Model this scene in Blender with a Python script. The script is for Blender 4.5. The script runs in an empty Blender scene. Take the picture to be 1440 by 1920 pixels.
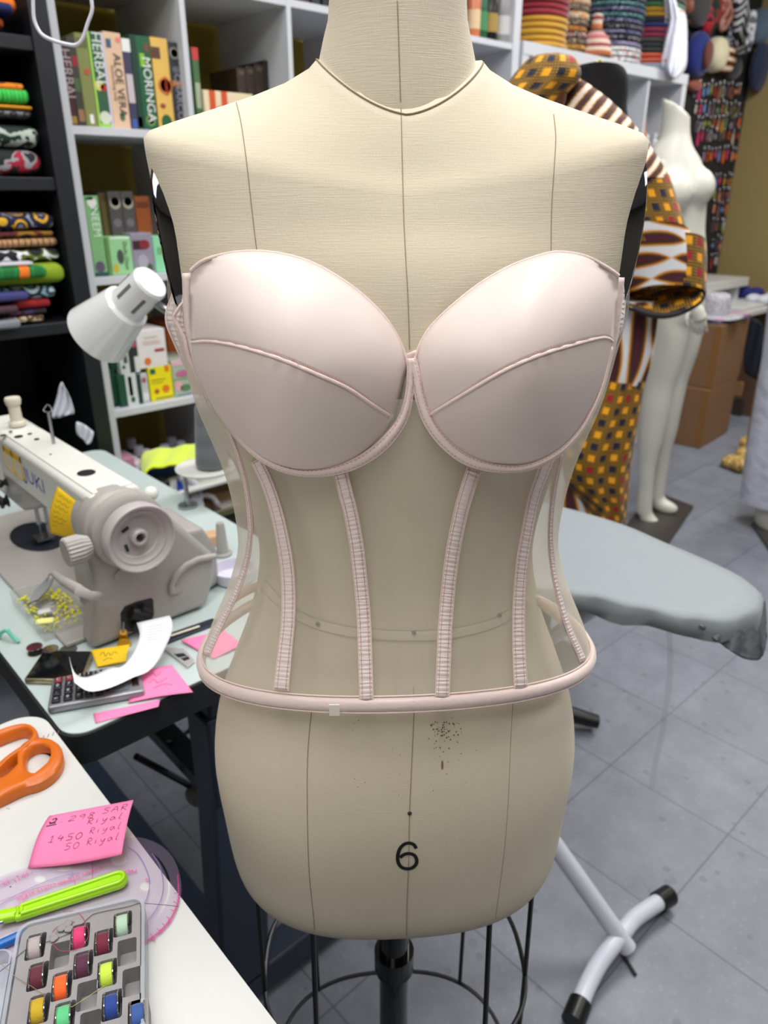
import bpy, bmesh, math, random
from mathutils import Vector, Matrix
from mathutils.bvhtree import BVHTree
V = Vector
PI = math.pi
random.seed(7)
scene = bpy.context.scene
COL = scene.collection

# ------------------------------------------------------------------ camera
F, TH, RZ, CZ = 1387.0, math.radians(23.2), math.radians(-42.4), 1.35
cam_d = bpy.data.cameras.new('camera')
cam = bpy.data.objects.new('camera', cam_d)
COL.objects.link(cam)
cam.location = (0, 0, CZ)
cam.rotation_euler = (PI / 2 - TH, 0, RZ)
cam_d.sensor_fit = 'VERTICAL'
cam_d.sensor_height = 36.0
cam_d.lens = F / 1920 * 36.0
cam_d.clip_start = 0.02
cam_d.dof.use_dof = True
cam_d.dof.focus_distance = 0.52
cam_d.dof.aperture_fstop = 8.5
scene.camera = cam

# ------------------------------------------------------------------ world, exposure
scene.view_settings.view_transform = 'Standard'
scene.view_settings.look = 'None'
scene.view_settings.exposure = 0.0
scene.view_settings.gamma = 1.0
scene.view_settings.use_curve_mapping = False
wd = bpy.data.worlds.new('world')
scene.world = wd
wd.use_nodes = True
wd.node_tree.nodes['Background'].inputs[0].default_value = (0.90, 0.95, 1.0, 1)
wd.node_tree.nodes['Background'].inputs[1].default_value = 0.33

# ------------------------------------------------------------------ ceiling lamps' light (area lamps in the fixtures), plus an added front fill
LAMPS = [(-0.6, -0.5, 12.5), (0.35, 0.15, 22), (0.35, 1.45, 11), (2.3, 0.9, 34), (4.2, 1.1, 34), (-1.1, 0.7, 8), (1.9, -0.9, 10), (3.9, -0.9, 18)]  # first entry is a fill lamp added behind the camera
CEIL = 2.95
for lx, ly, pw in LAMPS:
    ld = bpy.data.lights.new('ceiling_and_fill_lamp', 'AREA')
    ld.shape = 'RECTANGLE'
    ld.size, ld.size_y = 1.2, 0.6
    ld.energy = pw
    ld.color = (1.0, 0.99, 0.985)
    lo = bpy.data.objects.new('ceiling_and_fill_lamp', ld)
    COL.objects.link(lo)
    lo.location = (lx, ly, CEIL - 0.09)

# ------------------------------------------------------------------ rays through photograph points: used to survey the room
CR, SR = math.cos(RZ), math.sin(RZ)
LATV = V((CR, SR, 0))
FWDV = V((-SR, CR, 0))
O = V((0, 0, CZ))
def ray(px, py):
    t = py - 960.0
    return LATV * (px - 720.0) + FWDV * (F * math.cos(TH) - t * math.sin(TH)) - V((0, 0, 1)) * (F * math.sin(TH) + t * math.cos(TH))
def OZ(px, py, z):
    r = ray(px, py); return O + r * ((z - CZ) / r.z)
def OY(px, py, y):
    r = ray(px, py); return O + r * (y / r.y)
def OX(px, py, x):
    r = ray(px, py); return O + r * (x / r.x)
def OF(px, py, f):
    r = ray(px, py); return O + r * (f / r.dot(FWDV))
def W(lat, fwd, z=0.0):
    return LATV * lat + FWDV * fwd + V((0, 0, z))

# ------------------------------------------------------------------ materials
def lin(c):
    return tuple((x / 255 / 12.92) if x / 255 <= .04045 else ((x / 255 + .055) / 1.055) ** 2.4 for x in c[:3]) + (1,)
class NT:
    def __init__(s, m):
        m.use_nodes = True
        s.t = m.node_tree; s.n = s.t.nodes; s.l = s.t.links
        s.b = s.n.get('Principled BSDF'); s.out = s.n.get('Material Output')
    def new(s, k, **kw):
        x = s.n.new(k)
        for a, b in kw.items(): setattr(x, a, b)
        return x
    def put(s, sock, v):
        if hasattr(v, 'is_linked'): s.l.new(v, sock)
        else: sock.default_value = v
    def m(s, op, a, b=0.0, c=None):
        x = s.new('ShaderNodeMath', operation=op)
        s.put(x.inputs[0], a); s.put(x.inputs[1], b)
        if c is not None: s.put(x.inputs[2], c)
        return x.outputs[0]
    def mix(s, f, a, b):
        x = s.new('ShaderNodeMix', data_type='RGBA')
        s.put(x.inputs[0], f); s.put(x.inputs[6], a); s.put(x.inputs[7], b)
        return x.outputs[2]
    def co(s, kind='Object'):
        return s.new('ShaderNodeTexCoord').outputs[kind]
    def sep(s, v):
        x = s.new('ShaderNodeSeparateXYZ'); s.l.new(v, x.inputs[0]); return x.outputs
    def noise(s, scale, detail=2.0, vec=None, out='Fac', rough=.5):
        x = s.new('ShaderNodeTexNoise'); x.inputs['Scale'].default_value = scale
        x.inputs['Detail'].default_value = detail; x.inputs['Roughness'].default_value = rough
        s.l.new(vec if vec is not None else s.co(), x.inputs['Vector'])
        return x.outputs[out]
    def ramp(s, f, stops, const=False):
        x = s.new('ShaderNodeValToRGB')
        if const: x.color_ramp.interpolation = 'CONSTANT'
        e = x.color_ramp.elements
        e[0].position, e[0].color = stops[0][0], stops[0][1]
        e[1].position, e[1].color = stops[-1][0], stops[-1][1]
        for p, c in stops[1:-1]:
            k = e.new(p); k.color = c
        s.put(x.inputs[0], f)
        return x.outputs[0]
    def bump(s, h, strength=.3, dist=.001, prev=None):
        x = s.new('ShaderNodeBump'); x.inputs['Strength'].default_value = strength
        x.inputs['Distance'].default_value = dist
        s.l.new(h, x.inputs['Height'])
        if prev is not None: s.l.new(prev, x.inputs['Normal'])
        s.l.new(x.outputs[0], s.b.inputs['Normal'])
        return x.outputs[0]
    def base(s, c): s.put(s.b.inputs['Base Color'], c)
MATS = {}
def mat(name, c, rough=.5, metal=0.0, var=0.0, vs=8.0, bump=None, sheen=0.0, coat=0.0, spec=None, trans=0.0, emit=0.0, alpha=None):
    if name in MATS: return MATS[name]
    m = bpy.data.materials.new(name); MATS[name] = m
    n = NT(m); b = n.b
    col = lin(c)
    b.inputs['Base Color'].default_value = col
    b.inputs['Roughness'].default_value = rough
    b.inputs['Metallic'].default_value = metal
    if spec is not None: b.inputs['Specular IOR Level'].default_value = spec
    if sheen: b.inputs['Sheen Weight'].default_value = sheen
    if coat: b.inputs['Coat Weight'].default_value = coat; b.inputs['Coat Roughness'].default_value = .1
    if trans: b.inputs['Transmission Weight'].default_value = trans
    if emit: b.inputs['Emission Color'].default_value = col; b.inputs['Emission Strength'].default_value = emit
    if alpha is not None: b.inputs['Alpha'].default_value = alpha
    if not var and metal < .5: var = .05
    if var:
        d = tuple(x * (1 - var) for x in col[:3]) + (1,)
        u = tuple(min(1, x * (1 + var)) for x in col[:3]) + (1,)
        n.base(n.mix(n.noise(vs, 4), d, u))
    if bump: n.bump(n.noise(bump[0], 3), bump[1], bump[2] if len(bump) > 2 else .001)
    return m

# ------------------------------------------------------------------ mesh building
WM = {}   # world matrix of each empty / part frame
class MB:
    def __init__(s): s.v = []; s.f = []; s.uv = []; s.mi = []
    def add(s, vs, fs, uvs=None, mi=0):
        o = len(s.v); s.v += [V(p) for p in vs]
        for k, f in enumerate(fs):
            s.f.append([o + i for i in f]); s.uv.append(uvs[k] if uvs else None); s.mi.append(mi if isinstance(mi, int) else mi[k])
        return s
    def box(s, a, b, M=None):
        x0, y0, z0 = a; x1, y1, z1 = b
        vs = [(x0,y0,z0),(x1,y0,z0),(x1,y1,z0),(x0,y1,z0),(x0,y0,z1),(x1,y0,z1),(x1,y1,z1),(x0,y1,z1)]
        if M is not None: vs = [M @ V(p) for p in vs]
        return s.add(vs, [(0,3,2,1),(4,5,6,7),(0,1,5,4),(1,2,6,5),(2,3,7,6),(3,0,4,7)])
    def prism(s, poly, vec):
        """polygon of 3-D points extruded along vec"""
        n = len(poly); vec = V(vec)
        vs = [V(p) for p in poly] + [V(p) + vec for p in poly]
        nrm = V((0, 0, 0))
        for i in range(n):
            nrm += V(poly[i]).cross(V(poly[(i + 1) % n]))
        fl = nrm.dot(vec) > 0
        fs = [list(range(n))[::-1] if fl else list(range(n)), [n + i for i in range(n)] if fl else [n + i for i in range(n)][::-1]]
        for i in range(n):
            j = (i + 1) % n
            q = (i, j, n + j, n + i)
            fs.append(q if fl else q[::-1])
        return s.add(vs, fs)
    def loft(s, rings, closed=True, cap0=True, cap1=True, mi=None):
        n = len(rings[0]); vs = [p for r in rings for p in r]; fs = []; uvs = []; mis = []
        us = []
        for r in rings:
            u = [0.0]
            for i in range(n): u.append(u[-1] + (V(r[(i + 1) % n]) - V(r[i])).length)
            us.append(u)
        vv = [0.0]
        for k in range(1, len(rings)):
            vv.append(vv[-1] + sum((V(rings[k][i]) - V(rings[k-1][i])).length for i in range(n)) / n)
        mid = us[len(us) // 2]
        for k in range(len(rings) - 1):
            for i in range(n if closed else n - 1):
                j = (i + 1) % n
                fs.append((k*n+i, k*n+j, (k+1)*n+j, (k+1)*n+i))
                uvs.append([(mid[i], vv[k]), (mid[i+1], vv[k]), (mid[i+1], vv[k+1]), (mid[i], vv[k+1])])
                mis.append(mi(k, i) if mi else 0)
        if closed and cap0: fs.append(tuple(range(n))[::-1]); uvs.append(None); mis.append(0)
        if closed and cap1: fs.append(tuple((len(rings)-1)*n + i for i in range(n))); uvs.append(None); mis.append(mis[-2] if mi else 0)
        return s.add(vs, fs, uvs, mis)
    def tube(s, pts, r, n=8, closed=False, flat=1.0, up=None, caps=True):
        pts = [V(p) for p in pts]; m = len(pts)
        rr = r if isinstance(r, (list, tuple)) else [r] * m
        rings = []; prev = None
        for i in range(m):
            if closed: t = pts[(i+1) % m] - pts[i-1]
            else: t = pts[min(i+1, m-1)] - pts[max(i-1, 0)]
            if t.length < 1e-9: t = V((0, 0, 1))
            t.normalize()
            if prev is None:
                a = V(up) if up is not None else (V((0,0,1)) if abs(t.z) < .9 else V((1,0,0)))
            else: a = prev
            if up is not None: a = V(up)
            a = a - t * a.dot(t)
            if a.length < 1e-6: a = t.orthogonal()
            a.normalize(); b = t.cross(a); prev = a
            rings.append([pts[i] + (b * math.cos(2*PI*k/n) + a * math.sin(2*PI*k/n) * flat) * rr[i] for k in range(n)])
        if closed: rings.append(rings[0]); return s.loft(rings, True, False, False)
        return s.loft(rings, True, caps, caps)
    def lathe(s, prof, n=24, M=None):
        rings = [[V((r*math.cos(2*PI*k/n), r*math.sin(2*PI*k/n), z)) for k in range(n)] for r, z in prof]
        if M is not None: rings = [[M @ p for p in r] for r in rings]
        return s.loft(rings)
    def sphere(s, c, r, n=12, m=8, sc=(1,1,1)):
        c = V(c)
        rings = [[c + V((math.cos(2*PI*k/n)*math.sin(PI*j/m)*r*sc[0], math.sin(2*PI*k/n)*math.sin(PI*j/m)*r*sc[1], -math.cos(PI*j/m)*r*sc[2])) for k in range(n)] for j in range(m+1)]
        rings[0] = [p + V((0,0,0)) for p in rings[0]]
        return s.loft(rings, True, True, True)
    def grid(s, P, mi=0):
        """P[row][col] points -> open sheet with metre uvs"""
        R, C = len(P), len(P[0]); vs = [p for r in P for p in r]; fs = []; uvs = []
        vv = [0.0]
        for k in range(1, R): vv.append(vv[-1] + (V(P[k][C//2]) - V(P[k-1][C//2])).length)
        uu = [0.0]
        for k in range(1, C): uu.append(uu[-1] + (V(P[R//2][k]) - V(P[R//2][k-1])).length)
        for a in range(R-1):
            for b in range(C-1):
                fs.append((a*C+b, a*C+b+1, (a+1)*C+b+1, (a+1)*C+b))
                uvs.append([(uu[b], vv[a]), (uu[b+1], vv[a]), (uu[b+1], vv[a+1]), (uu[b], vv[a+1])])
        return s.add(vs, fs, uvs, mi)
    def xf(s, M):
        s.v = [M @ p for p in s.v]; return s
    def bvh(s): return BVHTree.FromPolygons(s.v, s.f)
    def build(s, name, ms, parent=None, local=False, flat=False, bevel=0.0, sub=0, solid=0.0, ang=38, seg=2, remesh=0.0, smooth=0, fixn=True, label=None):
        me = bpy.data.meshes.new(name)
        vs = s.v
        if parent is not None and not local:
            inv = WM[parent].inverted(); vs = [inv @ p for p in vs]
        me.from_pydata([tuple(p) for p in vs], [], s.f)
        if any(u is not None for u in s.uv):
            ul = me.uv_layers.new(name='uv')
            i = 0
            for p, u in zip(me.polygons, s.uv):
                for k, li in enumerate(p.loop_indices):
                    ul.data[li].uv = u[k] if u is not None else (0, 0)
        if not isinstance(ms, (list, tuple)): ms = [ms]
        for m in ms: me.materials.append(m)
        if len(ms) > 1:
            for p, k in zip(me.polygons, s.mi): p.material_index = k
        bm = bmesh.new(); bm.from_mesh(me)
        if fixn: bmesh.ops.recalc_face_normals(bm, faces=bm.faces)
        bm.normal_update()
        for f in bm.faces: f.smooth = not flat
        if not flat:
            for e in bm.edges:
                if len(e.link_faces) == 2:
                    if e.calc_face_angle(0) > math.radians(ang): e.smooth = False
        bm.to_mesh(me); bm.free()
        o = bpy.data.objects.new(name, me); COL.objects.link(o)
        if parent is not None: o.parent = parent; WM[o] = WM[parent] if not local else WM.get(parent, Matrix())
        else: WM[o] = Matrix()
        if bevel:
            b = o.modifiers.new('b', 'BEVEL'); b.width = bevel; b.segments = seg; b.limit_method = 'ANGLE'; b.angle_limit = math.radians(35)
            b.harden_normals = False
        if remesh:
            r = o.modifiers.new('r', 'REMESH'); r.mode = 'VOXEL'; r.voxel_size = remesh; r.use_smooth_shade = True
            if smooth:
                q = o.modifiers.new('s', 'SMOOTH'); q.factor = .6; q.iterations = smooth
        if sub:
            q = o.modifiers.new('u', 'SUBSURF'); q.levels = sub; q.render_levels = sub
        if solid:
            q = o.modifiers.new('t', 'SOLIDIFY'); q.thickness = solid; q.offset = 0
        if label: o['label'] = label
        return o
def tag(o, label=None, cat=None, group=None, kind=None):
    if label: o['label'] = label
    if cat: o['category'] = cat
    if group: o['group'] = group
    if kind: o['kind'] = kind
    return o
def thing(name, label, cat, loc=(0,0,0), rz=0.0, group=None):
    o = bpy.data.objects.new(name, None); COL.objects.link(o)
    o.location = loc; o.rotation_euler = (0, 0, rz); o.empty_display_size = .05
    WM[o] = Matrix.Translation(V(loc)) @ Matrix.Rotation(rz, 4, 'Z')
    return tag(o, label, cat, group)
def dup(root, loc=None, rz=None, label=None, group=None, scale=None):
    r = root.copy(); COL.objects.link(r)
    if loc is not None: r.location = loc
    if rz is not None: r.rotation_euler = (0, 0, rz)
    if scale is not None: r.scale = scale
    if label: r['label'] = label
    if group: r['group'] = group
    for ch in list(root.children):
        c = ch.copy(); COL.objects.link(c); c.parent = r
        for g in list(ch.children):
            d = g.copy(); COL.objects.link(d); d.parent = c
    return r
def struct(name, mb, m, **k):
    return tag(mb.build(name, m, **k), kind='structure')
def fontmesh(s, size, extrude=.0):
    cu = bpy.data.curves.new('t', 'FONT'); cu.body = s; cu.size = size; cu.align_x = 'CENTER'; cu.align_y = 'CENTER'
    cu.resolution_u = 3; cu.extrude = extrude
    ob = bpy.data.objects.new('t', cu)
    me = bpy.data.meshes.new_from_object(ob)
    vs = [v.co.copy() for v in me.vertices]; fs = [list(p.vertices) for p in me.polygons]
    bpy.data.objects.remove(ob); bpy.data.curves.remove(cu); bpy.data.meshes.remove(me)
    return vs, fs
def text(s, size, org, xd, yd, m, parent=None, name='lettering', sx=1.0, local=False, shear=0.0):
    vs, fs = fontmesh(s, size)
    xd = V(xd).normalized(); yd = V(yd).normalized(); org = V(org)
    b = MB(); b.add([org + xd * (p.x * sx + shear * p.y) + yd * p.y for p in vs], fs)
    return b.build(name, m, parent, local=local, flat=True, fixn=False)
def cat(pts, k=8):
    """smooth curve through 2-D or 3-D points (Catmull-Rom)"""
    pts = [V(p) if len(p) == 3 else V((p[0], p[1], 0)) for p in pts]; out = []
    n = len(pts)
    for i in range(n - 1):
        p0, p1, p2, p3 = pts[max(i-1, 0)], pts[i], pts[i+1], pts[min(i+2, n-1)]
        for j in range(k):
            t = j / k
            out.append(.5 * ((2*p1) + (p2-p0)*t + (2*p0-5*p1+4*p2-p3)*t*t + (3*p1-p0-3*p2+p3)*t**3))
    out.append(pts[-1])
    return out
def resamp(pts, n):
    d = [0.0]
    for a, b in zip(pts, pts[1:]): d.append(d[-1] + (b - a).length)
    out = []; j = 0
    for i in range(n):
        t = d[-1] * i / (n - 1)
        while j < len(pts) - 2 and d[j+1] < t: j += 1
        q = 0 if d[j+1] == d[j] else (t - d[j]) / (d[j+1] - d[j])
        out.append(pts[j].lerp(pts[j+1], max(0, min(1, q))))
    return out
def interp(tab, z):
    if z <= tab[0][0]: return tab[0][1:]
    for a, b in zip(tab, tab[1:]):
        if z <= b[0]:
            t = (z - a[0]) / (b[0] - a[0]); t2 = t
            return tuple(p + (q - p) * t2 for p, q in zip(a[1:], b[1:]))
    return tab[-1][1:]
def smoothtab(tab, n):
    """Catmull-Rom resample of a table (z, a, b, ...)"""
    m = len(tab); out = []
    for i in range(m - 1):
        g = lambda k: tab[max(0, min(m-1, k))]
        for j in range(n):
            t = j / n
            out.append(tuple(.5*((2*p1)+(p2-p0)*t+(2*p0-5*p1+4*p2-p3)*t*t+(3*p1-p0-3*p2+p3)*t**3) for p0, p1, p2, p3 in zip(g(i-1), g(i), g(i+1), g(i+2))))
    out.append(tab[-1]); return out
def sell(hw, f, b, n, N, cx=0.0, cy=0.0, z=0.0):
    """super-ellipse ring, front (-y) depth f, back depth b"""
    out = []
    for k in range(N):
        a = 2*PI*k/N; c, s = math.cos(a), math.sin(a)
        x = math.copysign(abs(c) ** (2/n), c) * hw
        y = math.copysign(abs(s) ** (2/n), s)
        out.append(V((cx + x, cy + y * (b if y > 0 else f), z)))
    return out
# ================================================================== the room
Y0, YW, XW = 2.10, 2.52, 5.52
# floor: 12 inch vinyl tiles
mf = bpy.data.materials.new('vinyl_tile'); n = NT(mf)
co = n.co(); sp = n.sep(co)
T = .305
fx = n.m('FRACT', n.m('DIVIDE', n.m('ADD', sp[0], -1.439 + 30.5), T)); fy = n.m('FRACT', n.m('DIVIDE', n.m('ADD', sp[1], -.405 + 30.5), T))
ex = n.m('MINIMUM', fx, n.m('SUBTRACT', 1.0, fx)); ey = n.m('MINIMUM', fy, n.m('SUBTRACT', 1.0, fy))
seam = n.m('LESS_THAN', n.m('MINIMUM', ex, ey), .0065)
ix = n.m('FLOOR', n.m('DIVIDE', n.m('ADD', sp[0], -1.439 + 30.5), T)); iy = n.m('FLOOR', n.m('DIVIDE', n.m('ADD', sp[1], -.405 + 30.5), T))
wn = n.new('ShaderNodeTexWhiteNoise', noise_dimensions='2D'); cb = n.new('ShaderNodeCombineXYZ')
n.l.new(ix, cb.inputs[0]); n.l.new(iy, cb.inputs[1]); n.l.new(cb.outputs[0], wn.inputs['Vector'])
c0 = n.ramp(n.noise(9, 8, co, rough=.7), [(.3, lin((112,116,127))), (.5, lin((124,128,139))), (.72, lin((136,140,151)))])
vo = n.new('ShaderNodeTexVoronoi'); vo.inputs['Scale'].default_value = 55; n.l.new(co, vo.inputs['Vector'])
c1 = n.mix(n.m('MULTIPLY', n.m('LESS_THAN', vo.outputs['Distance'], .20), .22), c0, lin((156,160,170)))
vo2 = n.new('ShaderNodeTexVoronoi'); vo2.inputs['Scale'].default_value = 17; n.l.new(co, vo2.inputs['Vector'])
c2 = n.mix(n.m('MULTIPLY', n.m('LESS_THAN', vo2.outputs['Distance'], .14), .4), c1, lin((88,88,94)))
c3 = n.mix(n.m('MULTIPLY', wn.outputs[0], .10), c2, lin((110,112,120)))
n.base(n.mix(n.m('MULTIPLY', seam, .55), c3, lin((62,64,72))))
n.b.inputs['Roughness'].default_value = .45
n.bump(n.m('SUBTRACT', 1.0, seam), .3, .001)
struct('floor', MB().box((-2.2, -2.2, -.06), (XW + .1, YW + .1, 0)), mf, flat=True)
M_must = mat('mustard_paint', (150,128,36), .6, var=.04, vs=3)
M_olive = mat('olive_paint', (148,130,84), .6, var=.04, vs=2, bump=(60, .05))
struct('wall_back', MB().box((-2.2, YW, 0), (XW, YW + .1, 3.0)), M_must, flat=True)
struct('wall_right', MB().box((XW, -2.2, 0), (XW + .1, YW + .1, 3.0)), M_olive, flat=True)
M_cream = mat('cream_paint', (120,114,104), .7, var=.03, vs=2)
struct('wall_left', MB().box((-2.3, -2.3, 0), (-2.2, YW + .1, 3.0)), M_cream, flat=True)
struct('wall_front', MB().box((-2.2, -2.3, 0), (XW + .1, -2.2, 3.0)), M_cream, flat=True)
struct('ceiling', MB().box((-2.2, -2.2, CEIL), (XW, YW, CEIL + .06)), mat('ceiling_tile', (225,224,218), .9, bump=(80, .3)), flat=True)
struct('baseboard_right', MB().box((XW - .012, -2.2, 0), (XW, YW, .1)), mat('vinyl_base', (60,58,55), .5), flat=True)
for i, (lx, ly, pw) in enumerate(LAMPS):
    t = thing('ceiling_and_fill_light', 'white framed fluorescent troffer in the unseen ceiling, for overhead and fill light', 'light', (lx, ly, CEIL), group='fluorescent ceiling lights')
    b = MB(); w, d = .64, .34
    b.box((-w, -d, -.06), (w, -d + .03, 0)).box((-w, d - .03, -.06), (w, d, 0)).box((-w, -d + .03, -.06), (-w + .03, d - .03, 0)).box((w - .03, -d + .03, -.06), (w, d - .03, 0))
    b.build('frame', mat('lamp_frame', (235,235,235), .5), t, local=True, flat=True)
    MB().box((-w + .03, -d + .03, -.05), (w - .03, d - .03, -.045)).build('diffuser', mat('lamp_diffuser', (255,252,245), .5, emit=2.0), t, local=True, flat=True)

# ================================================================== helpers for printed cloth
def cloth(name, c, rough=.85, sheen=.2, w=900):
    return mat(name, c, rough, sheen=sheen, bump=(w, .15, .0004))
def print_uv(n, kind='uv'):
    if kind == 'uv': return n.new('ShaderNodeTexCoord').outputs['UV']
    return n.co()
def mat_plaid(name='plaid_print', per=.031, coord='uv'):
    if name in MATS: return MATS[name]
    m = bpy.data.materials.new(name); MATS[name] = m; n = NT(m)
    s = n.sep(print_uv(n, coord)); u, v = s[0], (s[1] if coord == 'uv' else s[2])
    a, b = n.m('DIVIDE', n.m('ADD', u, 20), per), n.m('DIVIDE', n.m('ADD', v, 20), per)
    fa, fb = n.m('FRACT', a), n.m('FRACT', b); ia, ib = n.m('FLOOR', a), n.m('FLOOR', b)
    sq = n.m('MULTIPLY', n.m('LESS_THAN', n.m('ABSOLUTE', n.m('SUBTRACT', fa, .5)), .27), n.m('LESS_THAN', n.m('ABSOLUTE', n.m('SUBTRACT', fb, .5)), .27))
    la = n.m('GREATER_THAN', n.m('FRACT', n.m('MULTIPLY', fa, 5)), .45); lb = n.m('GREATER_THAN', n.m('FRACT', n.m('MULTIPLY', fb, 5)), .45)
    grid = n.ramp(n.m('MULTIPLY', n.m('ADD', la, lb), .5), [(0, lin((12,12,10))), (.4, lin((70,52,12))), (.9, lin((206,150,26)))], True)
    par = n.m('MODULO', n.m('ADD', ia, ib), 2.0)
    wn = n.new('ShaderNodeTexWhiteNoise', noise_dimensions='2D'); cb = n.new('ShaderNodeCombineXYZ')
    n.l.new(ia, cb.inputs[0]); n.l.new(ib, cb.inputs[1]); n.l.new(cb.outputs[0], wn.inputs['Vector'])
    dk = n.mix(n.m('GREATER_THAN', wn.outputs[0], .72), lin((22,26,52)), lin((168,24,40)))
    n.base(n.mix(sq, grid, n.mix(par, lin((250,172,20)), dk)))
    n.b.inputs['Roughness'].default_value = .75; n.b.inputs['Sheen Weight'].default_value = .1
    return m
def mat_stripe(name='stripe_print', per=.036, d=(.0, .0, 1.0), coord='obj'):
    if name in MATS: return MATS[name]
    m = bpy.data.materials.new(name); MATS[name] = m; n = NT(m)
    co = n.co() if coord == 'obj' else print_uv(n)
    dp = n.new('ShaderNodeVectorMath', operation='DOT_PRODUCT'); n.l.new(co, dp.inputs[0]); dp.inputs[1].default_value = d
    w = n.m('ADD', dp.outputs['Value'], n.m('MULTIPLY', n.m('SUBTRACT', n.noise(9, 2, co), .5), .02))
    fr = n.m('MULTIPLY', n.m('SUBTRACT', n.noise(260, 1, co), .5), .16)
    f = n.m('ADD', n.m('FRACT', n.m('DIVIDE', n.m('ADD', w, 9), per)), fr)
    n.base(n.ramp(f, [(0, lin((238,222,206))), (.30, lin((204,146,44))), (.38, lin((74,36,34))), (.86, lin((204,146,44))), (.94, lin((238,222,206)))], True))
    n.b.inputs['Roughness'].default_value = .75
    return m
def mat_leaf(name='leaf_print', pu=.10, pv=.036, swap=False):
    if name in MATS: return MATS[name]
    m = bpy.data.materials.new(name); MATS[name] = m; n = NT(m)
    s = n.sep(print_uv(n)); u, v = (s[1], s[0]) if swap else (s[0], s[1])
    b = n.m('DIVIDE', n.m('ADD', v, 9), pv); a = n.m('ADD', n.m('DIVIDE', n.m('ADD', u, 9), pu), n.m('MULTIPLY', n.m('FLOOR', b), .37))
    fa, fb = n.m('FRACT', a), n.m('FRACT', b)
    x = n.m('SUBTRACT', n.m('MULTIPLY', fa, 2.0), 1.0); y = n.m('MULTIPLY', n.m('ABSOLUTE', n.m('SUBTRACT', fb, .5)), 2.0)
    w = n.m('MULTIPLY', n.m('SUBTRACT', 1.0, n.m('POWER', n.m('ABSOLUTE', x), 2.6)), .82)
    fr = n.m('MULTIPLY', n.m('SINE', n.m('MULTIPLY', n.m('ADD', u, n.m('MULTIPLY', v, .6)), 1500)), .07)
    d = n.m('ADD', n.m('SUBTRACT', w, y), fr)
    n.base(n.ramp(n.m('ADD', n.m('MULTIPLY', d, .5), .5), [(0, lin((232,234,240))), (.5, lin((222,150,36))), (.60, lin((86,46,22))), (.72, lin((66,26,34))), (.86, lin((96,20,44)))], True))
    n.b.inputs['Roughness'].default_value = .75
    return m
def mat_ankara(name, cols, scale=30, seed=0.0, kind='vor'):
    if name in MATS: return MATS[name]
    m = bpy.data.materials.new(name); MATS[name] = m; n = NT(m); co = n.co()
    mp = n.new('ShaderNodeMapping'); mp.inputs['Location'].default_value = (seed, seed * 1.7, seed * .3); n.l.new(co, mp.inputs[0])
    if kind == 'vor':
        vo = n.new('ShaderNodeTexVoronoi'); vo.inputs['Scale'].default_value = scale; n.l.new(mp.outputs[0], vo.inputs['Vector'])
        f = n.m('FRACT', n.m('MULTIPLY', vo.outputs['Distance'], 1.7))
    elif kind == 'wave':
        vo = n.new('ShaderNodeTexWave'); vo.inputs['Scale'].default_value = scale; vo.inputs['Distortion'].default_value = 4; vo.inputs['Detail'].default_value = 2
        vo.bands_direction = 'X'; n.l.new(mp.outputs[0], vo.inputs['Vector']); f = vo.outputs['Fac']
    else:
        f = n.noise(scale, 3, mp.outputs[0], rough=.6)
        f = n.m('MULTIPLY', n.m('SUBTRACT', f, .3), 2.5)
    k = len(cols)
    n.base(n.ramp(f, [(i / k, lin(c)) for i, c in enumerate(cols)], True))
    n.b.inputs['Roughness'].default_value = .8
    return m
# ================================================================== dress form
def mat_linen():
    m = bpy.data.materials.new('linen'); n = NT(m); co = n.co()
    a = n.ramp(n.noise(3.2, 5, co), [(.3, lin((202,191,168))), (.5, lin((212,202,180))), (.7, lin((217,208,188)))])
    n.base(n.mix(n.m('MULTIPLY', n.noise(520, 2, co), .12), a, lin((170,156,130))))
    n.b.inputs['Roughness'].default_value = .9; n.b.inputs['Sheen Weight'].default_value = .15
    n.b.inputs['Specular IOR Level'].default_value = .25
    mp = n.new('ShaderNodeMapping'); mp.inputs['Scale'].default_value = (60, 60, 1400); n.l.new(co, mp.inputs[0])
    h1 = n.noise(1.0, 2, mp.outputs[0])
    mp2 = n.new('ShaderNodeMapping'); mp2.inputs['Scale'].default_value = (1300, 1300, 60); n.l.new(co, mp2.inputs[0])
    n.bump(n.m('ADD', h1, n.noise(1.0, 2, mp2.outputs[0])), .35, .0006)
    return m
M_linen = mat_linen()
M_chrome = mat('chrome', (225,226,230), .06, 1.0)
M_mirror = mat('dark_chrome', (120,121,126), .05, 1.0)
M_blk = mat('black_paint', (16,16,18), .35)
M_thr = mat('seam_thread', (150,134,110), .9)
form = thing('dress_form', 'cream linen dress form marked size 6 on a black wire cage stand, wearing the corset', 'dress form', tuple(W(.012, .60)), RZ + math.radians(3.5))
MF = WM[form]
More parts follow.
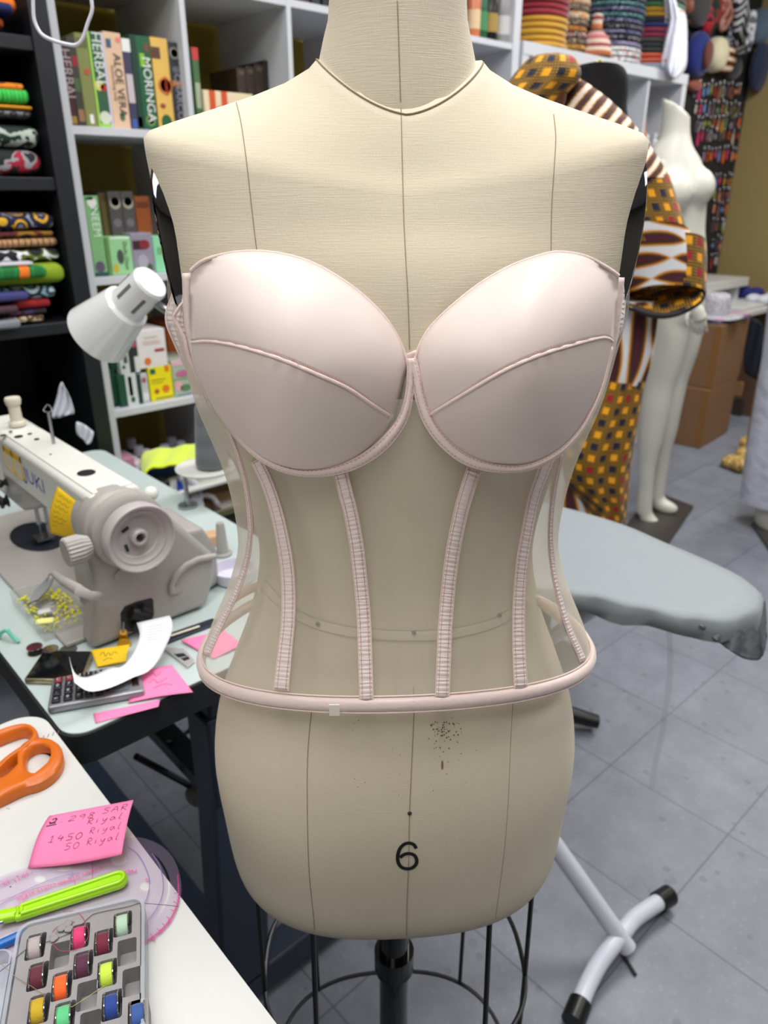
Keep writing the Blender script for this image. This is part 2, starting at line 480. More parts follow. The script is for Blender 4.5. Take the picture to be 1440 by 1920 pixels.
#  z,   hw,   front, back, n, cx
FT = [(.712,.118,.085,.07,2.9),(.705,.148,.112,.092,2.7),(.712,.160,.122,.100,2.6),(.735,.1685,.1285,.108,2.5),(.785,.1745,.131,.116,2.35),(.845,.1785,.131,.122,2.25),
      (.90,.171,.1255,.118,2.2),(.95,.153,.114,.106,2.2),(1.0,.134,.101,.094,2.15),(1.06,.1215,.093,.086,2.1),(1.115,.128,.096,.088,2.1),(1.17,.144,.104,.094,2.15),
      (1.23,.159,.110,.098,2.25),(1.29,.1695,.1055,.096,2.35),(1.335,.1755,.0905,.088,2.4),(1.365,.1790,.0835,.076,2.4),(1.380,.1805,.0800,.064,2.4)]
ft = smoothtab(FT, 5)
ft += [(1.3875,.1808,.0775,.057,2.35),(1.392,.1765,.0755,.054,2.3),(1.398,.158,.073,.053,2.2),(1.406,.130,.070,.055,2.1),(1.414,.103,.067,.057,2.05),(1.422,.0805,.0635,.058,2.0),(1.431,.0635,.0590,.058,2.0),(1.437,.0575,.0555,.057,2.0)]
body = MB()
def fring(r):
    q = sell(r[1], r[2], r[3], r[4], 96, -.001, 0, r[0])
    k = max(0.0, (r[0] - 1.30) / .115); k = k*k*(3-2*k) if k < 1 else 1
    for p in q:
        if p.y < 0: p.z -= .0385 * min(1, k) * max(0, min(1, (-p.y / max(r[2], .01)))) ** 1.6 * (1 - .5*min(1, abs(p.x)/.15))
    return q
body.loft([fring(r) for r in ft])
body.xf(MF)
body.build('torso', M_linen, form, ang=60)
BV = body.bvh()
neck = MB()
def nring(zf, zs, hw, d, cy=0.002, N=64):
    out = []
    for k in range(N):
        a = 2*PI*k/N; fr = max(0, -math.sin(a)); bk = max(0, math.sin(a))
        out.append(V((math.cos(a)*hw, cy + math.sin(a)*d, zs + (zf - zs)*fr**1.3 + .006*bk)))
    return out
neck.loft([nring(1.400, 1.430, .0575, .056), nring(1.413, 1.436, .0550, .055), nring(1.43,1.45,.0512,.0525), nring(1.455,1.46,.0480,.050), nring(1.475,1.475,.0465,.048), nring(1.53,1.53,.046,.0475), nring(1.545,1.545,.043,.044)])
neck.xf(MF @ Matrix.Translation((-.0025, 0, 0))); neck.build('neck', M_linen, form, ang=60)
MB().lathe([(0,1.543),(.038,1.543),(.038,1.552),(.012,1.556),(.010,1.58),(.017,1.59),(.017,1.602),(0,1.606)], 24, MF).build('neck_cap', mat('dark_wood', (70,44,28), .35), form)
def hit(bv, px, py, off=0.0):
    d = ray(px, py).normalized()
    p, nn, i, dist = bv.ray_cast(O, d)
    if p is None: return None
    if nn.dot(d) > 0: nn = -nn
    return p + nn * off
def seam(pts, r=.00035, name='seam', bv=None, m=None, parent=None):
    bv = bv or BV
    q = [hit(bv, p.x, p.y, r * .4) for p in cat(pts, 6)]
    q = [p for p in q if p is not None]
    return MB().tube(q, r, 5).build(name, m or M_thr, parent or form)
seam([(752,200),(755,330),(758,430),(765,560),(768,655)])
seam([(775,1290),(776,1340),(772,1430),(768,1524),(766,1620),(763,1700),(762,1772)], .0004)
seam([(442,188),(452,230),(462,300),(470,370),(478,440),(486,500)])
seam([(1038,215),(1042,260),(1038,330),(1034,400),(1033,500)])
seam([(585,1325),(578,1400),(576,1470),(577,1560),(580,1640),(588,1720),(592,1778)], .0004)
seam([(962,1310),(957,1400),(953,1500),(945,1600),(932,1700),(926,1752)], .00025)
NB = neck.bvh()
seam([(745,2),(748,90),(751,190)], .0004, bv=NB)
p_ = [MF @ V((p.x*1.012, p.y*1.012, p.z - .0004)) for p in fring(ft[-1]) if p.y < .004]
p_.sort(key=lambda p: (p - MF.translation).dot(LATV))
MB().tube(p_, .00055, 5).build('seam', M_thr, form)
# size number, navel pin, stains
def pxmesh(vs, fs, bv, off, name, m, parent):
    q = [hit(bv, x, y, off) for x, y in vs]
    if any(a is None for a in q): return None
    return MB().add(q, fs).build(name, m, parent, flat=True, fixn=False)
sx6 = [(780,1590),(776,1583),(768,1580),(760,1581),(753,1586),(748,1594),(745.5,1606),(747,1617),(753,1625),(763,1628),(773,1626),(780,1619),(781,1611),(777,1603),(768,1599.5),(758,1601),(750,1607)]
c6 = resamp(cat(sx6, 8), 110); vs6 = []; 
for i, p in enumerate(c6):
    t = c6[min(i+1, 109)] - c6[max(i-1, 0)]; t.normalize(); nn = V((-t.y, t.x, 0)) * 3.4
    vs6 += [(p.x + nn.x, p.y + nn.y * .85), (p.x - nn.x, p.y - nn.y * .85)]
pxmesh(vs6, [(2*i, 2*i+1, 2*i+3, 2*i+2) for i in range(109)], BV, .0006, 'size_number', mat('printed_black', (14,14,14), .5), form)
q = hit(BV, 768, 1525, -.0005)
MB().sphere(q, .0021, 8, 6).build('pin_hole', mat('dark_hole', (40,34,28), .8), form)
rnd = random.Random(3)
st = MB()
for k in range(95):
    x = rnd.gauss(832, 15); y = 1352 + abs(rnd.gauss(0, 30)); r = rnd.uniform(.7, 1.7)
    if k > 70: x = rnd.uniform(640, 900); y = rnd.uniform(1340, 1500); r = rnd.uniform(.5, 1.1)
    c = [hit(BV, x + r*math.cos(a), y + r*math.sin(a), .0004) for a in (0, 1.05, 2.1, 3.14, 4.2, 5.25)]
    if None in c: continue
    st.add(c, [(0,1,2,3,4,5)])
c = [hit(BV, 829 + 2.2*math.cos(a), 1434 + 9*math.sin(a), .0004) for a in [i*PI/5 for i in range(10)]]
st.add(c, [tuple(range(10))])
tag(st.build('stain', mat('stain_brown', (128,98,70), .9), form, flat=True, fixn=False, label='small brown stains below the corset'), kind='stuff')
# mirror plates over the armholes
for s in (-1, 1):
    b = MB(); rings = []
    for k, (q, bulge) in enumerate([(1, -.018), (1.0, -.0075), (.985, -.0045), (.9, -.002), (.7, .0), (.4, .0015), (.02, .002)]):
        r = []
        for j in range(48):
            a = 2*PI*j/48
            zz = 1.300 + math.sin(a)*.084*q; yy = .0 + math.cos(a)*.052*q
            base = interp([(t[0], t[1]) for t in FT[10:]], zz)[0] - .001
            r.append(V((s*(base + bulge), yy, zz)))
        rings.append(r)
    b.loft(rings); b.xf(MF); b.build('shoulder_plate', M_mirror, form, label='polished chrome armhole plate')
    # rim stitching of the armhole
# pole, wire cage, base
b = MB(); b.tube([(0,0,.05),(0,0,.712)], .0175, 20); b.tube([(0,0,.50),(0,0,.53)], .0235, 20); b.xf(MF); b.build('pole', mat('black_gloss', (12,13,14), .12), form)
hoops = [(.705,.150,.108),(.517,.152,.125),(.305,.152,.13)]
for z, a, d in hoops[1:]:
    pts = [MF @ p for p in sell(a, d, d, 2.5, 64, 0, 0, z)]
    MB().tube(pts, .0028, 8, closed=True).build('cage_hoop', M_blk, form)
for a in (-2.96,-2.10,-1.05,-.18, .9, 2.2):
    pts = []
    for z, hw, d in hoops:
        c, s = math.cos(a), math.sin(a)
        pts.append(MF @ V((math.copysign(abs(c)**.8, c)*hw, math.copysign(abs(s)**.8, s)*d, z)))
    MB().tube(pts, .0028, 8).build('cage_rod', M_blk, form)
b = MB(); b.lathe([(0,.04),(.035,.04),(.045,.06),(.03,.1),(.022,.13),(0,.13)], 20, MF)
for k in range(4):
    a = k*PI/2 + PI/4; c, s = math.cos(a), math.sin(a)
    b.tube([MF @ V((c*.03, s*.03, .08)), MF @ V((c*.12, s*.12, .075)), MF @ V((c*.23, s*.23, .035))], [.016,.014,.012], 10)
b.build('base', M_blk, form)
for k in range(4):
    a = k*PI/2 + PI/4
    MB().sphere(MF @ V((math.cos(a)*.235, math.sin(a)*.235, .021)), .021, 12, 8).build('caster', M_blk, form)

# ================================================================== corset
M_sat = bpy.data.materials.new('blush_satin'); n = NT(M_sat); co = n.co()
n.base(n.mix(n.noise(40, 3, co), lin((219,203,197)), lin((225,210,204))))
n.b.inputs['Roughness'].default_value = .46; n.b.inputs['Sheen Weight'].default_value = .2; n.b.inputs['Specular IOR Level'].default_value = .5
n.bump(n.noise(900, 2, co), .06, .0003)
M_rib = bpy.data.materials.new('ruched_channel'); n = NT(M_rib); uv = n.co('UV'); s = n.sep(uv)
w = n.noise(1.0, 2, None)
mp = n.new('ShaderNodeMapping'); mp.inputs['Scale'].default_value = (25, 230, 1); n.l.new(uv, mp.inputs[0])
ns = n.noise(1.0, 2, mp.outputs[0])
wv = n.m('SINE', n.m('ADD', n.m('MULTIPLY', s[1], 1700), n.m('MULTIPLY', ns, 9)))
dash = n.m('GREATER_THAN', n.m('SINE', n.m('MULTIPLY', s[1], 2800)), -.1)
n.base(n.mix(n.m('MULTIPLY', ns, .25), lin((244,228,223)), lin((226,202,196))))
n.b.inputs['Roughness'].default_value = .38; n.b.inputs['Sheen Weight'].default_value = .3
n.bump(n.m('ADD', n.m('MULTIPLY', wv, .35), ns), .5, .0014)
M_cas = mat('casing_satin', (228,208,202), .4, sheen=.3, bump=(230, .35, .0015))
M_hem = mat('hem_satin', (222,202,196), .36, sheen=.3, bump=(160, .35, .002))
M_pipe = mat('pink_piping', (232,208,202), .4, sheen=.3, bump=(420, .5, .001))
M_stitch = mat('stitch_thread', (196,150,140), .7)
M_net = bpy.data.materials.new('tulle'); n = NT(M_net)
for x in list(n.n):
    if x.type == 'BSDF_PRINCIPLED': n.n.remove(x)
tr = n.new('ShaderNodeBsdfTransparent'); tr.inputs[0].default_value = (1, 1, 1, 1)
df = n.new('ShaderNodeBsdfDiffuse'); df.inputs[0].default_value = lin((248,242,228))
tl = n.new('ShaderNodeBsdfTranslucent'); tl.inputs[0].default_value = lin((246,240,226))
ms0 = n.new('ShaderNodeMixShader'); ms0.inputs[0].default_value = .4; n.l.new(df.outputs[0], ms0.inputs[1]); n.l.new(tl.outputs[0], ms0.inputs[2])
ms = n.new('ShaderNodeMixShader'); lw = n.new('ShaderNodeLayerWeight'); lw.inputs[0].default_value = .35
fac = n.m('MINIMUM', n.m('ADD', n.m('MULTIPLY', lw.outputs['Facing'], .35), n.m('ADD', .25, n.m('MULTIPLY', n.noise(14, 3), .10))), .8)
n.l.new(fac, ms.inputs[0]); n.l.new(tr.outputs[0], ms.inputs[1]); n.l.new(ms0.outputs[0], ms.inputs[2]); n.l.new(ms.outputs[0], n.out.inputs[0])

cor = thing('corset', 'blush pink satin and sheer tulle bustier corset fitted on the size 6 dress form', 'corset', tuple(W(.012, .60, .95)), RZ + math.radians(3.5))
CT = smoothtab([(.93,.190,.144,.142,2.0),(.952,.1845,.1375,.136,2.02),(.98,.1745,.130,.126,2.05),(1.018,.157,.119,.112,2.1),(1.05,.1455,.111,.104,2.1),(1.072,.141,.108,.100,2.1),(1.105,.142,.108,.099,2.1),
      (1.147,.1490,.1115,.102,2.1),(1.198,.1645,.118,.106,2.15),(1.24,.1715,.118,.106,2.2),(1.27,.1765,.112,.104,2.3),(1.31,.177,.104,.100,2.3)], 4)
def cring(zf, N=120):
    """ring whose height is a function of angle"""
    out = []
    for k in range(N):
        a = 2*PI*k/N; z = zf(a); hw, f, b, e = interp(CT, z)
        c, s = math.cos(a), math.sin(a)
        out.append(V((.0008 + math.copysign(abs(c)**(2/e), c)*hw, math.copysign(abs(s)**(2/e), s)*(b if s > 0 else f), z)))
    return out
def zbot(a):
    s = -math.sin(a); return .954 + (.034*max(0, s)**1.4) + (.008*max(0, -s))
def ztop(a):
    s = -math.sin(a)   # 1 at the front
    if s > 0:
        side = 1.300 - .055 * min(1, s/.45)
        ctr = max(0, (s - .93) / .07)
        return side - .020 * ctr
    return 1.300 - .085 * min(1, (-s)/.6)
tube_ = MB(); R = 26
tube_.loft([cring(lambda a, k=k: zbot(a) + (ztop(a) - zbot(a)) * k / R) for k in range(R + 1)], True, False, False)
tube_.xf(WM[form])
CV = tube_.bvh()
tube_.build('tulle_panel', M_net, cor, ang=80, fixn=True)
# hem binding
hem = MB(); hem.tube([WM[form] @ p for p in cring(lambda a: zbot(a) - .003)], .0044, 12, closed=True, flat=1.35, up=(0,0,1))
hem.build('hem_binding', M_hem, cor, ang=80)
for dz in (.0042, -.0088):
    MB().tube([WM[form] @ (p + (p - V((0,0,p.z))).normalized()*.0012) for p in cring(lambda a: zbot(a) + dz)], .0007, 5, closed=True).build('piping', M_pipe, cor)
# back top edge binding
MB().tube([WM[form] @ p for k, p in enumerate(cring(ztop)) if 0 <= k <= 60], .002, 6).build('back_binding', M_pipe, cor)
def ribbon(ctr, wid, name, bv=CV, off=.0022, m=M_rib, sub=10, edge=True, thick=.0016):
    c = cat(ctr, 7); c = resamp(c, 60); P = []; L = []; Rr = []
    nw = len(wid)
    for i, p in enumerate(c):
        t = c[min(i+1, 59)] - c[max(i-1, 0)]; t.normalize(); nn = V((-t.y, t.x, 0))
        w = wid[0] + (wid[-1] - wid[0]) * i / 59 if nw == 2 else interp([(j/(nw-1), x) for j, x in enumerate(wid)], i/59)[0]
        row = []
        for k in range(sub + 1):
            q = p + nn * (w * (k / sub - .5)); h = hit(bv, q.x, q.y, 0)
            row.append(h)
        if any(x is None for x in row): continue
        nx = (row[-1] - row[0]).cross((row[0] - O)); 
        view = (O - row[sub//2]).normalized()
        row = [x + view * (off + thick * math.sin(PI * min(1, max(0, k/sub))) ) for k, x in enumerate(row)]
        P.append(row); L.append(row[0]); Rr.append(row[-1])
    b = MB(); b.grid(P); o = b.build(name, m, cor, ang=80, solid=.0006)
    if edge:
        for E in (L, Rr):
            MB().tube([x + (O - x).normalized()*.0004 for x in E], .0006, 5).build('piping', M_pipe, o)
        for s_ in (.16, .84):
            sb = MB(); ks = int(round(s_ * sub))
            for i in range(0, len(P) - 1):
                a, c2 = P[i][ks], P[i+1][ks]; v = (O - a).normalized() * .0007
                for q0, q1 in ((.08,.40),(.58,.90)):
                    sb.tube([a.lerp(c2, q0) + v, a.lerp(c2, q1) + v], .00028, 4)
            sb.build('stitching', M_stitch, o)
    return o
ribbon([(638,885),(648,925),(657,960),(668,1020),(676,1090),(682,1160),(685,1240),(687,1312)], (25,24,25), 'boning_channel')
ribbon([(480,862),(503,912),(521,971),(536,1047),(541,1108),(540,1166),(534,1225),(527,1294)], (20,22,24,24,27), 'boning_channel')
ribbon([(889,880),(868,947),(852,1020),(842,1090),(835,1170),(832,1239),(829,1314)], (26,24,25), 'boning_channel')
ribbon([(1030,858),(1016,893),(1002,933),(988,1000),(978,1064),(973,1137),(973,1210),(977,1290)], (22,20,21,24), 'boning_channel')
ribbon([(426,800),(438,830),(449,862),(461,912),(469,977),(467,1023),(457,1070),(437,1122),(413,1169),(392,1215),(384,1236)], (4,6,8,11,14), 'boning_channel', sub=4, off=.0015)
ribbon([(1053,852),(1037,933),(1032,1006),(1038,1070),(1052,1131),(1068,1181),(1088,1225),(1094,1240)], (6,7,9,12), 'boning_channel', sub=4, off=.0015)
# waist stay tape lying on the form inside the tulle
o = ribbon([(492,1095),(520,1125),(560,1156),(620,1178),(690,1189),(775,1193),(850,1188),(920,1171),(962,1148),(990,1120)], (14,17,17,14), 'waist_tape', bv=BV, off=.0016, m=mat('twill_tape', (214,204,184), .8, bump=(500,.4,.0005)), edge=False, thick=.0002)
for x, y in ((600,1167),(775,1182),(931,1151)):
    MB().sphere(hit(BV, x, y, .0042), .0019, 8, 6).build('pin_head', mat('pin_grey', (96,92,88), .3, .6), cor)
M_peach = mat('peach_tape', (236,208,184), .7)
for pl in ([(492,1096),(470,1104),(448,1116),(432,1128)], [(992,1118),(1010,1130),(1030,1145),(1052,1163)]):
    pts = [V((p.x, p.y, 0)) for p in cat(pl, 4)]; n_ = len(pts); up_, dn_ = [], []
    for i, p in enumerate(pts):
        f = .575 + .0 * i
        up_.append(OF(p.x, p.y - 8, f)); dn_.append(OF(p.x, p.y + 9, f))
    MB().grid([up_, dn_]).build('waist_tape', M_peach, cor, solid=.0008, label='peach tape tie at the side')
# --- cups
def cup(topc, seamc, botc, apex, dA, dEdge, side):
    """topc: top edge outer->inner; seamc: seam outer->inner; botc: bottom edge outer->inner (photograph points, surveyed onto the dome)"""
    top = resamp(cat(topc, 6), 45); sm = resamp(cat(seamc, 6), 45); bt = resamp(cat(botc, 6), 45)
    outl = top + bt[::-1]
    A = V((apex[0], apex[1], 0))
    def edge_hit(d):
        best = None
        for i in range(len(outl)):
            p, q = outl[i], outl[(i+1) % len(outl)]
            e = q - p; den = d.x*e.y - d.y*e.x
            if abs(den) < 1e-9: continue
            w = p - A
            t = (w.x*e.y - w.y*e.x) / den; u = (w.x*d.y - w.y*d.x) / den
            if t > 0 and -1e-4 <= u <= 1.0001 and (best is None or t > best): best = t
        return best or 1.0
    RA = [edge_hit(V((math.cos(2*PI*k/90), math.sin(2*PI*k/90), 0))) for k in range(90)]
    RS = [sum(RA[(k+j) % 90]*w_ for j, w_ in zip(range(-6, 7), (1,2,3,4,5,6,7,6,5,4,3,2,1)))/49 for k in range(90)]
    def dep(p):
        d = V((p.x, p.y, 0)) - A; L = d.length
        if L < 1e-4: return dA
        an = (math.atan2(d.y, d.x) % (2*PI)) / (2*PI) * 90; i0 = int(an) % 90; fr_ = an - int(an)
        rs = RS[i0]*(1 - fr_) + RS[(i0+1) % 90]*fr_
        t = min(1.0, L / rs)
        e = A + d * (rs / L)
        de = dEdge(e)
        g = 1 - (max(0, 1 - t ** 1.9)) ** .76
        return dA + (de - dA) * g
    fp = lambda p: OF(p.x, p.y, dep(p))
    up = MB(); N = 16
    def sheet(a, b, N):
        P = []
        for k in range(N + 1):
            row = []
            for i in range(45):
                p = a[i].lerp(b[i], k / N); row.append(fp(p))
            P.append(row)
        return P
    U = sheet(top, sm, N); Lw = sheet(sm, bt, N + 4)
    rr = random.Random(5 + side)
    puck = [rr.uniform(-1, 1) for _ in range(45)]
    for k in range(len(U)):      # gathers near the seam, outer end
        for i in range(45):
            v = (O - U[k][i]).normalized(); e = math.exp(-((N - k) / 3.0) ** 2) * math.exp(-((i - 7) / 5.0) ** 2)
            U[k][i] = U[k][i] + v * (math.sin(i * 2.2) * .0008 * e)
    for k in range(len(Lw)):
        for i in range(45):
            v = (O - Lw[k][i]).normalized(); e = math.exp(-(k / 3.2) ** 2) * math.exp(-((i - (20 if side < 0 else 17)) / 9.0) ** 2)
            Lw[k][i] = Lw[k][i] + v * (math.sin(i * 1.9 + puck[i]*.6) * .0006 * e)
    c = MB().grid(U).build('upper_cup', M_sat, cor, ang=80, solid=.0015)
    MB().grid(Lw).build('lower_cup', M_sat, cor, ang=80, solid=.0015)
    S = [Lw[0][i] + (O - Lw[0][i]).normalized()*.0006 for i in range(45)]
    MB().tube(S, .00125, 8).build('seam_ridge', M_pipe, cor)
    S2 = [U[N-1][i] + (O - U[N-1][i]).normalized()*.0006 for i in range(45)]
    zz = []
    for i in range(44):
        for q in (0, .25, .5, .75): zz.append(S2[i].lerp(S[i], .15 + (.35 if int(q*4) % 2 else 0)).lerp(S2[i+1].lerp(S[i+1], .15 + (.35 if int(q*4) % 2 else 0)), q))
    MB().tube(zz, .00035, 4).build('stitching', M_stitch, cor)
    MB().tube([p + (O - p).normalized()*.0002 for p in U[0]], .0013, 8).build('top_piping', M_pipe, cor)
    return U, Lw, fp, dep, bt
def dE(e):
    # depth of the cup edge: against the chest above, on the tulle below, wrapping back at the outer side
    y = e.y; t = max(0, min(1, (y - 480) / 400))
    base = .4965 * (1 - t) + .4835 * t
    out = max(0, (abs(e.x - 765) - 230) / 180)
    return base + .026 * out ** 1.5 + .0 
topL = [(358,507),(383,488),(433,475),(483,472),(533,478),(583,493),(633,520),(683,557),(727,603),(750,643),(764,682)]
seamL = [(360,642),(385,640),(410,642),(450,650),(517,670),(583,697),(650,727),(700,760),(737,783)]
botL = [(360,642),(367,682),(383,730),(410,780),(450,830),(500,868),(540,882),(583,887),(633,876),(683,848),(718,812),(737,783)]
UL, LL, fpL, dpL, bL = cup(topL, seamL, botL, (545,700), .447, dE, -1)
topR = [(1160,517),(1140,503),(1100,482),(1057,474),(1023,477),(957,500),(890,540),(823,597),(795,633),(778,672)]
seamR = [(1148,640),(1130,633),(1073,647),(1007,668),(940,698),(857,747),(803,780)]
botR = [(1148,640),(1130,717),(1093,790),(1057,833),(1027,855),(990,871),(927,872),(880,859),(840,828),(818,805),(803,780)]
UR, LR, fpR, dpR, bR = cup(topR, seamR, botR, (975,700), .447, dE, 1)
# under-wire casing bands
def band(ctr, wid, fp, name='wire_casing'):
    c = resamp(cat(ctr, 7), 80); P = []; E0 = []; E1 = []
    for i, p in enumerate(c):
        t = c[min(i+1, 79)] - c[max(i-1, 0)]; t.normalize(); nn = V((-t.y, t.x, 0))
        w = interp([(j/(len(wid)-1), x) for j, x in enumerate(wid)], i/79)[0]
        row = []
        for k in range(7):
            q = p + nn * (w * (k / 6 - .5)); d = dE(q) - .004 - .0026 * math.sin(PI * k / 6)
            row.append(OF(q.x, q.y, d))
        P.append(row); E0.append(row[0]); E1.append(row[-1])
    o = MB().grid(P).build(name, M_cas, cor, ang=80, solid=.0008)
    for E in (E0, E1): MB().tube([x + (O - x).normalized()*.0005 for x in E], .0006, 5).build('piping', M_pipe, o)
    for ks in (1, 5):
        sb = MB()
        for i in range(79):
            a, c2 = P[i][ks], P[i+1][ks]; v = (O - a).normalized() * .0006
            sb.tube([a.lerp(c2, .15) + v, a.lerp(c2, .65) + v], .00028, 4)
        sb.build('stitching', M_stitch, o)
    return o
band([(768,672),(770,700),(768,735),(758,778),(738,812),(704,846),(660,872),(610,885),(560,886),(515,873),(475,848),(440,812),(412,776),(386,728),(371,684),(365,642)], (10,14,20,17,12,10,5,5,5), fpL)
band([(772,672),(779,700),(788,745),(803,788),(832,828),(872,860),(920,876),(975,879),(1020,866),(1062,838),(1098,794),(1130,724),(1147,650)], (14,18,20,18,11,9,6,6,5), fpR)
# outer stay strips beside the cups
def strip(ctr, w, d0, d1, name, m=M_pipe, th=.002):
    c = resamp(cat(ctr, 6), 24); P = []
    for i, p in enumerate(c):
        t = c[min(i+1, 23)] - c[max(i-1, 0)]; t.normalize(); nn = V((-t.y, t.x, 0)); f = i / 23
        ww = interp([(j/(len(w)-1), x) for j, x in enumerate(w)], f)[0]
        P.append([OF((p + nn*(ww*(k/4-.5))).x, (p + nn*(ww*(k/4-.5))).y, d0 + (d1-d0)*f - th*math.sin(PI*k/4)) for k in range(5)])
    return MB().grid(P).build(name, m, cor, ang=80, solid=.001)
strip([(350,512),(351,560),(354,610),(361,650),(372,700),(392,752)], (16,14,13,8,5), .524, .520, 'side_channel', M_cas)
strip([(1163,520),(1160,570),(1155,620),(1147,660),(1128,728)], (14,11,9,7,5), .526, .520, 'side_channel', M_cas)
# folded wing at the wearer's right side, straps and tulle behind
wingL = [(346,522),(330,540),(322,562),(315,582),(314,604),(322,628),(336,655),(352,690),(372,735),(390,765),(377,720),(362,680),(350,640),(345,600),(345,560)]
b = MB(); P = []
lf = resamp(cat([(346,522),(330,540),(322,562),(314,584),(314,606),(324,632),(340,668),(362,714),(388,764)], 6), 30)
rt = resamp(cat([(350,522),(352,560),(352,600),(354,632),(360,656),(368,690),(376,718),(384,744),(394,768)], 6), 30)
for i in range(30):
    P.append([OF(lf[i].x + (rt[i].x - lf[i].x)*k/8, lf[i].y + (rt[i].y - lf[i].y)*k/8, .566 - .034*(k/8)**.7 + .004*math.sin(k*1.6 + i*.25)) for k in range(9)])
MB().grid(P).build('side_wing', M_rib, cor, ang=80, solid=.0012, label='folded satin wing with gathered fabric')
MB().tube([p[0] for p in P], .0016, 6).build('piping', M_pipe, cor)
MB().tube([OF(x, y, .535) for x, y in ((350,560),(338,574),(326,592),(331,606),(345,634),(352,664),(367,700),(386,748))], .0014, 6).build('strap_edge', M_pipe, cor)
lf = resamp(cat([(1168,522),(1172,545),(1171,580),(1166,612),(1156,638),(1148,660)], 6), 20); rt = resamp(cat([(1163,522),(1162,560),(1160,600),(1156,620),(1150,645),(1146,662)], 6), 20)
P = [[OF(lf[i].x + (rt[i].x-lf[i].x)*k/4, lf[i].y + (rt[i].y-lf[i].y)*k/4, .568 - .034*k/4) for k in range(5)] for i in range(20)]
MB().grid(P).build('side_wing', M_rib, cor, ang=80, solid=.0012)
# centre tab joining the cups
b = MB(); b.grid([[OF(760 + k*4, 664 + j*5 - k*1.5, .4925 - .003*math.sin(PI*k/6)) for k in range(7)] for j in range(4)])
b.build('centre_tab', M_pipe, cor, solid=.0015)
MB().tube([OF(762,690,.4935), OF(771,686,.489), OF(785,680,.4935)], .0006, 5).build('stitching', M_stitch, cor)
b = MB(); b.box((-.004,-.0008,-.005), (.004,.0008,.005), Matrix.Translation(OF(627,1331,.463)) @ Matrix.Rotation(RZ, 4, 'Z')); b.build('care_tag', mat('tag_white', (226,218,208), .7), cor)
# ================================================================== sewing table
TZ = .76
XL, XR, YE = .194, .674, .763
M_lam = mat('pale_green_laminate', (190,203,202), .35, var=.03, vs=20)
M_dkedge = mat('black_edge', (30,32,34), .5)
M_navy = mat('navy_steel', (44,54,72), .45, var=.1, vs=6)
M_steel = mat('steel', (170,172,176), .3, 1.0)
M_iron = mat('dark_iron', (40,40,42), .5, .4)
tab = thing('sewing_table', 'industrial sewing table with pale green laminate top, black edge and navy steel stand', 'table', (.43, 1.36, 0))
def rrect(x0, y0, x1, y1, z, r=.03, n=6):
    out = []
    for cx, cy, a0 in ((x1-r, y1-r, 0), (x0+r, y1-r, PI/2), (x0+r, y0+r, PI), (x1-r, y0+r, 1.5*PI)):
        for k in range(n+1):
            a = a0 + PI/2*k/n; out.append(V((cx + r*math.cos(a), cy + r*math.sin(a), z)))
    return out
MB().prism(rrect(XL, YE, XR, 1.80, TZ - .002, .03), (0,0,.002)).build('laminate_top', M_lam, tab, flat=True)
MB().prism(rrect(XL - .003, YE - .003, XR + .003, 1.803, TZ - .044, .032), (0,0,.0415)).build('edge_band', M_dkedge, tab, ang=20)
b = MB(); b.box((XL+.05, YE+.04, TZ-.075), (XR-.05, YE+.075, TZ-.045)).box((XL+.05, 1.70, TZ-.075), (XR-.05, 1.74, TZ-.045)); b.box((.41,.80,.44),(.45,1.73,.47)); b.build('apron', M_navy, tab, bevel=.003)
for y in (.83, 1.72):
    b = MB()
    b.prism([V((.395,y-.03,.72)), V((.47,y-.03,.72)), V((.465,y-.03,.30)), V((.455,y-.03,.07)), V((.36,y-.03,.07)), V((.375,y-.03,.35))], (0,.055,0))
    b.prism([V((.385,y-.036,.66)), V((.48,y-.036,.66)), V((.48,y-.036,.5)), V((.385,y-.036,.5))], (0,.067,0))
    b.build('leg', M_navy, tab, bevel=.006)
    b = MB(); b.prism([V((.14,y-.03,.045)), V((.20,y-.03,.085)), V((.60,y-.03,.085)), V((.66,y-.03,.045)), V((.66,y-.03,.02)), V((.14,y-.03,.02))], (0,.055,0)); b.build('foot', M_navy, tab, bevel=.005)
    for x in (.17,.63): MB().lathe([(0,0),(.02,0),(.02,.02),(0,.02)], 12, Matrix.Translation((x, y-.003, 0))).build('foot_pad', M_blk, tab)
MB().box((.38,.83,.11),(.42,1.72,.15)).build('stretcher', M_navy, tab, bevel=.004)
b = MB(); b.box((.20,1.12,.05),(.42,1.5,.062)); b.tube([(.31,1.05,.056),(.31,1.56,.056)], .008, 8); b.build('treadle', M_navy, tab, bevel=.004)
b = MB(); b.tube([OY(255,1418,.98), OY(365,1478,.98)], .006, 8); b.build('knee_lifter_rod', M_blk, tab)
b = MB(); q = OY(372,1488,.97); b.lathe([(0,-.012),(.020,-.012),(.022,0),(.020,.012),(0,.012)], 20, Matrix.Translation(q) @ Matrix.Rotation(PI/2, 4, 'X')); b.build('adjusting_knob', mat('knob_grey', (92,96,96), .4, .5), tab)
b = MB(); b.box((.30,1.15,.50),(.42,1.40,.66)); b.lathe([(0,0),(.075,0),(.078,.02),(.078,.16),(.06,.18),(0,.18)], 24, Matrix.Translation((.36,1.14,.57)) @ Matrix.Rotation(-PI/2, 4, 'X')); b.build('motor', mat('motor_dark', (48,52,56), .5), tab, bevel=.004)
b = MB(); b.tube([OY(310,1392,1.0), OY(330,1390,1.02), OY(355,1370,1.05), OY(362,1345,1.06)], .004, 6); b.build('cable', M_blk, tab)

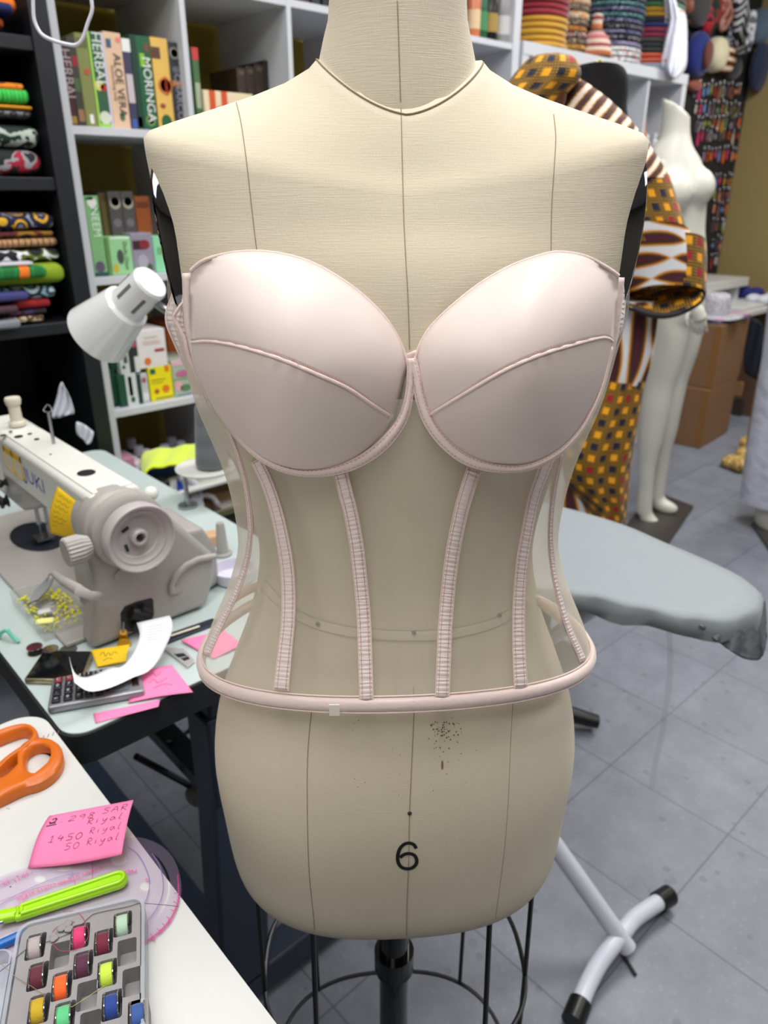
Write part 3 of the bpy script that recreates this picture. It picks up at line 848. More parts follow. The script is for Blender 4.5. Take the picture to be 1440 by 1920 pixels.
# ------------------------------------------------------------------ cutting table in front
KZ = .78
M_wht = mat('white_laminate', (206,207,205), .3, var=.02, vs=30)
kt = thing('cutting_table', 'white laminate cutting table with worn dark edge, scissors and bobbin box on it', 'table', (-.2,.45,0))
c1_ = OZ(102,1350,KZ); 
poly = []
x0, x1, y0, y1, r = -.95, .182, -.35, .818, .035
for k in range(9):
    a = PI/2*k/8; poly.append(V((x1-r + r*math.sin(a), y1-r + r*math.cos(a), KZ-.004)))
poly += [V((x1, y0, KZ-.004)), V((x0, y0, KZ-.004)), V((x0, y1, KZ-.004))]
MB().prism(poly, (0,0,.004)).build('laminate_top', M_wht, kt, flat=True)
MB().prism([p + V((p.x > x0 + .5 and .0015 or 0, .0015 if p.y > .7 else 0, -.024)) for p in poly], (0,0,.0238)).build('edge_band', mat('worn_edge', (92,90,84), .8, var=.4, vs=90), kt, ang=20)
b = MB(); 
for (x, y) in ((x0+.05, y0+.05), (-.05, y0+.05), (x0+.05, y1-.12), (-.05, y1-.12)): MB().box((x-.02, y-.02, 0), (x+.02, y+.02, KZ-.03)).build('leg', mat('grey_steel', (120,122,126), .4, .3), kt, bevel=.003)
ruler_m = MB()
for k in range(4):     # measuring ticks printed at the end of the top
    p = OZ(80 + k*9.3, 1386 - k*3.4, KZ + .0003); q = OZ(82.5 + k*9.3, 1379 - k*3.4, KZ + .0003)
    d = (q - p).normalized().cross(V((0,0,1))) * .0004
    ruler_m.add([p - d, p + d, q + d, q - d], [(0,1,2,3)])
ruler_m.build('printed_tick', mat('ink_grey', (90,90,92), .6), kt, flat=True, fixn=False)
b = MB()
rnd = random.Random(9)
for k in range(34):
    x = rnd.uniform(10, 420); y = rnd.uniform(1480, 1910)
    p = OZ(x, y, KZ + .0003)
    if p.x > .17: continue
    r = rnd.uniform(.0003, .0009); b.add([p + V((r*math.cos(a), r*math.sin(a), 0)) for a in (0,1.05,2.1,3.14,4.2,5.2)], [tuple(range(6))])
tag(b.build('speck', mat('speck_dark', (70,66,62), .9), kt, flat=True, fixn=False), kind='stuff')

# ------------------------------------------------------------------ scissors
M_or = mat('orange_plastic', (206,104,22), .38, var=.06, vs=12, bump=(300,.08,.0004))
sc = thing('scissors', 'large dressmaking scissors with orange plastic handles lying on the white table', 'scissors', tuple(OZ(30,1450,KZ)), 0)
def loop_handle(ptsouter, z0, z1, hole, name, m):
    """ring handle: outer outline and inner hole outline (photograph points on the table), real height, rounded"""
    N = 40
    oo = resamp(cat(ptsouter + [ptsouter[0]], 6), N + 1)[:-1]; hh = resamp(cat(hole + [hole[0]], 6), N + 1)[:-1]
    # align starts
    k0 = min(range(N), key=lambda k: (hh[k] - oo[0]).length); hh = hh[k0:] + hh[:k0]
    b = MB(); rings = []
    prof = [(0,0),(0,.3),(.0,.7),(.15,.95),(.4,1.0),(.62,.96),(.82,.78),(1,.45),(1.05,.2),(1,0)]
    for t, h in prof:
        r = []
        for a, c in zip(oo, hh):
            p = a.lerp(c, t); z = z0 + (z1 - z0)*h
            r.append(OZ(p.x, p.y, z0) * 1.0 + V((0,0,z - z0)))
        rings.append(r)
    rings.append(rings[0])
    b.loft(rings, True, False, False)
    return b.build(name, m, sc, ang=50)
loop_handle([(36,1452),(36,1428),(48,1410),(72,1400),(100,1402),(118,1416),(121,1438),(108,1462),(80,1482),(48,1492),(20,1505),(-10,1518),(-30,1512),(-24,1490),(10,1475)], KZ+.001, KZ+.016, [(52,1448),(52,1430),(62,1418),(82,1412),(100,1416),(108,1430),(104,1444),(90,1455),(70,1460),(56,1456)], 'handle', M_or)
loop_handle([(-40,1400),(0,1388),(30,1378),(55,1375),(72,1384),(74,1402),(50,1424),(22,1444),(-10,1478),(-40,1500)], KZ+.001, KZ+.017, [(-30,1412),(0,1400),(28,1389),(50,1384),(62,1392),(58,1404),(40,1418),(14,1434),(-10,1456),(-30,1470)], 'handle', M_or)
b = MB(); b.prism([OZ(x, y, KZ+.006) for x, y in ((-40,1500),(-20,1512),(-160,1620),(-330,1740),(-345,1735))], (0,0,.002)); b.build('blade', M_steel, sc, bevel=.0005)
b = MB(); b.prism([OZ(x, y, KZ+.003) for x, y in ((-50,1480),(-28,1500),(-150,1600),(-338,1736),(-350,1728))], (0,0,.002)); b.build('blade', M_steel, sc, bevel=.0005)
MB().lathe([(0,0),(.005,0),(.006,.002),(.004,.004),(0,.004)], 16, Matrix.Translation(OZ(-45,1510,KZ+.008))).build('pivot_screw', M_steel, sc)

# ------------------------------------------------------------------ sheet helper: paper notes
def note(pts4, z4, name, label, cat_, m, group=None, curl=0.0, nu=14, nv=14, base=None, curve=None):
    """paper from four corners (a b top, d c bottom) at given heights, bent by curve(u,v)->dz"""
    A, B, C, D = [OZ(p[0], p[1], z) for p, z in zip(pts4, z4)]
    P = []
    for j in range(nv + 1):
        v = j / nv; row = []
        for i in range(nu + 1):
            u = i / nu
            p = A.lerp(B, u).lerp(D.lerp(C, u), v)
            if curve: p = p + V((0, 0, curve(u, v)))
            row.append(p)
        P.append(row)
    b = MB().grid(P)
    o = b.build(name, m, None, ang=80, solid=.0003)
    tag(o, label, cat_, group)
    return o, P
def onP(P, u, v, off=.0004):
    R, C = len(P) - 1, len(P[0]) - 1
    x, y = max(0, min(.9999, u)) * C, max(0, min(.9999, v)) * R
    i, j = int(x), int(y); fx, fy = x - i, y - j
    p = P[j][i].lerp(P[j][i+1], fx).lerp(P[j+1][i].lerp(P[j+1][i+1], fx), fy)
    nn = (P[j][i+1] - P[j][i]).cross(P[j+1][i] - P[j][i]).normalized()
    if nn.z < 0: nn = -nn
    return p + nn * off
def write(P, strokes, r, m, parent, name='handwriting'):
    b = MB()
    for s in strokes:
        c = resamp(cat(s, 5), max(6, len(s) * 4))
        q = [onP(P, p.x, p.y, r * .6) for p in c]
        b.tube(q, r, 4)
    o = b.build(name, m, None); o.parent = parent; WM[o] = Matrix(); return o
GL = {  # single-stroke hand lettering, each glyph in a 0..1 box, y down
 '0': [[(.5,0),(.15,.3),(.15,.7),(.5,1),(.85,.7),(.85,.3),(.5,0)]], '1': [[(.25,.25),(.5,0),(.5,1)],[(.2,1),(.8,1)]],
 '2': [[(.1,.2),(.45,0),(.8,.25),(.5,.65),(.1,1),(.9,.95)]], '4': [[(.35,0),(.15,.55),(.85,.5)],[(.65,.2),(.6,1)]],
 '5': [[(.85,0),(.3,.02),(.25,.42),(.75,.5),(.75,.9),(.15,1)]], '8': [[(.8,.15),(.4,0),(.2,.25),(.7,.6),(.7,.95),(.3,1),(.25,.7),(.8,.15)]],
 '9': [[(.8,.2),(.45,0),(.15,.25),(.45,.5),(.8,.2),(.75,1)]], '.': [[(.4,.95),(.5,1)]], 'S': [[(.85,.1),(.4,0),(.15,.25),(.75,.6),(.7,.95),(.1,1)]],
 'A': [[(.05,1),(.5,0),(.9,1)],[(.2,.6),(.8,.6)]], 'R': [[(.2,1),(.2,0),(.7,.05),(.75,.4),(.2,.5),(.9,1.05)]],
 'i': [[(.4,.45),(.4,1)],[(.42,.2),(.45,.22)]], 'y': [[(.1,.45),(.35,.9),(.8,.45)],[(.8,.45),(.5,1.3),(.1,1.4)]],
 'a': [[(.8,.5),(.35,.45),(.15,.8),(.5,1),(.8,.55),(.95,1)]], 'l': [[(.6,-.1),(.4,.9),(.7,1)]], '-': [[(.1,1.15),(.9,1.1)]]}
def hand(P, s, u0, v0, w, h, r, m, parent, slant=-.05, drop=0.0):
    st = []
    for k, ch in enumerate(s):
        for g in GL.get(ch, []):
            st.append([(u0 + w*(k + .85*x) - slant*(1 - y)*w*2, v0 + h*y + drop*(k + x)) for x, y in g])
    if st: write(P, st, r, m, parent)
M_pink = mat('pink_paper', (246,130,178), .75, var=.03)
M_yel = mat('yellow_paper', (246,200,20), .75, var=.03)
M_ink = mat('ink_maroon', (120,34,60), .6); M_inkg = mat('ink_dark', (44,44,50), .6)
M_paper = mat('receipt_paper', (232,233,236), .7, var=.02)
o, P = note([(92,1530),(250,1500),(228,1602),(52,1628)], (KZ+.012, KZ+.028, KZ+.022, KZ+.0015), 'sticky_note', 'pink sticky note with handwriting, curling at the white table edge above the curve ruler', 'note', M_pink,
            curve=lambda u, v: .006*math.sin(PI*v)*(1-u*.4) - .003*math.sin(PI*u)*v)
hand(P, '2.298', .06, .13, .108, .12, .00035, M_ink, o, drop=-.0); hand(P, 'SAR', .66, .08, .105, .12, .00035, M_ink, o)
hand(P, 'Riyal', .52, .27, .085, .11, .00035, M_ink, o); hand(P, '1450', .13, .52, .10, .11, .00035, M_ink, o)
hand(P, 'Riyal', .58, .47, .075, .10, .0003, M_ink, o); hand(P, '50', .34, .68, .09, .10, .0003, M_ink, o); hand(P, 'Riyal', .58, .65, .075, .10, .0003, M_ink, o)
write(P, [[(.05,.30),(.16,.28)],[(.08,.14),(.12,.12),(.13,.2)],[(.06,.2),(.1,.24),(.14,.22)]], .0006, M_inkg, o)

# ------------------------------------------------------------------ transparent curve ruler
M_plex = bpy.data.materials.new('clear_lilac_plastic'); n = NT(M_plex)
for x in list(n.n):
    if x.type == 'BSDF_PRINCIPLED': n.n.remove(x)
tr = n.new('ShaderNodeBsdfTransparent'); tr.inputs[0].default_value = lin((253,250,254))
gl = n.new('ShaderNodeBsdfGlossy'); gl.inputs[1].default_value = .1; gl.inputs[0].default_value = (.8,.78,.8,1)
df = n.new('ShaderNodeBsdfDiffuse'); df.inputs[0].default_value = lin((210,190,220))
a1 = n.new('ShaderNodeMixShader'); a1.inputs[0].default_value = .055; n.l.new(tr.outputs[0], a1.inputs[1]); n.l.new(df.outputs[0], a1.inputs[2])
a2 = n.new('ShaderNodeMixShader'); a2.inputs[0].default_value = .035; n.l.new(a1.outputs[0], a2.inputs[1]); n.l.new(gl.outputs[0], a2.inputs[2])
n.l.new(a2.outputs[0], n.out.inputs[0])
def plate_holes(outer, holes, z0, z1, name, m, parent=None, floor=None, walls=True):
    """flat plate with holes; points are xy Vectors; floor: z of the holes' bottoms"""
    bm = bmesh.new(); edges = []
    def loop(pts, z):
        vs = [bm.verts.new((p.x, p.y, z)) for p in pts]
        return vs, [bm.edges.new((vs[i], vs[(i+1) % len(vs)])) for i in range(len(vs))]
    ov, oe = loop(outer, z1); hv = [loop(h, z1) for h in holes]
    ed = list(oe)
    for _, e in hv: ed += e
    bmesh.ops.triangle_fill(bm, use_beauty=True, use_dissolve=False, edges=ed)
    b = MB(); idx = {v: i for i, v in enumerate(bm.verts)}
    vs = [v.co.copy() for v in bm.verts]; fs = [[idx[v] for v in f.verts] for f in bm.faces]
    bm.free()
    b.add(vs, fs)
    N = len(outer); b.add([V((p.x, p.y, z1)) for p in outer] + [V((p.x, p.y, z0)) for p in outer], [(i, (i+1) % N, N + (i+1) % N, N + i) for i in range(N)])
    for h in holes:
        N = len(h); zf = z0 if floor is None else floor
        b.add([V((p.x, p.y, z1)) for p in h] + [V((p.x, p.y, zf)) for p in h], [(i, (i+1) % N, N + (i+1) % N, N + i) for i in range(N)])
        if floor is not None: b.add([V((p.x, p.y, zf)) for p in h], [tuple(range(N))])
    if floor is None: b.add([v - V((0,0,z1-z0)) for v in vs], [f[::-1] for f in fs])
    else: b.add([V((p.x, p.y, z0)) for p in outer], [tuple(range(len(outer)))])
    return b.build(name, m, parent, flat=True, fixn=False)
RZ0 = KZ + .0012
fc = OZ(205,1690,RZ0)
rul = thing('curve_ruler', 'clear pink and lilac french curve ruler hanging over the white table edge', 'ruler', tuple(fc))
ro = resamp(cat([(-60,1668),(20,1638),(70,1622),(160,1590),(240,1572),(285,1578),(320,1603),(338,1645),(338,1690),(318,1735),(285,1765),(240,1792),(180,1810),(100,1830),(20,1850),(-60,1860)], 6), 90)
slot = [V((p.x, p.y, 0)) for p in resamp(cat([(280,1597),(300,1612),(316,1640),(319,1665),(314,1690),(296,1720),(270,1745),(292,1722),(310,1690),(315,1665),(311,1640),(297,1614)], 5), 40)]
circ = lambda x, y, a, b_: [V((x + a*math.cos(k*PI/10), y + b_*math.sin(k*PI/10), 0)) for k in range(20)]
px2 = lambda pts, z: [OZ(p.x, p.y, z) for p in pts]
H_ = [px2(slot, RZ0), px2(circ(223,1612,15,13), RZ0), px2(circ(273,1663,11,9), RZ0), px2(circ(75,1649,11,7), RZ0), px2(circ(120,1626,14,9), RZ0)]
plate_holes(px2(ro, RZ0), H_, RZ0, RZ0 + .0014, 'ruler_plate', M_plex, rul)
M_pk = mat('pink_print', (226,70,150), .5); M_lil = mat('lilac_print', (150,130,200), .5)
def pxline(b, pts, z, r=.00025, k=5):
    c = cat(pts, k); b.tube([OZ(p.x, p.y, z) for p in c], r, 4)
b = MB(); zr = RZ0 + .0016
arc = cat([(335,1640),(336,1690),(316,1733),(283,1763),(238,1789),(200,1802)], 14)
pxline(b, [(333,1640),(334,1690),(314,1731),(281,1760),(236,1786)], zr, .00035)
for i in range(6, len(arc) - 1):
    p = arc[i]; t = (arc[i+1] - arc[i]).normalized(); nn = V((t.y, -t.x, 0)); L = 11 if i % 5 == 0 else 5
    if nn.x > 0: nn = -nn
    b.tube([OZ(p.x, p.y, zr), OZ(p.x + nn.x*L, p.y + nn.y*L, zr)], .00028, 3)
a2_ = cat([(-20,1662),(30,1640),(110,1612),(160,1598)], 22)
for i in range(len(a2_) - 1):
    p = a2_[i]; L = 9 if i % 5 == 0 else 4
    b.tube([OZ(p.x, p.y, zr), OZ(p.x + L*.3, p.y + L, zr)], .00018, 3)
for k in range(11):
    x = 25 + k*13; y = 1722 - k*6.5; b.tube([OZ(x, y, zr), OZ(x + 2, y + 14, zr)], .0002, 3)
pxline(b, [(0,1690),(60,1668),(140,1650),(210,1648)], zr); pxline(b, [(172,1600),(174,1660)], zr); pxline(b, [(140,1650),(142,1672)], zr)
b.build('printed_scale', M_pk, rul)
b = MB(); pxline(b, [(-20,1712),(10,1690),(60,1664),(110,1644),(150,1636)], zr, .0003); pxline(b, [(55,1700),(75,1684),(110,1670),(150,1660)], zr, .0003)
pxline(b, [(285,1600),(300,1625),(306,1660),(300,1690),(280,1722),(248,1750)], zr, .0003); pxline(b, [(240,1588),(262,1606),(280,1650),(270,1695),(235,1722)], zr, .0003)
pxline(b, [(0,1660),(60,1636),(132,1634),(128,1648)], zr, .00025); b.build('printed_curve', M_lil, rul)
def txz(s, size, px, py, ang, m, parent, z, name='printed_text'):
    o_ = OZ(px, py, z); q = OZ(px + 10*math.cos(ang), py - 10*math.sin(ang), z); xd = (q - o_).normalized()
    return text(s, size, o_, xd, V((0,0,1)).cross(xd), m, parent, name)
txz('COMIN SHAPED CURVE RULER', .0052, 112, 1655, math.radians(20) + PI, M_pk, rul, zr)
txz('NO.8231', .007, 228, 1636, math.radians(8) + PI, M_pk, rul, zr)
txz('MADE IN CHINA', .0036, 28, 1702, math.radians(45) + PI, M_pk, rul, zr)
for i, (x, y, s) in enumerate(((318,1726,'3'),(302,1744,'4'),(288,1760,'5'),(12,1655,'12'),(32,1650,'11'),(48,1640,'10'),(255,1705,'8'),(276,1650,'2'))):
    txz(s, .006, x, y, math.radians(30) + PI, M_pk, rul, zr)

# ------------------------------------------------------------------ lime seam ripper holder
sr = thing('seam_ripper', 'lime green plastic seam ripper in its cap beside the grey bobbin box', 'seam ripper', tuple(OZ(120,1680,KZ)))
M_lime = mat('lime_plastic', (164,220,20), .3, coat=.3)
def barpx(p0, p1, z, w, h, name, m, parent, taper=1.0, round_=.5, groove=False):
    A, B = OZ(*p0, z), OZ(*p1, z); d = (B - A); L = d.length; d.normalize(); s_ = V((0,0,1)).cross(d)
    rings = []
    for k in range(13):
        t = k / 12; ww = w * (taper + (1 - taper) * t)
        e = 1.0
        if t > .9: e = math.sqrt(max(.02, 1 - ((t - .9) / .1) ** 2 * .9))
        c = A + d * (L * t); ring = []
        for j in range(16):
            a = 2*PI*j/16
            yy = math.copysign(abs(math.cos(a))**.7, math.cos(a)) * ww/2 * e; zz = math.copysign(abs(math.sin(a))**.7, math.sin(a)) * h/2 
            if groove and math.sin(a) > .5 and abs(math.cos(a)) < .6 and .12 < t < .93: zz -= h*.22
            ring.append(c + s_*yy + V((0,0,h/2 + zz)))
        rings.append(ring)
    return MB().loft(rings).build(name, m, parent, ang=50)
A_, B_ = OZ(28,1722,KZ+.004), OZ(241,1651,KZ+.004); d_ = (B_ - A_).normalized(); s__ = V((0,0,1)).cross(d_); Lc = (B_ - A_).length
def stad(w0, w1, a0, a1, z):
    o_ = [A_ + d_*a0 - s__*w0 + V((0,0,z))]
    o_ += [A_ + d_*(a1 - w1 + w1*math.sin(t)) - s__*(w1*math.cos(t)) + V((0,0,z)) for t in [PI*k/12 for k in range(13)]]
    return o_ + [A_ + d_*a0 + s__*w0 + V((0,0,z))]
MB().prism(stad(.0066,.0082,0,Lc,0), (0,0,.0075)).build('cap', M_lime, sr, bevel=.003, seg=4)
rl = stad(.0042,.0056,.006,Lc - .003,.0078); MB().tube(resamp(rl + [rl[0]], 80), .0019, 10).build('cap_rim', M_lime, sr)
barpx((2,1727),(34,1720), KZ+.0045, .0115, .009, 'cap_mouth', M_lime, sr)
MB().tube([OZ(-40,1740,KZ+.009), OZ(6,1728,KZ+.009)], .0018, 8).build('shaft', M_steel, sr)
pen = thing('blue_pen', 'blue pen partly under the bobbin box', 'pen', tuple(OZ(10,1772,KZ)))
MB().tube([OZ(-60,1796,KZ+.005), OZ(8,1768,KZ+.005), OZ(52,1748,KZ+.005)], .0042, 12).build('barrel', mat('blue_plastic', (20,96,176), .3), pen)
MB().tube([OZ(-75,1802,KZ+.005), OZ(-60,1796,KZ+.005)], .0045, 12).build('pen_cap', mat('blue_dark', (14,60,130), .3), pen)

# ------------------------------------------------------------------ bobbin box
BZ = KZ + .0245
bx_ = thing('bobbin_box', 'open translucent bobbin box with grey foam insert of rectangular slots', 'box', tuple(OZ(160,1830,KZ)))
e1 = (OZ(246,1692,BZ) - OZ(46,1740,BZ)); e1.normalize(); e2 = V((0,0,1)).cross(e1); 
if e2.dot(FWDV) > 0: e2 = -e2
TL = OZ(38,1738,BZ); WB = (OZ(268,1690,BZ) - TL).dot(e1); LB = .125
def bxp(u, v): return TL + e1*u + e2*v
def rr(c, hw, hl, r, n=4):
    out = []
    for cx, cy, a0 in ((hw-r, hl-r, 0), (-hw+r, hl-r, PI/2), (-hw+r, -hl+r, PI), (hw-r, -hl+r, 1.5*PI)):
        for k in range(n+1):
            a = a0 + PI/2*k/n; out.append(c + e1*(cx + r*math.cos(a)) + e2*(cy + r*math.sin(a)))
    return out
M_foam = mat('grey_foam', (150,147,148), .95, var=.08, vs=60, bump=(500,.3,.0006))
M_case = mat('translucent_case', (206,212,222), .25, alpha=.45)
slots = [((67,1774),(176,164,166)),((112,1790),None),((150,1755),(214,52,110)),((194,1766),(112,20,48)),((230,1732),(176,206,180)),((238,1784),None),((71,1830),(94,26,44)),((156,1808),(84,30,62)),((201,1824),(198,226,70)),((248,1840),None),
         ((116,1848),(250,98,24)),((73,1892),(196,162,20)),((163,1866),None),((210,1884),(22,60,140)),((121,1906),(92,196,130)),((259,1902),(48,84,150)),((169,1924),None)]
holes = []
for (x, y), c in slots: holes.append(rr(OZ(x, y, BZ), .0072, .0112, .002))
ctr = bxp(WB/2, LB/2)
plate_holes(rr(ctr, WB/2 - .002, LB/2 - .002, .008), holes, KZ + .003, BZ, 'foam_insert', M_foam, bx_, floor=BZ - .016)
outer = rr(ctr, WB/2 + .0015, LB/2 + .0015, .010, 6); inner = rr(ctr, WB/2 - .001, LB/2 - .001, .0085, 6)
b = MB(); N = len(outer)
lv = [(outer, KZ + .001), (outer, BZ + .002), (inner, BZ + .002), (inner, KZ + .002)]
b.loft([[V((p.x, p.y, z)) for p in q] for q, z in lv], True, True, True)
b.build('case', M_case, bx_, ang=50)
lid = rr(bxp(-.042, LB/2 + .012), .037, LB/2 + .001, .009, 6); lidi = rr(bxp(-.042, LB/2 + .012), .0355, LB/2 - .0005, .0075, 6)
b = MB(); b.loft([[V((p.x, p.y, z)) for p in q] for q, z in ((lid, KZ + .001), (lid, KZ + .018), (lidi, KZ + .018), (lidi, KZ + .003))], True, True, True); b.build('lid', M_case, bx_, ang=50)
q = OZ(112,1748,BZ + .001); rb = MB()
rnd = random.Random(4)
for k in range(9): rb.sphere(q + V((rnd.uniform(-.009,.009), rnd.uniform(-.004,.004), .001)), rnd.uniform(.002,.004), 7, 5, (1,1,.5))
rb.build('torn_foam', M_foam, bx_)
cols_ = {(176,164,166):'grey',(214,52,110):'hot pink',(112,20,48):'maroon',(176,206,180):'mint',(94,26,44):'wine red',(84,30,62):'purple',(198,226,70):'yellow green',(250,98,24):'orange',(196,162,20):'mustard yellow',(22,60,140):'royal blue',(92,196,130):'green',(48,84,150):'denim blue'}
where_ = {'grey':'in the top corner slot of the foam','maroon':'next to the mint bobbin','wine red':'above the mustard bobbin at the foam edge','purple':'below the hot pink bobbin'}
for (x, y), c in slots:
    if c is None: continue
    nm = cols_[c]; p = OZ(x + 1, y + 5, BZ - .004)
    t = thing('bobbin', f'metal bobbin of {nm} thread ' + where_.get(nm, 'standing in the grey foam slot'), 'bobbin', tuple(p), 0, 'bobbins in the foam box')
    Mx = Matrix.Translation(p) @ Matrix(((e1.x, e2.x, 0, 0), (e1.y, e2.y, 0, 0), (0, 0, 1, 0), (0, 0, 0, 1))) @ Matrix.Rotation(PI/2, 4, 'Y')
    mt = mat('thread_' + nm.replace(' ', '_'), c, .75, sheen=.3, bump=(700, .5, .0006))
    MB().lathe([(.0032,-.0042),(.0086,-.0042),(.0088,0),(.0086,.0042),(.0032,.0042)], 28, Mx).build('thread', mt, t)
    for s_ in (-1, 1):
        MB().lathe([(.0028,s_*.0043),(.0103,s_*.0043),(.0106,s_*.0047),(.0103,s_*.0052),(.0028,s_*.0052)], 28, Mx).build('flange', M_chrome, t)
def thread(pts, z, r, m, name, label):
    c = cat(pts, 8); b = MB()
    b.tube([OZ(p.x, p.y, z if not hasattr(z, '__call__') else z(i / len(c))) for i, p in enumerate(c)], r, 5)
    return tag(b.build(name, m, None), label, 'thread')
thread([(-8,1828),(20,1806),(50,1780),(100,1762),(140,1745),(165,1722),(182,1712),(240,1700),(262,1694),(310,1697),(335,1700)], BZ + .001, .00022, mat('navy_thread', (30,32,44), .8), 'loose_thread', 'dark navy thread trailing over the bobbin box to the table edge')
thread([(140,1728),(112,1735),(98,1748),(97,1765),(112,1782),(140,1781),(158,1770),(166,1748),(158,1725),(142,1709),(118,1710)], BZ + .0012, .00022, mat('rose_thread', (190,60,100), .8), 'loose_thread', 'rose thread looped beside the hot pink bobbin')
thread([(196,1848),(160,1872),(132,1890),(124,1897)], BZ + .001, .0002, mat('lime_thread', (190,200,120), .8), 'loose_thread', 'pale lime thread from the yellow green bobbin')
thread([(3,1808),(30,1832),(60,1850),(86,1868)], BZ + .0015, .0002, mat('tan_thread', (150,130,80), .8), 'loose_thread', 'tan thread ending at the mustard bobbin')
# ================================================================== sewing machine
M_mw = mat('machine_white', (222,222,216), .32, var=.02); M_mg = mat('machine_grey', (166,162,158), .4, var=.03)
M_dk = mat('machine_black', (34,34,36), .5); M_bone = mat('bone_plastic', (216,208,190), .4)
sm = thing('sewing_machine', 'white and grey industrial sewing machine with big handwheel on the pale green table', 'sewing machine', (.36,1.15,TZ))
YB = .92
pg = [OY(x, y, YB) for x, y in ((170,1206),(182,1110),(176,1080),(165,1040),(161,1000),(166,968),(180,945),(203,928),(232,920),(262,922),(293,942),(322,970),(407,1044),(404,1085),(391,1144),(324,1173),(227,1207))]
pg[0].z = pg[-1].z = TZ + .004; pg[-2].z = TZ + .004; pg[-3].z = TZ + .004
MB().prism(pg, (0,.042,0)).build('column', M_mg, sm, bevel=.010, seg=4)
MB().prism([V((.322,YB+.03,TZ+.004)), V((.322,YB+.03,.95)), V((.395,YB+.03,.95)), V((.455,YB+.03,.88)), V((.46,YB+.03,TZ+.004))], (0,.10,0)).build('column_back', M_mg, sm, bevel=.008, seg=3)
x4, x3 = OY(404,1085,YB).x, .335
MB().prism([V((.40,YB+.01,TZ+.004)), V((x4+.035,YB+.05,TZ+.004)), V((x4+.035,YB+.05,TZ+.07)), V((x4+.005,YB+.03,TZ+.12)), V((.40,YB+.01,TZ+.14))], (0,.12,0)).build('rear_casing', M_mg, sm, bevel=.008, seg=3)
MB().box((.265,.955,TZ+.001), (.47,1.50,TZ+.008)).build('bed', M_mg, sm, bevel=.002)
b = MB(); b.prism([V((.325,YB+.02,.905)), V((.325,YB+.02,.974)), V((.331,YB+.02,.980)), V((.392,YB+.02,.980)), V((.398,YB+.02,.974)), V((.398,YB+.02,.905))], (0,.50,0))
b.build('arm', M_mw, sm, bevel=.004, seg=3)
MB().box((.333,YB+.025,.979), (.390,1.30,.9825)).build('top_cover', M_mw, sm, bevel=.001)
b = MB(); b.prism([V((.327,1.14,.91)), V((.327,1.44,.91)), V((.327,1.44,.87)), V((.327,1.40,.855)), V((.327,1.27,.855)), V((.327,1.20,.880))], (.068,0,0)); b.build('head', M_mg, sm, bevel=.006, seg=3)
MB().prism([V((.323,1.34,.865)), V((.323,1.42,.865)), V((.323,1.42,.975)), V((.323,1.34,.975))], (.076,0,0)).build('face_plate', M_mw, sm, bevel=.006)
ny = 1.33
MB().tube([(.365,ny,.865),(.365,ny,.800)], .004, 10).build('needle_bar', M_steel, sm)
MB().tube([(.365,ny,.800),(.365,ny,.775)], .0008, 6).build('needle', M_steel, sm)
b = MB(); b.tube([(.378,ny-.01,.87),(.378,ny-.01,.79)], .0045, 10); b.box((.350,ny-.025,.775),(.380,ny+.006,.779)); b.box((.372,ny-.014,.778),(.384,ny-.004,.80)); b.build('presser_foot', M_steel, sm)
MB().prism([V((.365+.045*math.cos(a), ny+.02+.075*math.sin(a), TZ+.008)) for a in [2*PI*k/24 for k in range(24)]], (0,0,.0012)).build('needle_plate', mat('dark_steel', (60,66,78), .3, .6), sm)
# handwheel
hc = OY(258,1005,.885)
Mh = Matrix.Translation(hc) @ Matrix.Rotation(PI/2, 4, 'X')
MB().lathe([(0,-.012),(.044,-.012),(.047,-.006),(.0478,.0),(.0478,.012),(.0465,.0155),(.0448,.0155),(.0435,.011),(.040,.0085),(.037,.0085),(.0355,.005),(.032,.003),(.030,.003),(.028,0),(.0145,-.001),(.0125,-.001),(.0115,.008),(.0095,.010),(.007,.010),(.0065,.006),(0,.006)], 64, Mh).build('handwheel', mat('wheel_grey', (176,170,170), .35), sm, ang=35)
MB().lathe([(0,-.10),(.050,-.10),(.0525,-.03),(.0525,-.022),(.046,-.018),(0,-.018)], 48, Mh).build('wheel_collar', M_mg, sm)
b = MB(); b.lathe([(0,.0062),(.0045,.0062),(.0045,.0085),(0,.0085)], 6, Mh); b.build('hub_screw', M_iron, sm)
for a in (2.4, 3.75):
    c = hc + V((.021*math.cos(a), 0, .021*math.sin(a))); c.y -= .0008
    MB().box((-.005,-.001,-.0018),(.005,.001,.0018), Matrix.Translation(c) @ Matrix.Rotation(-a + PI/2 + .4, 4, 'Y')).build('slot', M_dk, sm)
# holes and details of the end casting
for x, y, r in ((228,1080,.0085),(330,1105,.0058),(294,1063,.0022)):
    c = OY(x, y, YB); Mq = Matrix.Translation(c) @ Matrix.Rotation(PI/2, 4, 'X')
    MB().lathe([(r,0),(r*1.3,.0),(r*1.28,.0018),(r,.0018)], 20, Mq).build('boss', M_mg, sm)
    MB().lathe([(0,0),(r,0),(r,.0008),(0,.0008)], 20, Mq).build('bolt_hole', M_dk, sm)
b = MB(); b.tube([OY(x, y, YB - .002) for x, y in ((322,1112),(321,1098),(330,1078),(348,1060),(372,1048),(403,1043))], .005, 10); b.build('casting_ridge', M_mg, sm)
b = MB(); b.prism([OY(x, y, YB - .0005) for x, y in ((228,1185),(226,1150),(234,1137),(256,1128),(284,1121),(288,1126),(289,1152),(285,1164),(262,1168),(262,1185))], (0,.001,0)); b.build('opening_shade', M_dk, sm, bevel=.0006)  # dark plate stands in for the shade inside the base hole
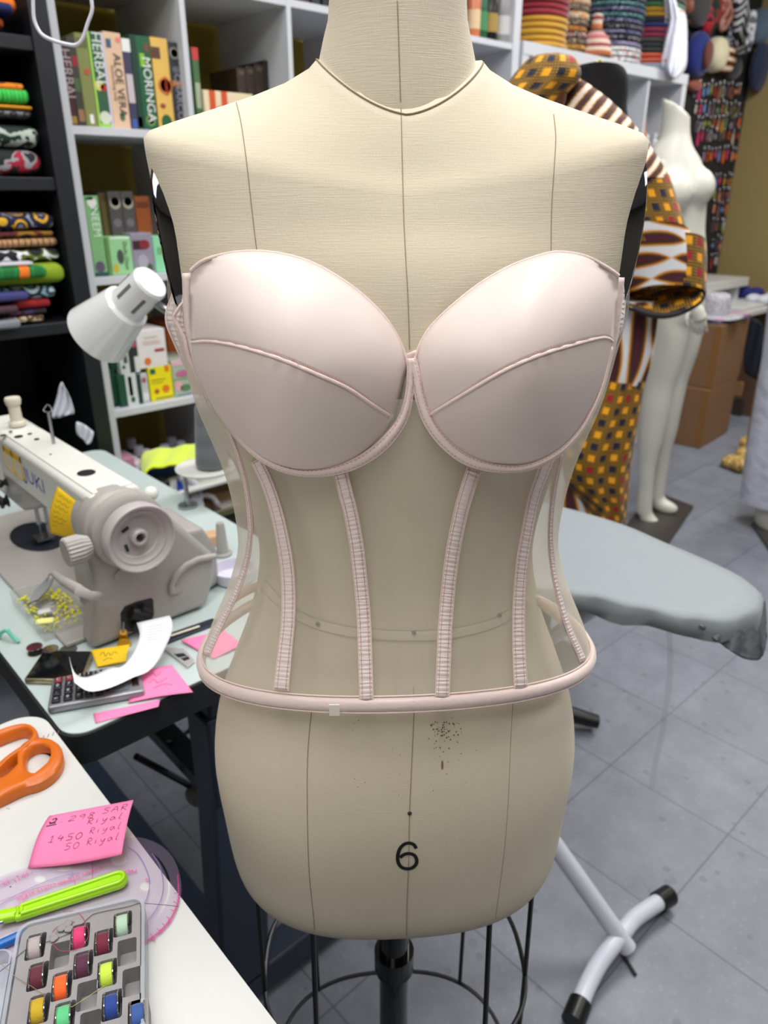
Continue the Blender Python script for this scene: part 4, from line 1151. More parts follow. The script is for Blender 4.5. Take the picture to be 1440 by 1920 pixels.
b = MB(); b.tube([OY(245,1150,YB-.004), OY(275,1155,YB-.004)], .009, 12); b.tube([OY(264,1140,YB-.005), OY(282,1150,YB-.005)], .006, 12); b.tube([OY(250,1172,YB-.006), OY(268,1185,YB-.008)], .006, 10); b.build('linkage', M_iron, sm)
c = OX(142,1031,.286); Md = Matrix.Translation(c) @ Matrix.Rotation(-PI/2, 4, 'Y')
b = MB(); prof = [(0,-.018),(.014,-.018),(.0185,-.006),(.0185,.012),(.0165,.014),(0,.014)]
rings = []
for r, z in prof: rings.append([Md @ V(((r*(1 + (.05 if k % 2 else -.05)*(r > .015)))*math.cos(2*PI*k/44), (r*(1 + (.05 if k % 2 else -.05)*(r > .015)))*math.sin(2*PI*k/44), z)) for k in range(44)])
b.loft(rings); b.build('stitch_dial', M_mg, sm, ang=25)
MB().tube([OX(103,1076,.262), OX(120,1090,.262), OX(150,1108,.262), OX(166,1118,.27), OX(186,1118,.30)], [.005,.0065,.0075,.007,.006], 10).build('reverse_lever', M_mg, sm)
c = OZ(33,797,.9825); MB().lathe([(0,0),(.014,0),(.014,.006),(.010,.009),(.0095,.034),(.012,.037),(.0135,.045),(.012,.049),(0,.050)], 24, Matrix.Translation(c)).build('thread_post', M_bone, sm)
a_ = OZ(101,832,.9825)
b = MB(); b.tube([a_, a_ + V((0,0,.052))], .0028, 8); b.tube([a_ + V((0,0,.052)) + V((.006*math.cos(t), .004*math.sin(t*2), .006 + .006*math.sin(t))) for t in [k*.7 for k in range(10)]], .0012, 6); b.build('thread_guide', M_steel, sm)
for x, y, r in ((162,887,.0125),(35,819,.0068),(56,814,.0035),(69,824,.004),(6,817,.005),(20,810,.003)):
    MB().lathe([(0,0),(r,0),(r,.0012),(r*.8,.0016),(0,.0016)], 24, Matrix.Translation(OZ(x, y, .9828))).build('oil_window' if r > .01 else 'screw', M_iron, sm)
for x, y in ((95,852),(205,913)): MB().lathe([(0,0),(.0018,0),(.0018,.0006),(0,.0006)], 12, Matrix.Translation(OZ(x, y, .9828))).build('screw', M_iron, sm)
MB().sphere(OY(283,925,.98), .011, 16, 10).build('oil_cap', M_mw, sm)
for c, r in ((OX(10,940,.318), .012), (OX(8,905,.32), .008)):
    MB().lathe([(0,-.004),(r,-.004),(r*.5,.001),(r,.006),(r*.9,.009),(0,.012)], 20, Matrix.Translation(c) @ Matrix.Rotation(-PI/2, 4, 'Y')).build('tension_disc', M_iron, sm)
p0, p1 = OX(49,889,.3248), OX(80,917,.3248)
text('JUKI', .033, (p0 + p1)/2 + V((0,0,.001)), V((0,-1,0)), V((0,0,1)), mat('juki_blue', (24,62,176), .4), sm, 'brand_lettering', sx=1.5)
b = MB(); q0, q1 = OX(10,862,.3246), OX(47,905,.3246)
def stk(y0, y1, z0, z1, m, dx=0.0): MB().box((.3246 - dx, min(y0,y1), z0), (.3252, max(y0,y1), z1)).build('sticker', m, sm, flat=True)
zt, zb = .966, .925
stk(q0.y, q1.y, zb, zt, mat('sticker_white', (222,214,196), .5)); stk(q0.y, q1.y, zt - .010, zt, mat('sticker_yellow', (226,178,24), .5), .0003)
ym = (q0.y + q1.y)/2
stk(ym - .003, ym + .003, zb, zt, M_yel, .0003); stk(q0.y, q1.y, zb, zb + .003, M_yel, .0003)
stk(q1.y, q1.y + .005, zb, zt, M_yel, .0003); stk(q0.y - .005, q0.y, zb, zt, M_yel, .0003)
# yellow note hanging on the arm
A, B, C, D = OX(108,912,.324), OX(147,943,.324), OX(145,1013,.318), OX(95,1001,.306)
P = [[A.lerp(B, u/10).lerp(D.lerp(C, u/10), v/14) + V((-.006*math.sin(PI*v/14) , 0, 0)) for u in range(11)] for v in range(15)]
hn = MB().grid(P).build('sticky_note', M_yel, None, ang=80, solid=.0003); tag(hn, 'yellow sticky note with handwriting hanging from the sewing machine arm', 'note')
for j in range(7): write(P, [[(.12 + .1*k, .10 + j*.11 + (.03 if k % 2 else -.01)) for k in range(7 - (j == 3) * 3)]], .0003, M_inkg, hn)

# ================================================================== small things on the sewing table
pb = thing('pin_box', 'clear open plastic box full of yellow headed pins', 'box', tuple(OZ(98,1155,TZ)))
qd = [OZ(x, y, TZ + .001) for x, y in ((24,1134),(84,1204),(170,1172),(116,1107))]
cc = sum(qd, V()) / 4
M_clr = mat('clear_plastic', (214,220,220), .12, alpha=.28)
b = MB(); 
lv = [(1.0,0),(1.02,.024),(.985,.024),(.965,.002)]
b.loft([[cc + (p - cc)*s_ + V((0,0,z)) for p in qd] for s_, z in lv], True, True, True); b.build('case', M_clr, pb, flat=True)
rnd = random.Random(21)
def inq(u, v): return qd[0].lerp(qd[3], u).lerp(qd[1].lerp(qd[2], u), v)
b = MB(); sb = MB()
for k in range(210):
    u, v = rnd.uniform(.06,.94), rnd.uniform(.06,.94)
    if math.hypot(u-.45, v-.45) < .22 and rnd.random() < .6: continue
    p = inq(u, v) + V((0,0,rnd.uniform(.004,.016))); b.sphere(p, .0021, 7, 5)
    d = V((rnd.uniform(-1,1), rnd.uniform(-1,1), rnd.uniform(-.15,.1))).normalized() * .026
    e = p + d
    if (e - cc).length < .04: sb.tube([p, e], .0003, 3)
tag(b.build('pin_heads', mat('pin_yellow', (226,222,40), .4), None), 'heap of yellow pin heads in the clear box', 'pins', kind='stuff')
tag(sb.build('pin_shafts', M_steel, None), 'steel pin shafts tangled under the yellow heads', 'pins', kind='stuff')
def blob(name, label, cat_, px, py, z, size, m, rz=0.0, bevel=.002):
    t = MB().box((-size[0]/2,-size[1]/2,0), (size[0]/2,size[1]/2,size[2]), Matrix.Translation(OZ(px,py,z)) @ Matrix.Rotation(RZ + rz, 4, 'Z'))
    return tag(t.build(name, m, None, bevel=bevel), label, cat_)
blob('tailors_chalk', 'pale yellow chalk tablet lying in the pin box', 'chalk', 85,1168,TZ+.017,(.026,.013,.006), mat('chalk_yellow', (240,238,150), .7), .2, .003)
blob('white_button', 'white plastic piece in the pin box', 'button', 84,1150,TZ+.016,(.020,.012,.006), M_wht, .5, .003)
sn = thing('thread_snips', 'grey metal thread snips leaning behind the pin box', 'snips', tuple(OZ(75,1120,TZ)))
for dx, k in ((0,0),(10,1)):
    MB().prism([OZ(52,1134,TZ+.02), OZ(66,1108,TZ+.03), OZ(88+dx,1086,TZ+.035), OZ(92+dx,1084,TZ+.035), OZ(84+dx,1102,TZ+.03), OZ(72,1126,TZ+.022)], (0,0,.002)).build('blade', mat('snip_grey', (110,112,112), .35, .6), sn)
MB().tube([OZ(88,1090,TZ+.035), OZ(92,1078,TZ+.036), OZ(104,1070,TZ+.03)], .001, 6).build('spring', M_steel, sn)
tc = thing('sewing_clip', 'small mint green plastic clip at the table corner', 'clip', tuple(OZ(15,1195,TZ)))
M_mint = mat('mint_plastic', (120,214,188), .35)
MB().tube([OZ(-2,1196,TZ+.003), OZ(3,1186,TZ+.012), OZ(12,1181,TZ+.02), OZ(17,1182,TZ+.019)], .0028, 8).build('arm', M_mint, tc); MB().tube([OZ(14,1182,TZ+.02), OZ(24,1194,TZ+.010), OZ(35,1203,TZ+.003)], .0028, 8).build('arm', M_mint, tc)
def flatbob(px, py, c, nm, lab):
    p = OZ(px, py, TZ); t = thing('bobbin', lab, 'bobbin', tuple(p))
    Mx = Matrix.Translation(p)
    for z in (.0002, .0095): MB().lathe([(.003,z),(.0105,z),(.0108,z+.0005),(.0105,z+.001),(.003,z+.001)], 28, Mx).build('flange', M_chrome, t)
    MB().lathe([(.003,.0012),(.009,.0012),(.009,.0095),(.003,.0095)], 24, Mx).build('thread', mat(nm, c, .8), t)
flatbob(67,1224,(20,20,24),'thread_black','bobbin of black thread lying beside the pin box'); flatbob(97,1228,(140,84,90),'thread_dusty','bobbin of dusty pink thread lying between the black bobbin and the coin')
tag(MB().lathe([(0,0),(.0118,0),(.0122,.0008),(.0118,.0018),(.0095,.0018),(.0092,.0014),(0,.0014)], 32, Matrix.Translation(OZ(128,1219,TZ))).build('coin', mat('coin_metal', (130,132,124), .35, .8), None), 'dull silver coin beside the bobbins', 'coin')
# phone
ph = thing('phone', 'dark glass smartphone with gold edge lying by the calculator', 'phone', tuple(OZ(110,1260,TZ)))
pq = [(83,1229),(176,1230),(156,1286),(46,1283)]
fr = [OZ(x, y, TZ + .001) for x, y in pq]; cc = sum(fr, V())/4
MB().prism(fr, (0,0,.0085)).build('body', mat('gold_edge', (176,164,136), .25, .8), ph, bevel=.003, seg=4)
MB().prism([cc + (p - cc)*.93 + V((0,0,.0087)) for p in fr], (0,0,.0006)).build('screen', mat('phone_glass', (12,14,18), .04), ph)
MB().tube([OZ(150,1262,TZ+.006), OZ(160,1250,TZ+.006)], .003, 8).build('button', mat('copper_btn', (190,120,80), .3, .8), ph)
# calculator
ca = thing('calculator', 'silver desk calculator with black keys in front of the phone', 'calculator', tuple(OZ(180,1305,TZ)))
ck = [OZ(x, y, TZ + .001) for x, y in ((100,1284),(262,1252),(273,1308),(91,1341))]
def cq(u, v, z=0): return ck[0].lerp(ck[1], u).lerp(ck[3].lerp(ck[2], u), v) + V((0,0,z))
MB().prism(ck, (0,0,.011)).build('body', mat('calc_silver', (150,152,156), .35, .5), ca, bevel=.0035, seg=3)
def cbox(u0, u1, v0, v1, z0, z1, m, name, bev=.001): return MB().prism([cq(u0,v0,z0), cq(u1,v0,z0), cq(u1,v1,z0), cq(u0,v1,z0)], (0,0,z1-z0)).build(name, m, ca, bevel=bev)
cbox(.635,.845,.10,.88,.0112,.0128, mat('calc_frame', (96,104,116), .4), 'display_frame'); cbox(.66,.82,.18,.80,.0129,.0133, mat('lcd', (104,110,104), .2), 'display'); cbox(.885,.955,.38,.82,.0112,.0125, mat('solar', (30,22,22), .2), 'solar_cell')
M_key = mat('calc_key', (30,32,38), .4); M_keyr = mat('calc_key_red', (120,24,40), .4); M_pr = mat('print_white', (210,212,214), .6)
cols6 = [(.04,.13),(.16,.25),(.28,.36),(.38,.46),(.49,.57),(.59,.65)]
keys = ['C0.=','C789','456x','123-','%/M+','GT']
for ci, (u0, u1) in enumerate(cols6):
    rows = 4 if ci < 5 else 2
    for r in range(rows):
        v0 = .10 + r*.215 + (.42 if ci == 5 else 0); 
        if ci == 5: v0 = .42 + r*.22
        k = cbox(u0, u1, v0, v0 + .165, .0108, .0145, M_keyr if (r == 0 and ci < 2) else M_key, 'key', .0012)
        c = cq((u0+u1)/2, v0 + .08, .0149)
        text(keys[ci][r % len(keys[ci])], .0075, c, cq(1,0) - cq(0,0), cq(0,0) - cq(0,1), M_pr, k, 'key_legend')
# notes, receipt
o, P = note([(170,1219),(244,1208),(236,1240),(182,1251)], (TZ+.012,TZ+.014,TZ+.006,TZ+.003), 'sticky_note', 'yellow sticky note with scribbled name lying behind the receipt', 'note', M_yel, curve=lambda u, v: .003*math.sin(PI*v))
write(P, [[(.2,.5),(.3,.3),(.34,.6),(.44,.4),(.5,.62),(.6,.42),(.7,.55)],[(.25,.8),(.4,.7),(.55,.78)]], .0004, M_inkg, o)
o, P = note([(262,1262),(322,1247),(362,1298),(240,1318)], (TZ+.006,TZ+.006,TZ+.002,TZ+.002), 'sticky_note', 'pink sticky note with handwriting under the end of the calculator', 'note', M_pink, curve=lambda u, v: .002*math.sin(PI*u))
write(P, [[(.35,.25),(.4,.15),(.48,.3),(.6,.2)],[(.3,.5),(.42,.4),(.5,.55),(.7,.42)],[(.4,.7),(.6,.62),(.75,.7)]], .0004, M_ink, o)
o, P = note([(175,1338),(300,1312),(297,1325),(179,1356)], (TZ+.001,)*4, 'sticky_note', 'pink paper strip sticking out from under the calculator front', 'note', M_pink)
o, P = note([(338,1200),(420,1182),(455,1208),(400,1236)], (TZ+.004,TZ+.010,TZ+.006,TZ+.001), 'sticky_note', 'pink sticky note seen through the sheer corset side', 'note', M_pink)
# long curled receipt
rc = [((256,1168),(318,1154),.050),((262,1188),(323,1166),.047),((258,1208),(322,1186),.040),((246,1232),(309,1216),.030),((228,1250),(296,1240),.022),((205,1252),(276,1260),.019),((185,1262),(250,1270),.022),((160,1270),(225,1282),.024),((142,1264),(195,1293),.028),((133,1250),(165,1296),.036),((130,1232),(140,1280),.046)]
L = resamp(cat([(a[0], a[1], 0) if 0 else V((a[0], a[1], h*1000)) for a, b_, h in rc], 4), 34); Rg = resamp(cat([V((b_[0], b_[1], h*1000)) for a, b_, h in rc], 4), 34)
P = [[OZ(L[i].x + (Rg[i].x-L[i].x)*k/6, L[i].y + (Rg[i].y-L[i].y)*k/6, TZ + (L[i].z + (Rg[i].z-L[i].z)*k/6)/1000) for k in range(7)] for i in range(34)]
o = MB().grid(P).build('receipt', M_paper, None, ang=80, solid=.0003); tag(o, 'long curled white receipt lying over the calculator', 'receipt')
M_rec = mat('receipt_ink', (150,148,156), .7)
for j in range(6): write(P, [[(.25 + .07*k, .05 + j*.022 + (.004 if k % 2 else 0)) for k in range(8)]], .0003, M_rec, o)
o, P = note([(305,1214),(345,1216),(366,1240),(352,1252)], (TZ+.003,)*4, 'plastic_sleeve', 'small clear plastic sleeve with dark print beside the pink notes', 'card', mat('clear_card', (190,186,186), .3, alpha=.6))
write(P, [[(.2 + .06*k, .35 + (.2 if k % 2 else 0)) for k in range(10)],[(.3 + .06*k, .6 + (.15 if k % 2 else 0)) for k in range(9)]], .0009, M_inkg, o)
sd = thing('screwdriver', 'short screwdriver with yellow handle standing by the machine base', 'screwdriver', tuple(OZ(233,1213,TZ)))
b = MB(); b.tube([OZ(233,1210,TZ+.004), OZ(232,1196,TZ+.004), OZ(231,1185,TZ+.02)], [.010,.0065,.005], 10); b.build('handle', mat('amber_plastic', (206,150,20), .25), sd)
MB().tube([OZ(231,1185,TZ+.02), OZ(231,1166,TZ+.035)], .0018, 8).build('shaft', M_steel, sd)
MB().tube([OZ(320,1192,TZ+.006), OZ(374,1174,TZ+.006)], .0022, 8, flat=.5).build('bodkin', M_bone, None)
tag(bpy.data.objects['bodkin'], 'thin white plastic bodkin at the machine base', 'bodkin')
tag(MB().prism([OZ(x, y, TZ+.0005) for x, y in ((292,1200),(398,1163),(418,1168),(310,1210))], (0,0,.004)).build('hinge_plate', mat('dark_steel', (60,66,78), .3, .6), None, bevel=.001), 'dark steel hinge rail along the machine base', 'rail')
blob('wooden_block', 'small bare wooden block behind the machine', 'block', 388,1022,TZ,(.045,.03,.022), mat('raw_wood', (206,166,128), .7, var=.1, vs=30), .6, .004)
c = OZ(418,1040,TZ); tag(MB().lathe([(0,0),(.016,0),(.017,.004),(.011,.006),(.0075,.058),(.0065,.062),(0,.062)], 20, Matrix.Translation(c)).build('spool_pin', M_mg, None), 'grey tapered spool pin standing behind the machine', 'spool pin')
c = OZ(440,1086,TZ); tag(MB().lathe([(0,0),(.030,0),(.034,.004),(.036,.022),(.034,.022),(.032,.005),(0,.004)], 28, Matrix.Translation(c)).build('lilac_dish', mat('lilac_white', (214,212,226), .4), None, bevel=.0), 'small pale lilac dish on the table behind the machine base', 'dish')

# ------------------------------------------------------------------ thread stand and cone
tp = OZ(387,880,.83); ts = thing('thread_stand', 'white round thread stand tray at the back of the sewing table', 'thread stand', (tp.x, tp.y, TZ))
MB().lathe([(0,0),(.058,0),(.062,.003),(.0625,.006),(.060,.0065),(.054,.0035),(0,.0035)], 48, Matrix.Translation(tp)).build('tray', M_mw, ts)
b = MB(); b.tube([tp + V((-.05,0,-.068)), tp + V((-.05,0,-.004)), tp + V((-.02,0,-.004))], .005, 10); b.lathe([(0,0),(.02,0),(.02,.006),(0,.006)], 20, Matrix.Translation(V((tp.x-.05, tp.y, TZ)))); b.build('post', M_steel, ts)
MB().tube([tp + V((.01,0,0)), tp + V((.01,0,.20))], .003, 8).build('spindle', M_iron, ts)
cn = thing('thread_cone', 'large cone of dark grey thread with white top on the thread stand', 'thread cone', tuple(tp + V((.012,-.005,.007))))
cp = tp + V((.012,-.005,.007))
m = bpy.data.materials.new('grey_cone_thread'); n = NT(m); co = n.co(); s = n.sep(co)
wv = n.m('SINE', n.m('ADD', n.m('MULTIPLY', s[2], 150), n.m('MULTIPLY', n.noise(16, 2, co), 5)))
n.base(n.ramp(n.m('ADD', n.m('MULTIPLY', wv, .25), .5), [(0, lin((84,90,92))), (1, lin((112,118,122)))])); n.b.inputs['Roughness'].default_value = .7; n.b.inputs['Sheen Weight'].default_value = .4
n.bump(n.m('SINE', n.m('MULTIPLY', s[2], 5200)), .3, .0004)
MB().lathe([(0,0),(.0315,0),(.0335,.006),(.033,.015),(.0245,.122),(.023,.127),(.012,.128),(0,.128)], 40, Matrix.Translation(cp)).build('thread', m, cn)
MB().lathe([(0,.126),(.0185,.126),(.0180,.146),(.0150,.148),(.006,.148),(0,.147)], 32, Matrix.Translation(cp)).build('core_cap', M_wht, cn)

# ------------------------------------------------------------------ desk lamp
lc, ln = OF(184,627,1.20), OF(281,531,1.16)
ax = (lc - ln).normalized(); Ll = (lc - ln).length
la = thing('desk_lamp', 'white adjustable lamp with bell shade clamped behind the sewing machine', 'lamp', (.62,.86,TZ))
qt = ax.to_track_quat('Z', 'Y').to_matrix().to_4x4()
Ml = Matrix.Translation(ln) @ qt
s_ = Ll
prof = [(.0,-.004),(.0255,-.004),(.028,.0),(.0285,s_*.36),(.030,s_*.40),(.036,s_*.43),(.0375,s_*.47),(.047,s_*.80),(.0525,s_*1.0),(.0508,s_*1.0),(.0455,s_*.80),(.036,s_*.47),(.027,s_*.38),(.0265,.002),(0,.002)]
MB().lathe(prof, 48, Ml).build('lamp_shade', mat('lamp_enamel', (226,229,230), .18, coat=.4), la, ang=28)
MB().lathe([(0,.02),(.012,.02),(.013,.05),(.022,.075),(.024,.09),(.018,.104),(0,.108)], 24, Ml).build('bulb', mat('bulb_glass', (236,236,230), .3), la)
for a in (2.2, 3.3, 4.4, 5.5, .3, 1.2):
    p = Ml @ V((.0286*math.cos(a), .0286*math.sin(a), s_*.20)); Ms = Matrix.Translation(p) @ qt @ Matrix.Rotation(a, 4, 'Z')
    MB().box((-.0006,-.0026,-.016),(.0006,.0026,.016), Ms).build('vent_slot', mat('slot_dark', (110,112,100), .7), la)
e0, e1_, e2_ = OF(288,566,1.17), OF(345,604,1.13), V((.62,.86,TZ + .02))
elb = OF(420,640,1.12)
b = MB(); b.tube([e0, e1_, elb], .0065, 10); b.tube([elb, V((.60,.88,.95)), e2_], .0065, 10); b.build('arm', M_steel, la)
b = MB(); b.tube([ln + ax*.03, e0], .010, 12); b.build('joint', M_wht, la)
MB().lathe([(0,-.018),(.022,-.018),(.022,0),(.012,.004),(.010,.02),(0,.02)], 24, Matrix.Translation((.62,.86,TZ+.019))).build('clamp', M_wht, la)
# white cable hanging at the top
cab = MB(); cab.tube([OF(p.x, p.y, 1.05) for p in cat([(60,-60),(62,-20),(62,10),(65,40),(78,64),(100,76),(125,83),(143,84),(155,72),(164,45),(172,22),(172,5),(166,-20),(150,-60)], 8)], .0022, 8)
tag(cab.build('hanging_cable', mat('white_cable', (214,214,224), .4), None), 'white cable hanging in a loop before the shelf post', 'cable')
# ================================================================== white cube shelving along the back wall
M_shw = mat('white_shelf', (204,207,214), .4, var=.015, vs=5)
M_shi = mat('white_shelf', (204,207,214))
XS, PX, FR, DV = .803, .3505, .040, .016
SZ = [.02, .391, .763, 1.140, 1.513, 1.880]      # upper faces of the shelf boards
sh = thing('cube_shelf', 'tall white cube shelving unit of open cubes filled with boxed remedies', 'shelf', (XS + .9, Y0 + .2, 0))
def board(b, x0, x1, z0, z1, y0=Y0, y1=YW - .03): return b.box((x0, y0, z0), (x1, y1, z1))
XE = XS + FR + 5*.335 + 4*DV + FR
for x in (XS, XE - FR): board(MB(), x, x + FR, 0, 2.28, Y0 - .002).build('side_panel', M_shw, sh, bevel=.001)
for i in range(1, 5):
    x = XS + FR + i*.335 + (i-1)*DV
    board(MB(), x, x + DV, .02, 2.24).build('divider', M_shw, sh, bevel=.0008)
for z in SZ: board(MB(), XS + FR, XE - FR, z - (.02 if z < 1.85 else .02), z, Y0 + .001).build('shelf_board', M_shw, sh, bevel=.0008)
board(MB(), XS, XE, 2.24, 2.28).build('top_board', M_shw, sh, bevel=.001)
def cellx(i): return XS + FR + i*(.335 + DV)
HX0, HX1, HZ = 2.635, 3.945, 1.895
hs = thing('low_cube_shelf', 'white cube shelving unit carrying the stacks of hats', 'shelf', (3.3, Y0 + .2, 0))
board(MB(), HX0, HX1, HZ - .045, HZ, Y0 - .01).build('top_board', M_shw, hs, bevel=.001)
for x in (HX0, HX1 - FR): board(MB(), x, x + FR, 0, HZ - .045, Y0 - .008).build('side_panel', M_shw, hs, bevel=.001)
cw = (HX1 - HX0 - 2*FR - 3*DV)/4
for i in range(1, 4): board(MB(), HX0 + FR + i*cw + (i-1)*DV, HX0 + FR + i*cw + i*DV, 0, HZ - .045).build('divider', M_shw, hs, bevel=.0008)
for z in (.04,.40,.77,1.14,1.50): board(MB(), HX0 + FR, HX1 - FR, z - .02, z).build('shelf_board', M_shw, hs, bevel=.0008)

# ---- boxed goods
def gbox(name, xl, xr, yt, z, c, label, yf=Y0 + .03, dep=.16, yb=None, group=None, parts=(), rough=.45, c2=None):
    z += .0008
    """carton on a shelf: photograph columns xl..xr at its foot, top row yt"""
    yb = yb or (239 if z > 1.5 else 517 if z > 1.1 else 755)
    X0 = OY(xl, yb, yf).x; X1 = OY(xr, yb, yf).x
    H = OY((xl + xr)/2 - (yb - yt)*.13, yt, yf).z - z
    t = thing(name, label, 'box', ((X0+X1)/2, yf, z), 0, group)
    MB().box((X0, yf, z), (X1, yf + dep, z + H)).build('carton', mat('carton_%d_%d_%d' % c, c, rough, var=.06, vs=30), t, bevel=.0015)
    W_ = X1 - X0
    for p in parts:
        k = p[0]
        if k == 'b':    # band: u0 u1 v0 v1 colour   (v up)
            _, u0, u1, v0, v1, cc = p
            MB().box((X0 + W_*u0, yf - .0008, z + H*v0), (X0 + W_*u1, yf + .001, z + H*v1)).build('printed_panel', mat('ink_%d_%d_%d' % cc, cc, .5), t, flat=True)
        elif k == 'o':  # oval
            _, u, v, ru, rv, cc = p
            MB().prism([V((X0 + W_*(u + ru*math.cos(a)), yf - .0012, z + H*v + W_*rv*math.sin(a))) for a in [2*PI*j/20 for j in range(20)]], (0,.001,0)).build('printed_emblem', mat('ink_%d_%d_%d' % cc, cc, .5), t, flat=True)
        elif k == 't':  # text: string size u v colour vertical
            _, s, sz, u, v, cc, vert = p[:7]; sz *= .84
            o_ = V((X0 + W_*u, yf - .0018, z + H*v))
            xd, yd = (V((0,0,-1)), V((1,0,0))) if vert else (V((1,0,0)), V((0,0,1)))
            text(s, sz, o_, xd, yd, mat('ink_%d_%d_%d' % cc, cc, .5), t, 'printed_text', sx=p[7] if len(p) > 7 else 1.0)
    return t
WH, GR, DG, RD, YL = (232,234,232), (40,120,60), (18,64,44), (190,40,50), (226,196,60)
z4 = SZ[4]
gbox('herbal_box', 134, 148, 76, z4, (70,28,36), 'dark maroon carton with grey lettering at the left end of the upper shelf', parts=(('t','HERBAL',.040,.5,.6,(170,160,160),True),('b',.1,.9,.03,.12,(150,120,50))))
gbox('remedy_box', 148.5, 163, 70, z4, (58,58,52), 'dark grey green carton with red patch between maroon and olive cartons', parts=(('b',.3,.95,.68,.80,(150,30,50)),('b',.2,.9,.4,.55,(70,96,56)),('b',.2,.9,.06,.2,(150,110,80))))
gbox('remedy_box', 163.5, 186, 62, z4, (128,134,78), 'olive green carton left of the bright green carton', parts=(('o',.6,.60,.22,.22,(190,80,50)),('b',.1,.9,.85,.95,(96,104,56)),('b',.35,.65,.04,.14,WH)))
gbox('herbal_box', 186.5, 214, 60, z4, (48,92,62), 'green carton with pale border and white lettering on the upper shelf', parts=(('b',0,.12,0,1,(170,220,90)),('b',.86,1,0,1,(206,200,222)),('t','HERBAL',.042,.50,.72,(220,232,222),True),('o',.35,.45,.3,.3,(214,200,110)),('o',.62,.43,.2,.2,RD),('o',.5,.11,.38,.38,(206,214,196)),('b',.15,.85,.0,.05,(150,210,80))))
gbox('aloe_box', 214.5, 246, 60, z4, (222,188,158), 'peach carton with aloe plant picture on the upper shelf', parts=(('t','ALOE VERA',.034,.62,.46,(44,46,50),True),('t','moisturizing soap',.014,.30,.48,(90,60,60),True),('b',.12,.40,.84,.93,(64,90,120)),('o',.82,.93,.14,.14,(230,130,120)),
     ) + tuple(('b',.42+.06*k,.46+.06*k,.08+.01*abs(k-2),.19-.012*abs(k-2),(30,100,76)) for k in range(5)))
gbox('remedy_box', 246.5, 261, 72, z4, (60,58,84), 'narrow dark blue and white carton between peach and green cartons', parts=(('b',.0,1,.86,1,WH),('b',.1,.9,.3,.62,(196,186,190)),('b',.2,.8,.02,.12,(60,90,160))))
gbox('moringa_box', 261.5, 297, 66, z4, (22,92,58), 'dark green carton with white lettering and lime badge on the upper shelf', parts=(('b',0,.30,0,1,(16,56,42)),('t','MORINGA',.040,.70,.44,WH,True),('b',.42,.66,.68,.82,(140,190,50)),('o',.80,.88,.14,.20,(110,70,60)),('o',.64,.11,.24,.24,(120,160,90)),('o',.64,.11,.17,.17,(30,90,50)),('b',.0,.2,.03,.14,(180,200,196))))
gbox('remedy_box', 299, 329, 70, z4, (226,184,92), 'yellow carton with round white label on the upper shelf', parts=(('o',.62,.50,.42,.42,(206,120,50)),('o',.64,.50,.33,.33,(232,232,240)),('b',.0,.5,.78,.90,(90,60,40)),('o',.5,.10,.32,.40,(30,90,50)),('o',.36,.28,.16,.12,(150,70,50)),('t','CHARM',.016,.66,.50,(200,70,40),True)))
gbox('charcoal_box', 329.5, 350, 78, z4, (58,58,64), 'dark grey carton with silver disc and silver lettering beside the divider', parts=(('o',.5,.88,.42,.42,(150,148,140)),('o',.5,.88,.30,.30,(70,70,80)),('t','CHARCOAL',.032,.55,.33,(172,172,186),True),('b',.1,.9,.52,.58,(196,130,60)),('o',.5,.70,.30,.25,(110,112,122))))
gbox('remedy_box', 372, 383, 88, z4, (70,110,70), 'thin green and red carton right of the first divider', parts=(('b',0,1,.86,1,(200,60,60)),('b',.1,.9,.3,.6,(170,180,150))), yb=242)
gbox('soap_box', 388, 478, 172, z4, (232,214,178), 'cream carton with two orange stripes lying flat in the second cube', yf=Y0+.02, yb=246, parts=(('b',.10,.22,0,1,(206,80,30)),('b',.34,.46,0,1,(206,80,30)),('t','SOAP',.02,.28,.5,(200,150,90),True),('b',.6,.9,.3,.34,(214,190,150))))
for k, (a, c, yt) in enumerate(((452,468,126),(469,484,123),(485,501,118),(502,543,114))):
    gbox('brown_box', a, c, yt, z4, (54,40,30) if k < 3 else (38,36,38), ['black brown carton, first of the dark row in the second cube','black brown carton, second of the dark row in the second cube','black brown carton, third of the dark row in the second cube','wider black carton with gold panel at the end of the dark row'][k], yf=Y0+.11, yb=252, parts=(('b',.2,.8,.9,.96,(90,76,60)),('b',.2,.5,.3,.7,(70,52,40))) + ((('b',.55,.85,.62,.86,(190,150,96)),) if k == 3 else ()))
z3 = SZ[3]
gbox('neem_box', 179, 204, 367, z3, (124,176,120), 'tall pale green carton with leaf pattern beside the shelf post', parts=(('t','NEEM',.036,.55,.68,(224,240,222),True),('o',.5,.92,.34,.34,(220,224,220)),('o',.35,.97,.3,.12,GR),('o',.7,.84,.3,.12,GR),('o',.45,.12,.36,.4,(90,80,100)),('b',0,1,0,.05,(20,80,76))))
gbox('remedy_box', 205, 221, 362, z3, (78,64,34), 'dark olive carton behind the pale green soap carton', yf=Y0+.10, parts=(('b',.2,.8,.3,.9,(96,80,40)),))
for k, (a, c) in enumerate(((222,245),(246,268))):
    gbox('charcoal_box', a, c, 359, z3, (82,78,76), ['grey carton with silver disc, beside the dark olive carton','grey carton with silver disc, beside the orange brown carton'][k], yf=Y0+.09, parts=(('o',.5,.86,.42,.42,(176,170,156)),('o',.5,.88,.33,.33,(80,80,86)),('o',.5,.62,.32,.32,(110,108,116)),('o',.35,.42,.16,.14,RD),('o',.65,.42,.16,.14,(200,170,90))))
gbox('remedy_box', 269, 296, 368, z3, (150,78,34), 'orange brown carton behind the lilac grey carton', yf=Y0+.10, parts=(('b',.1,.9,.85,.93,(110,50,20)),))
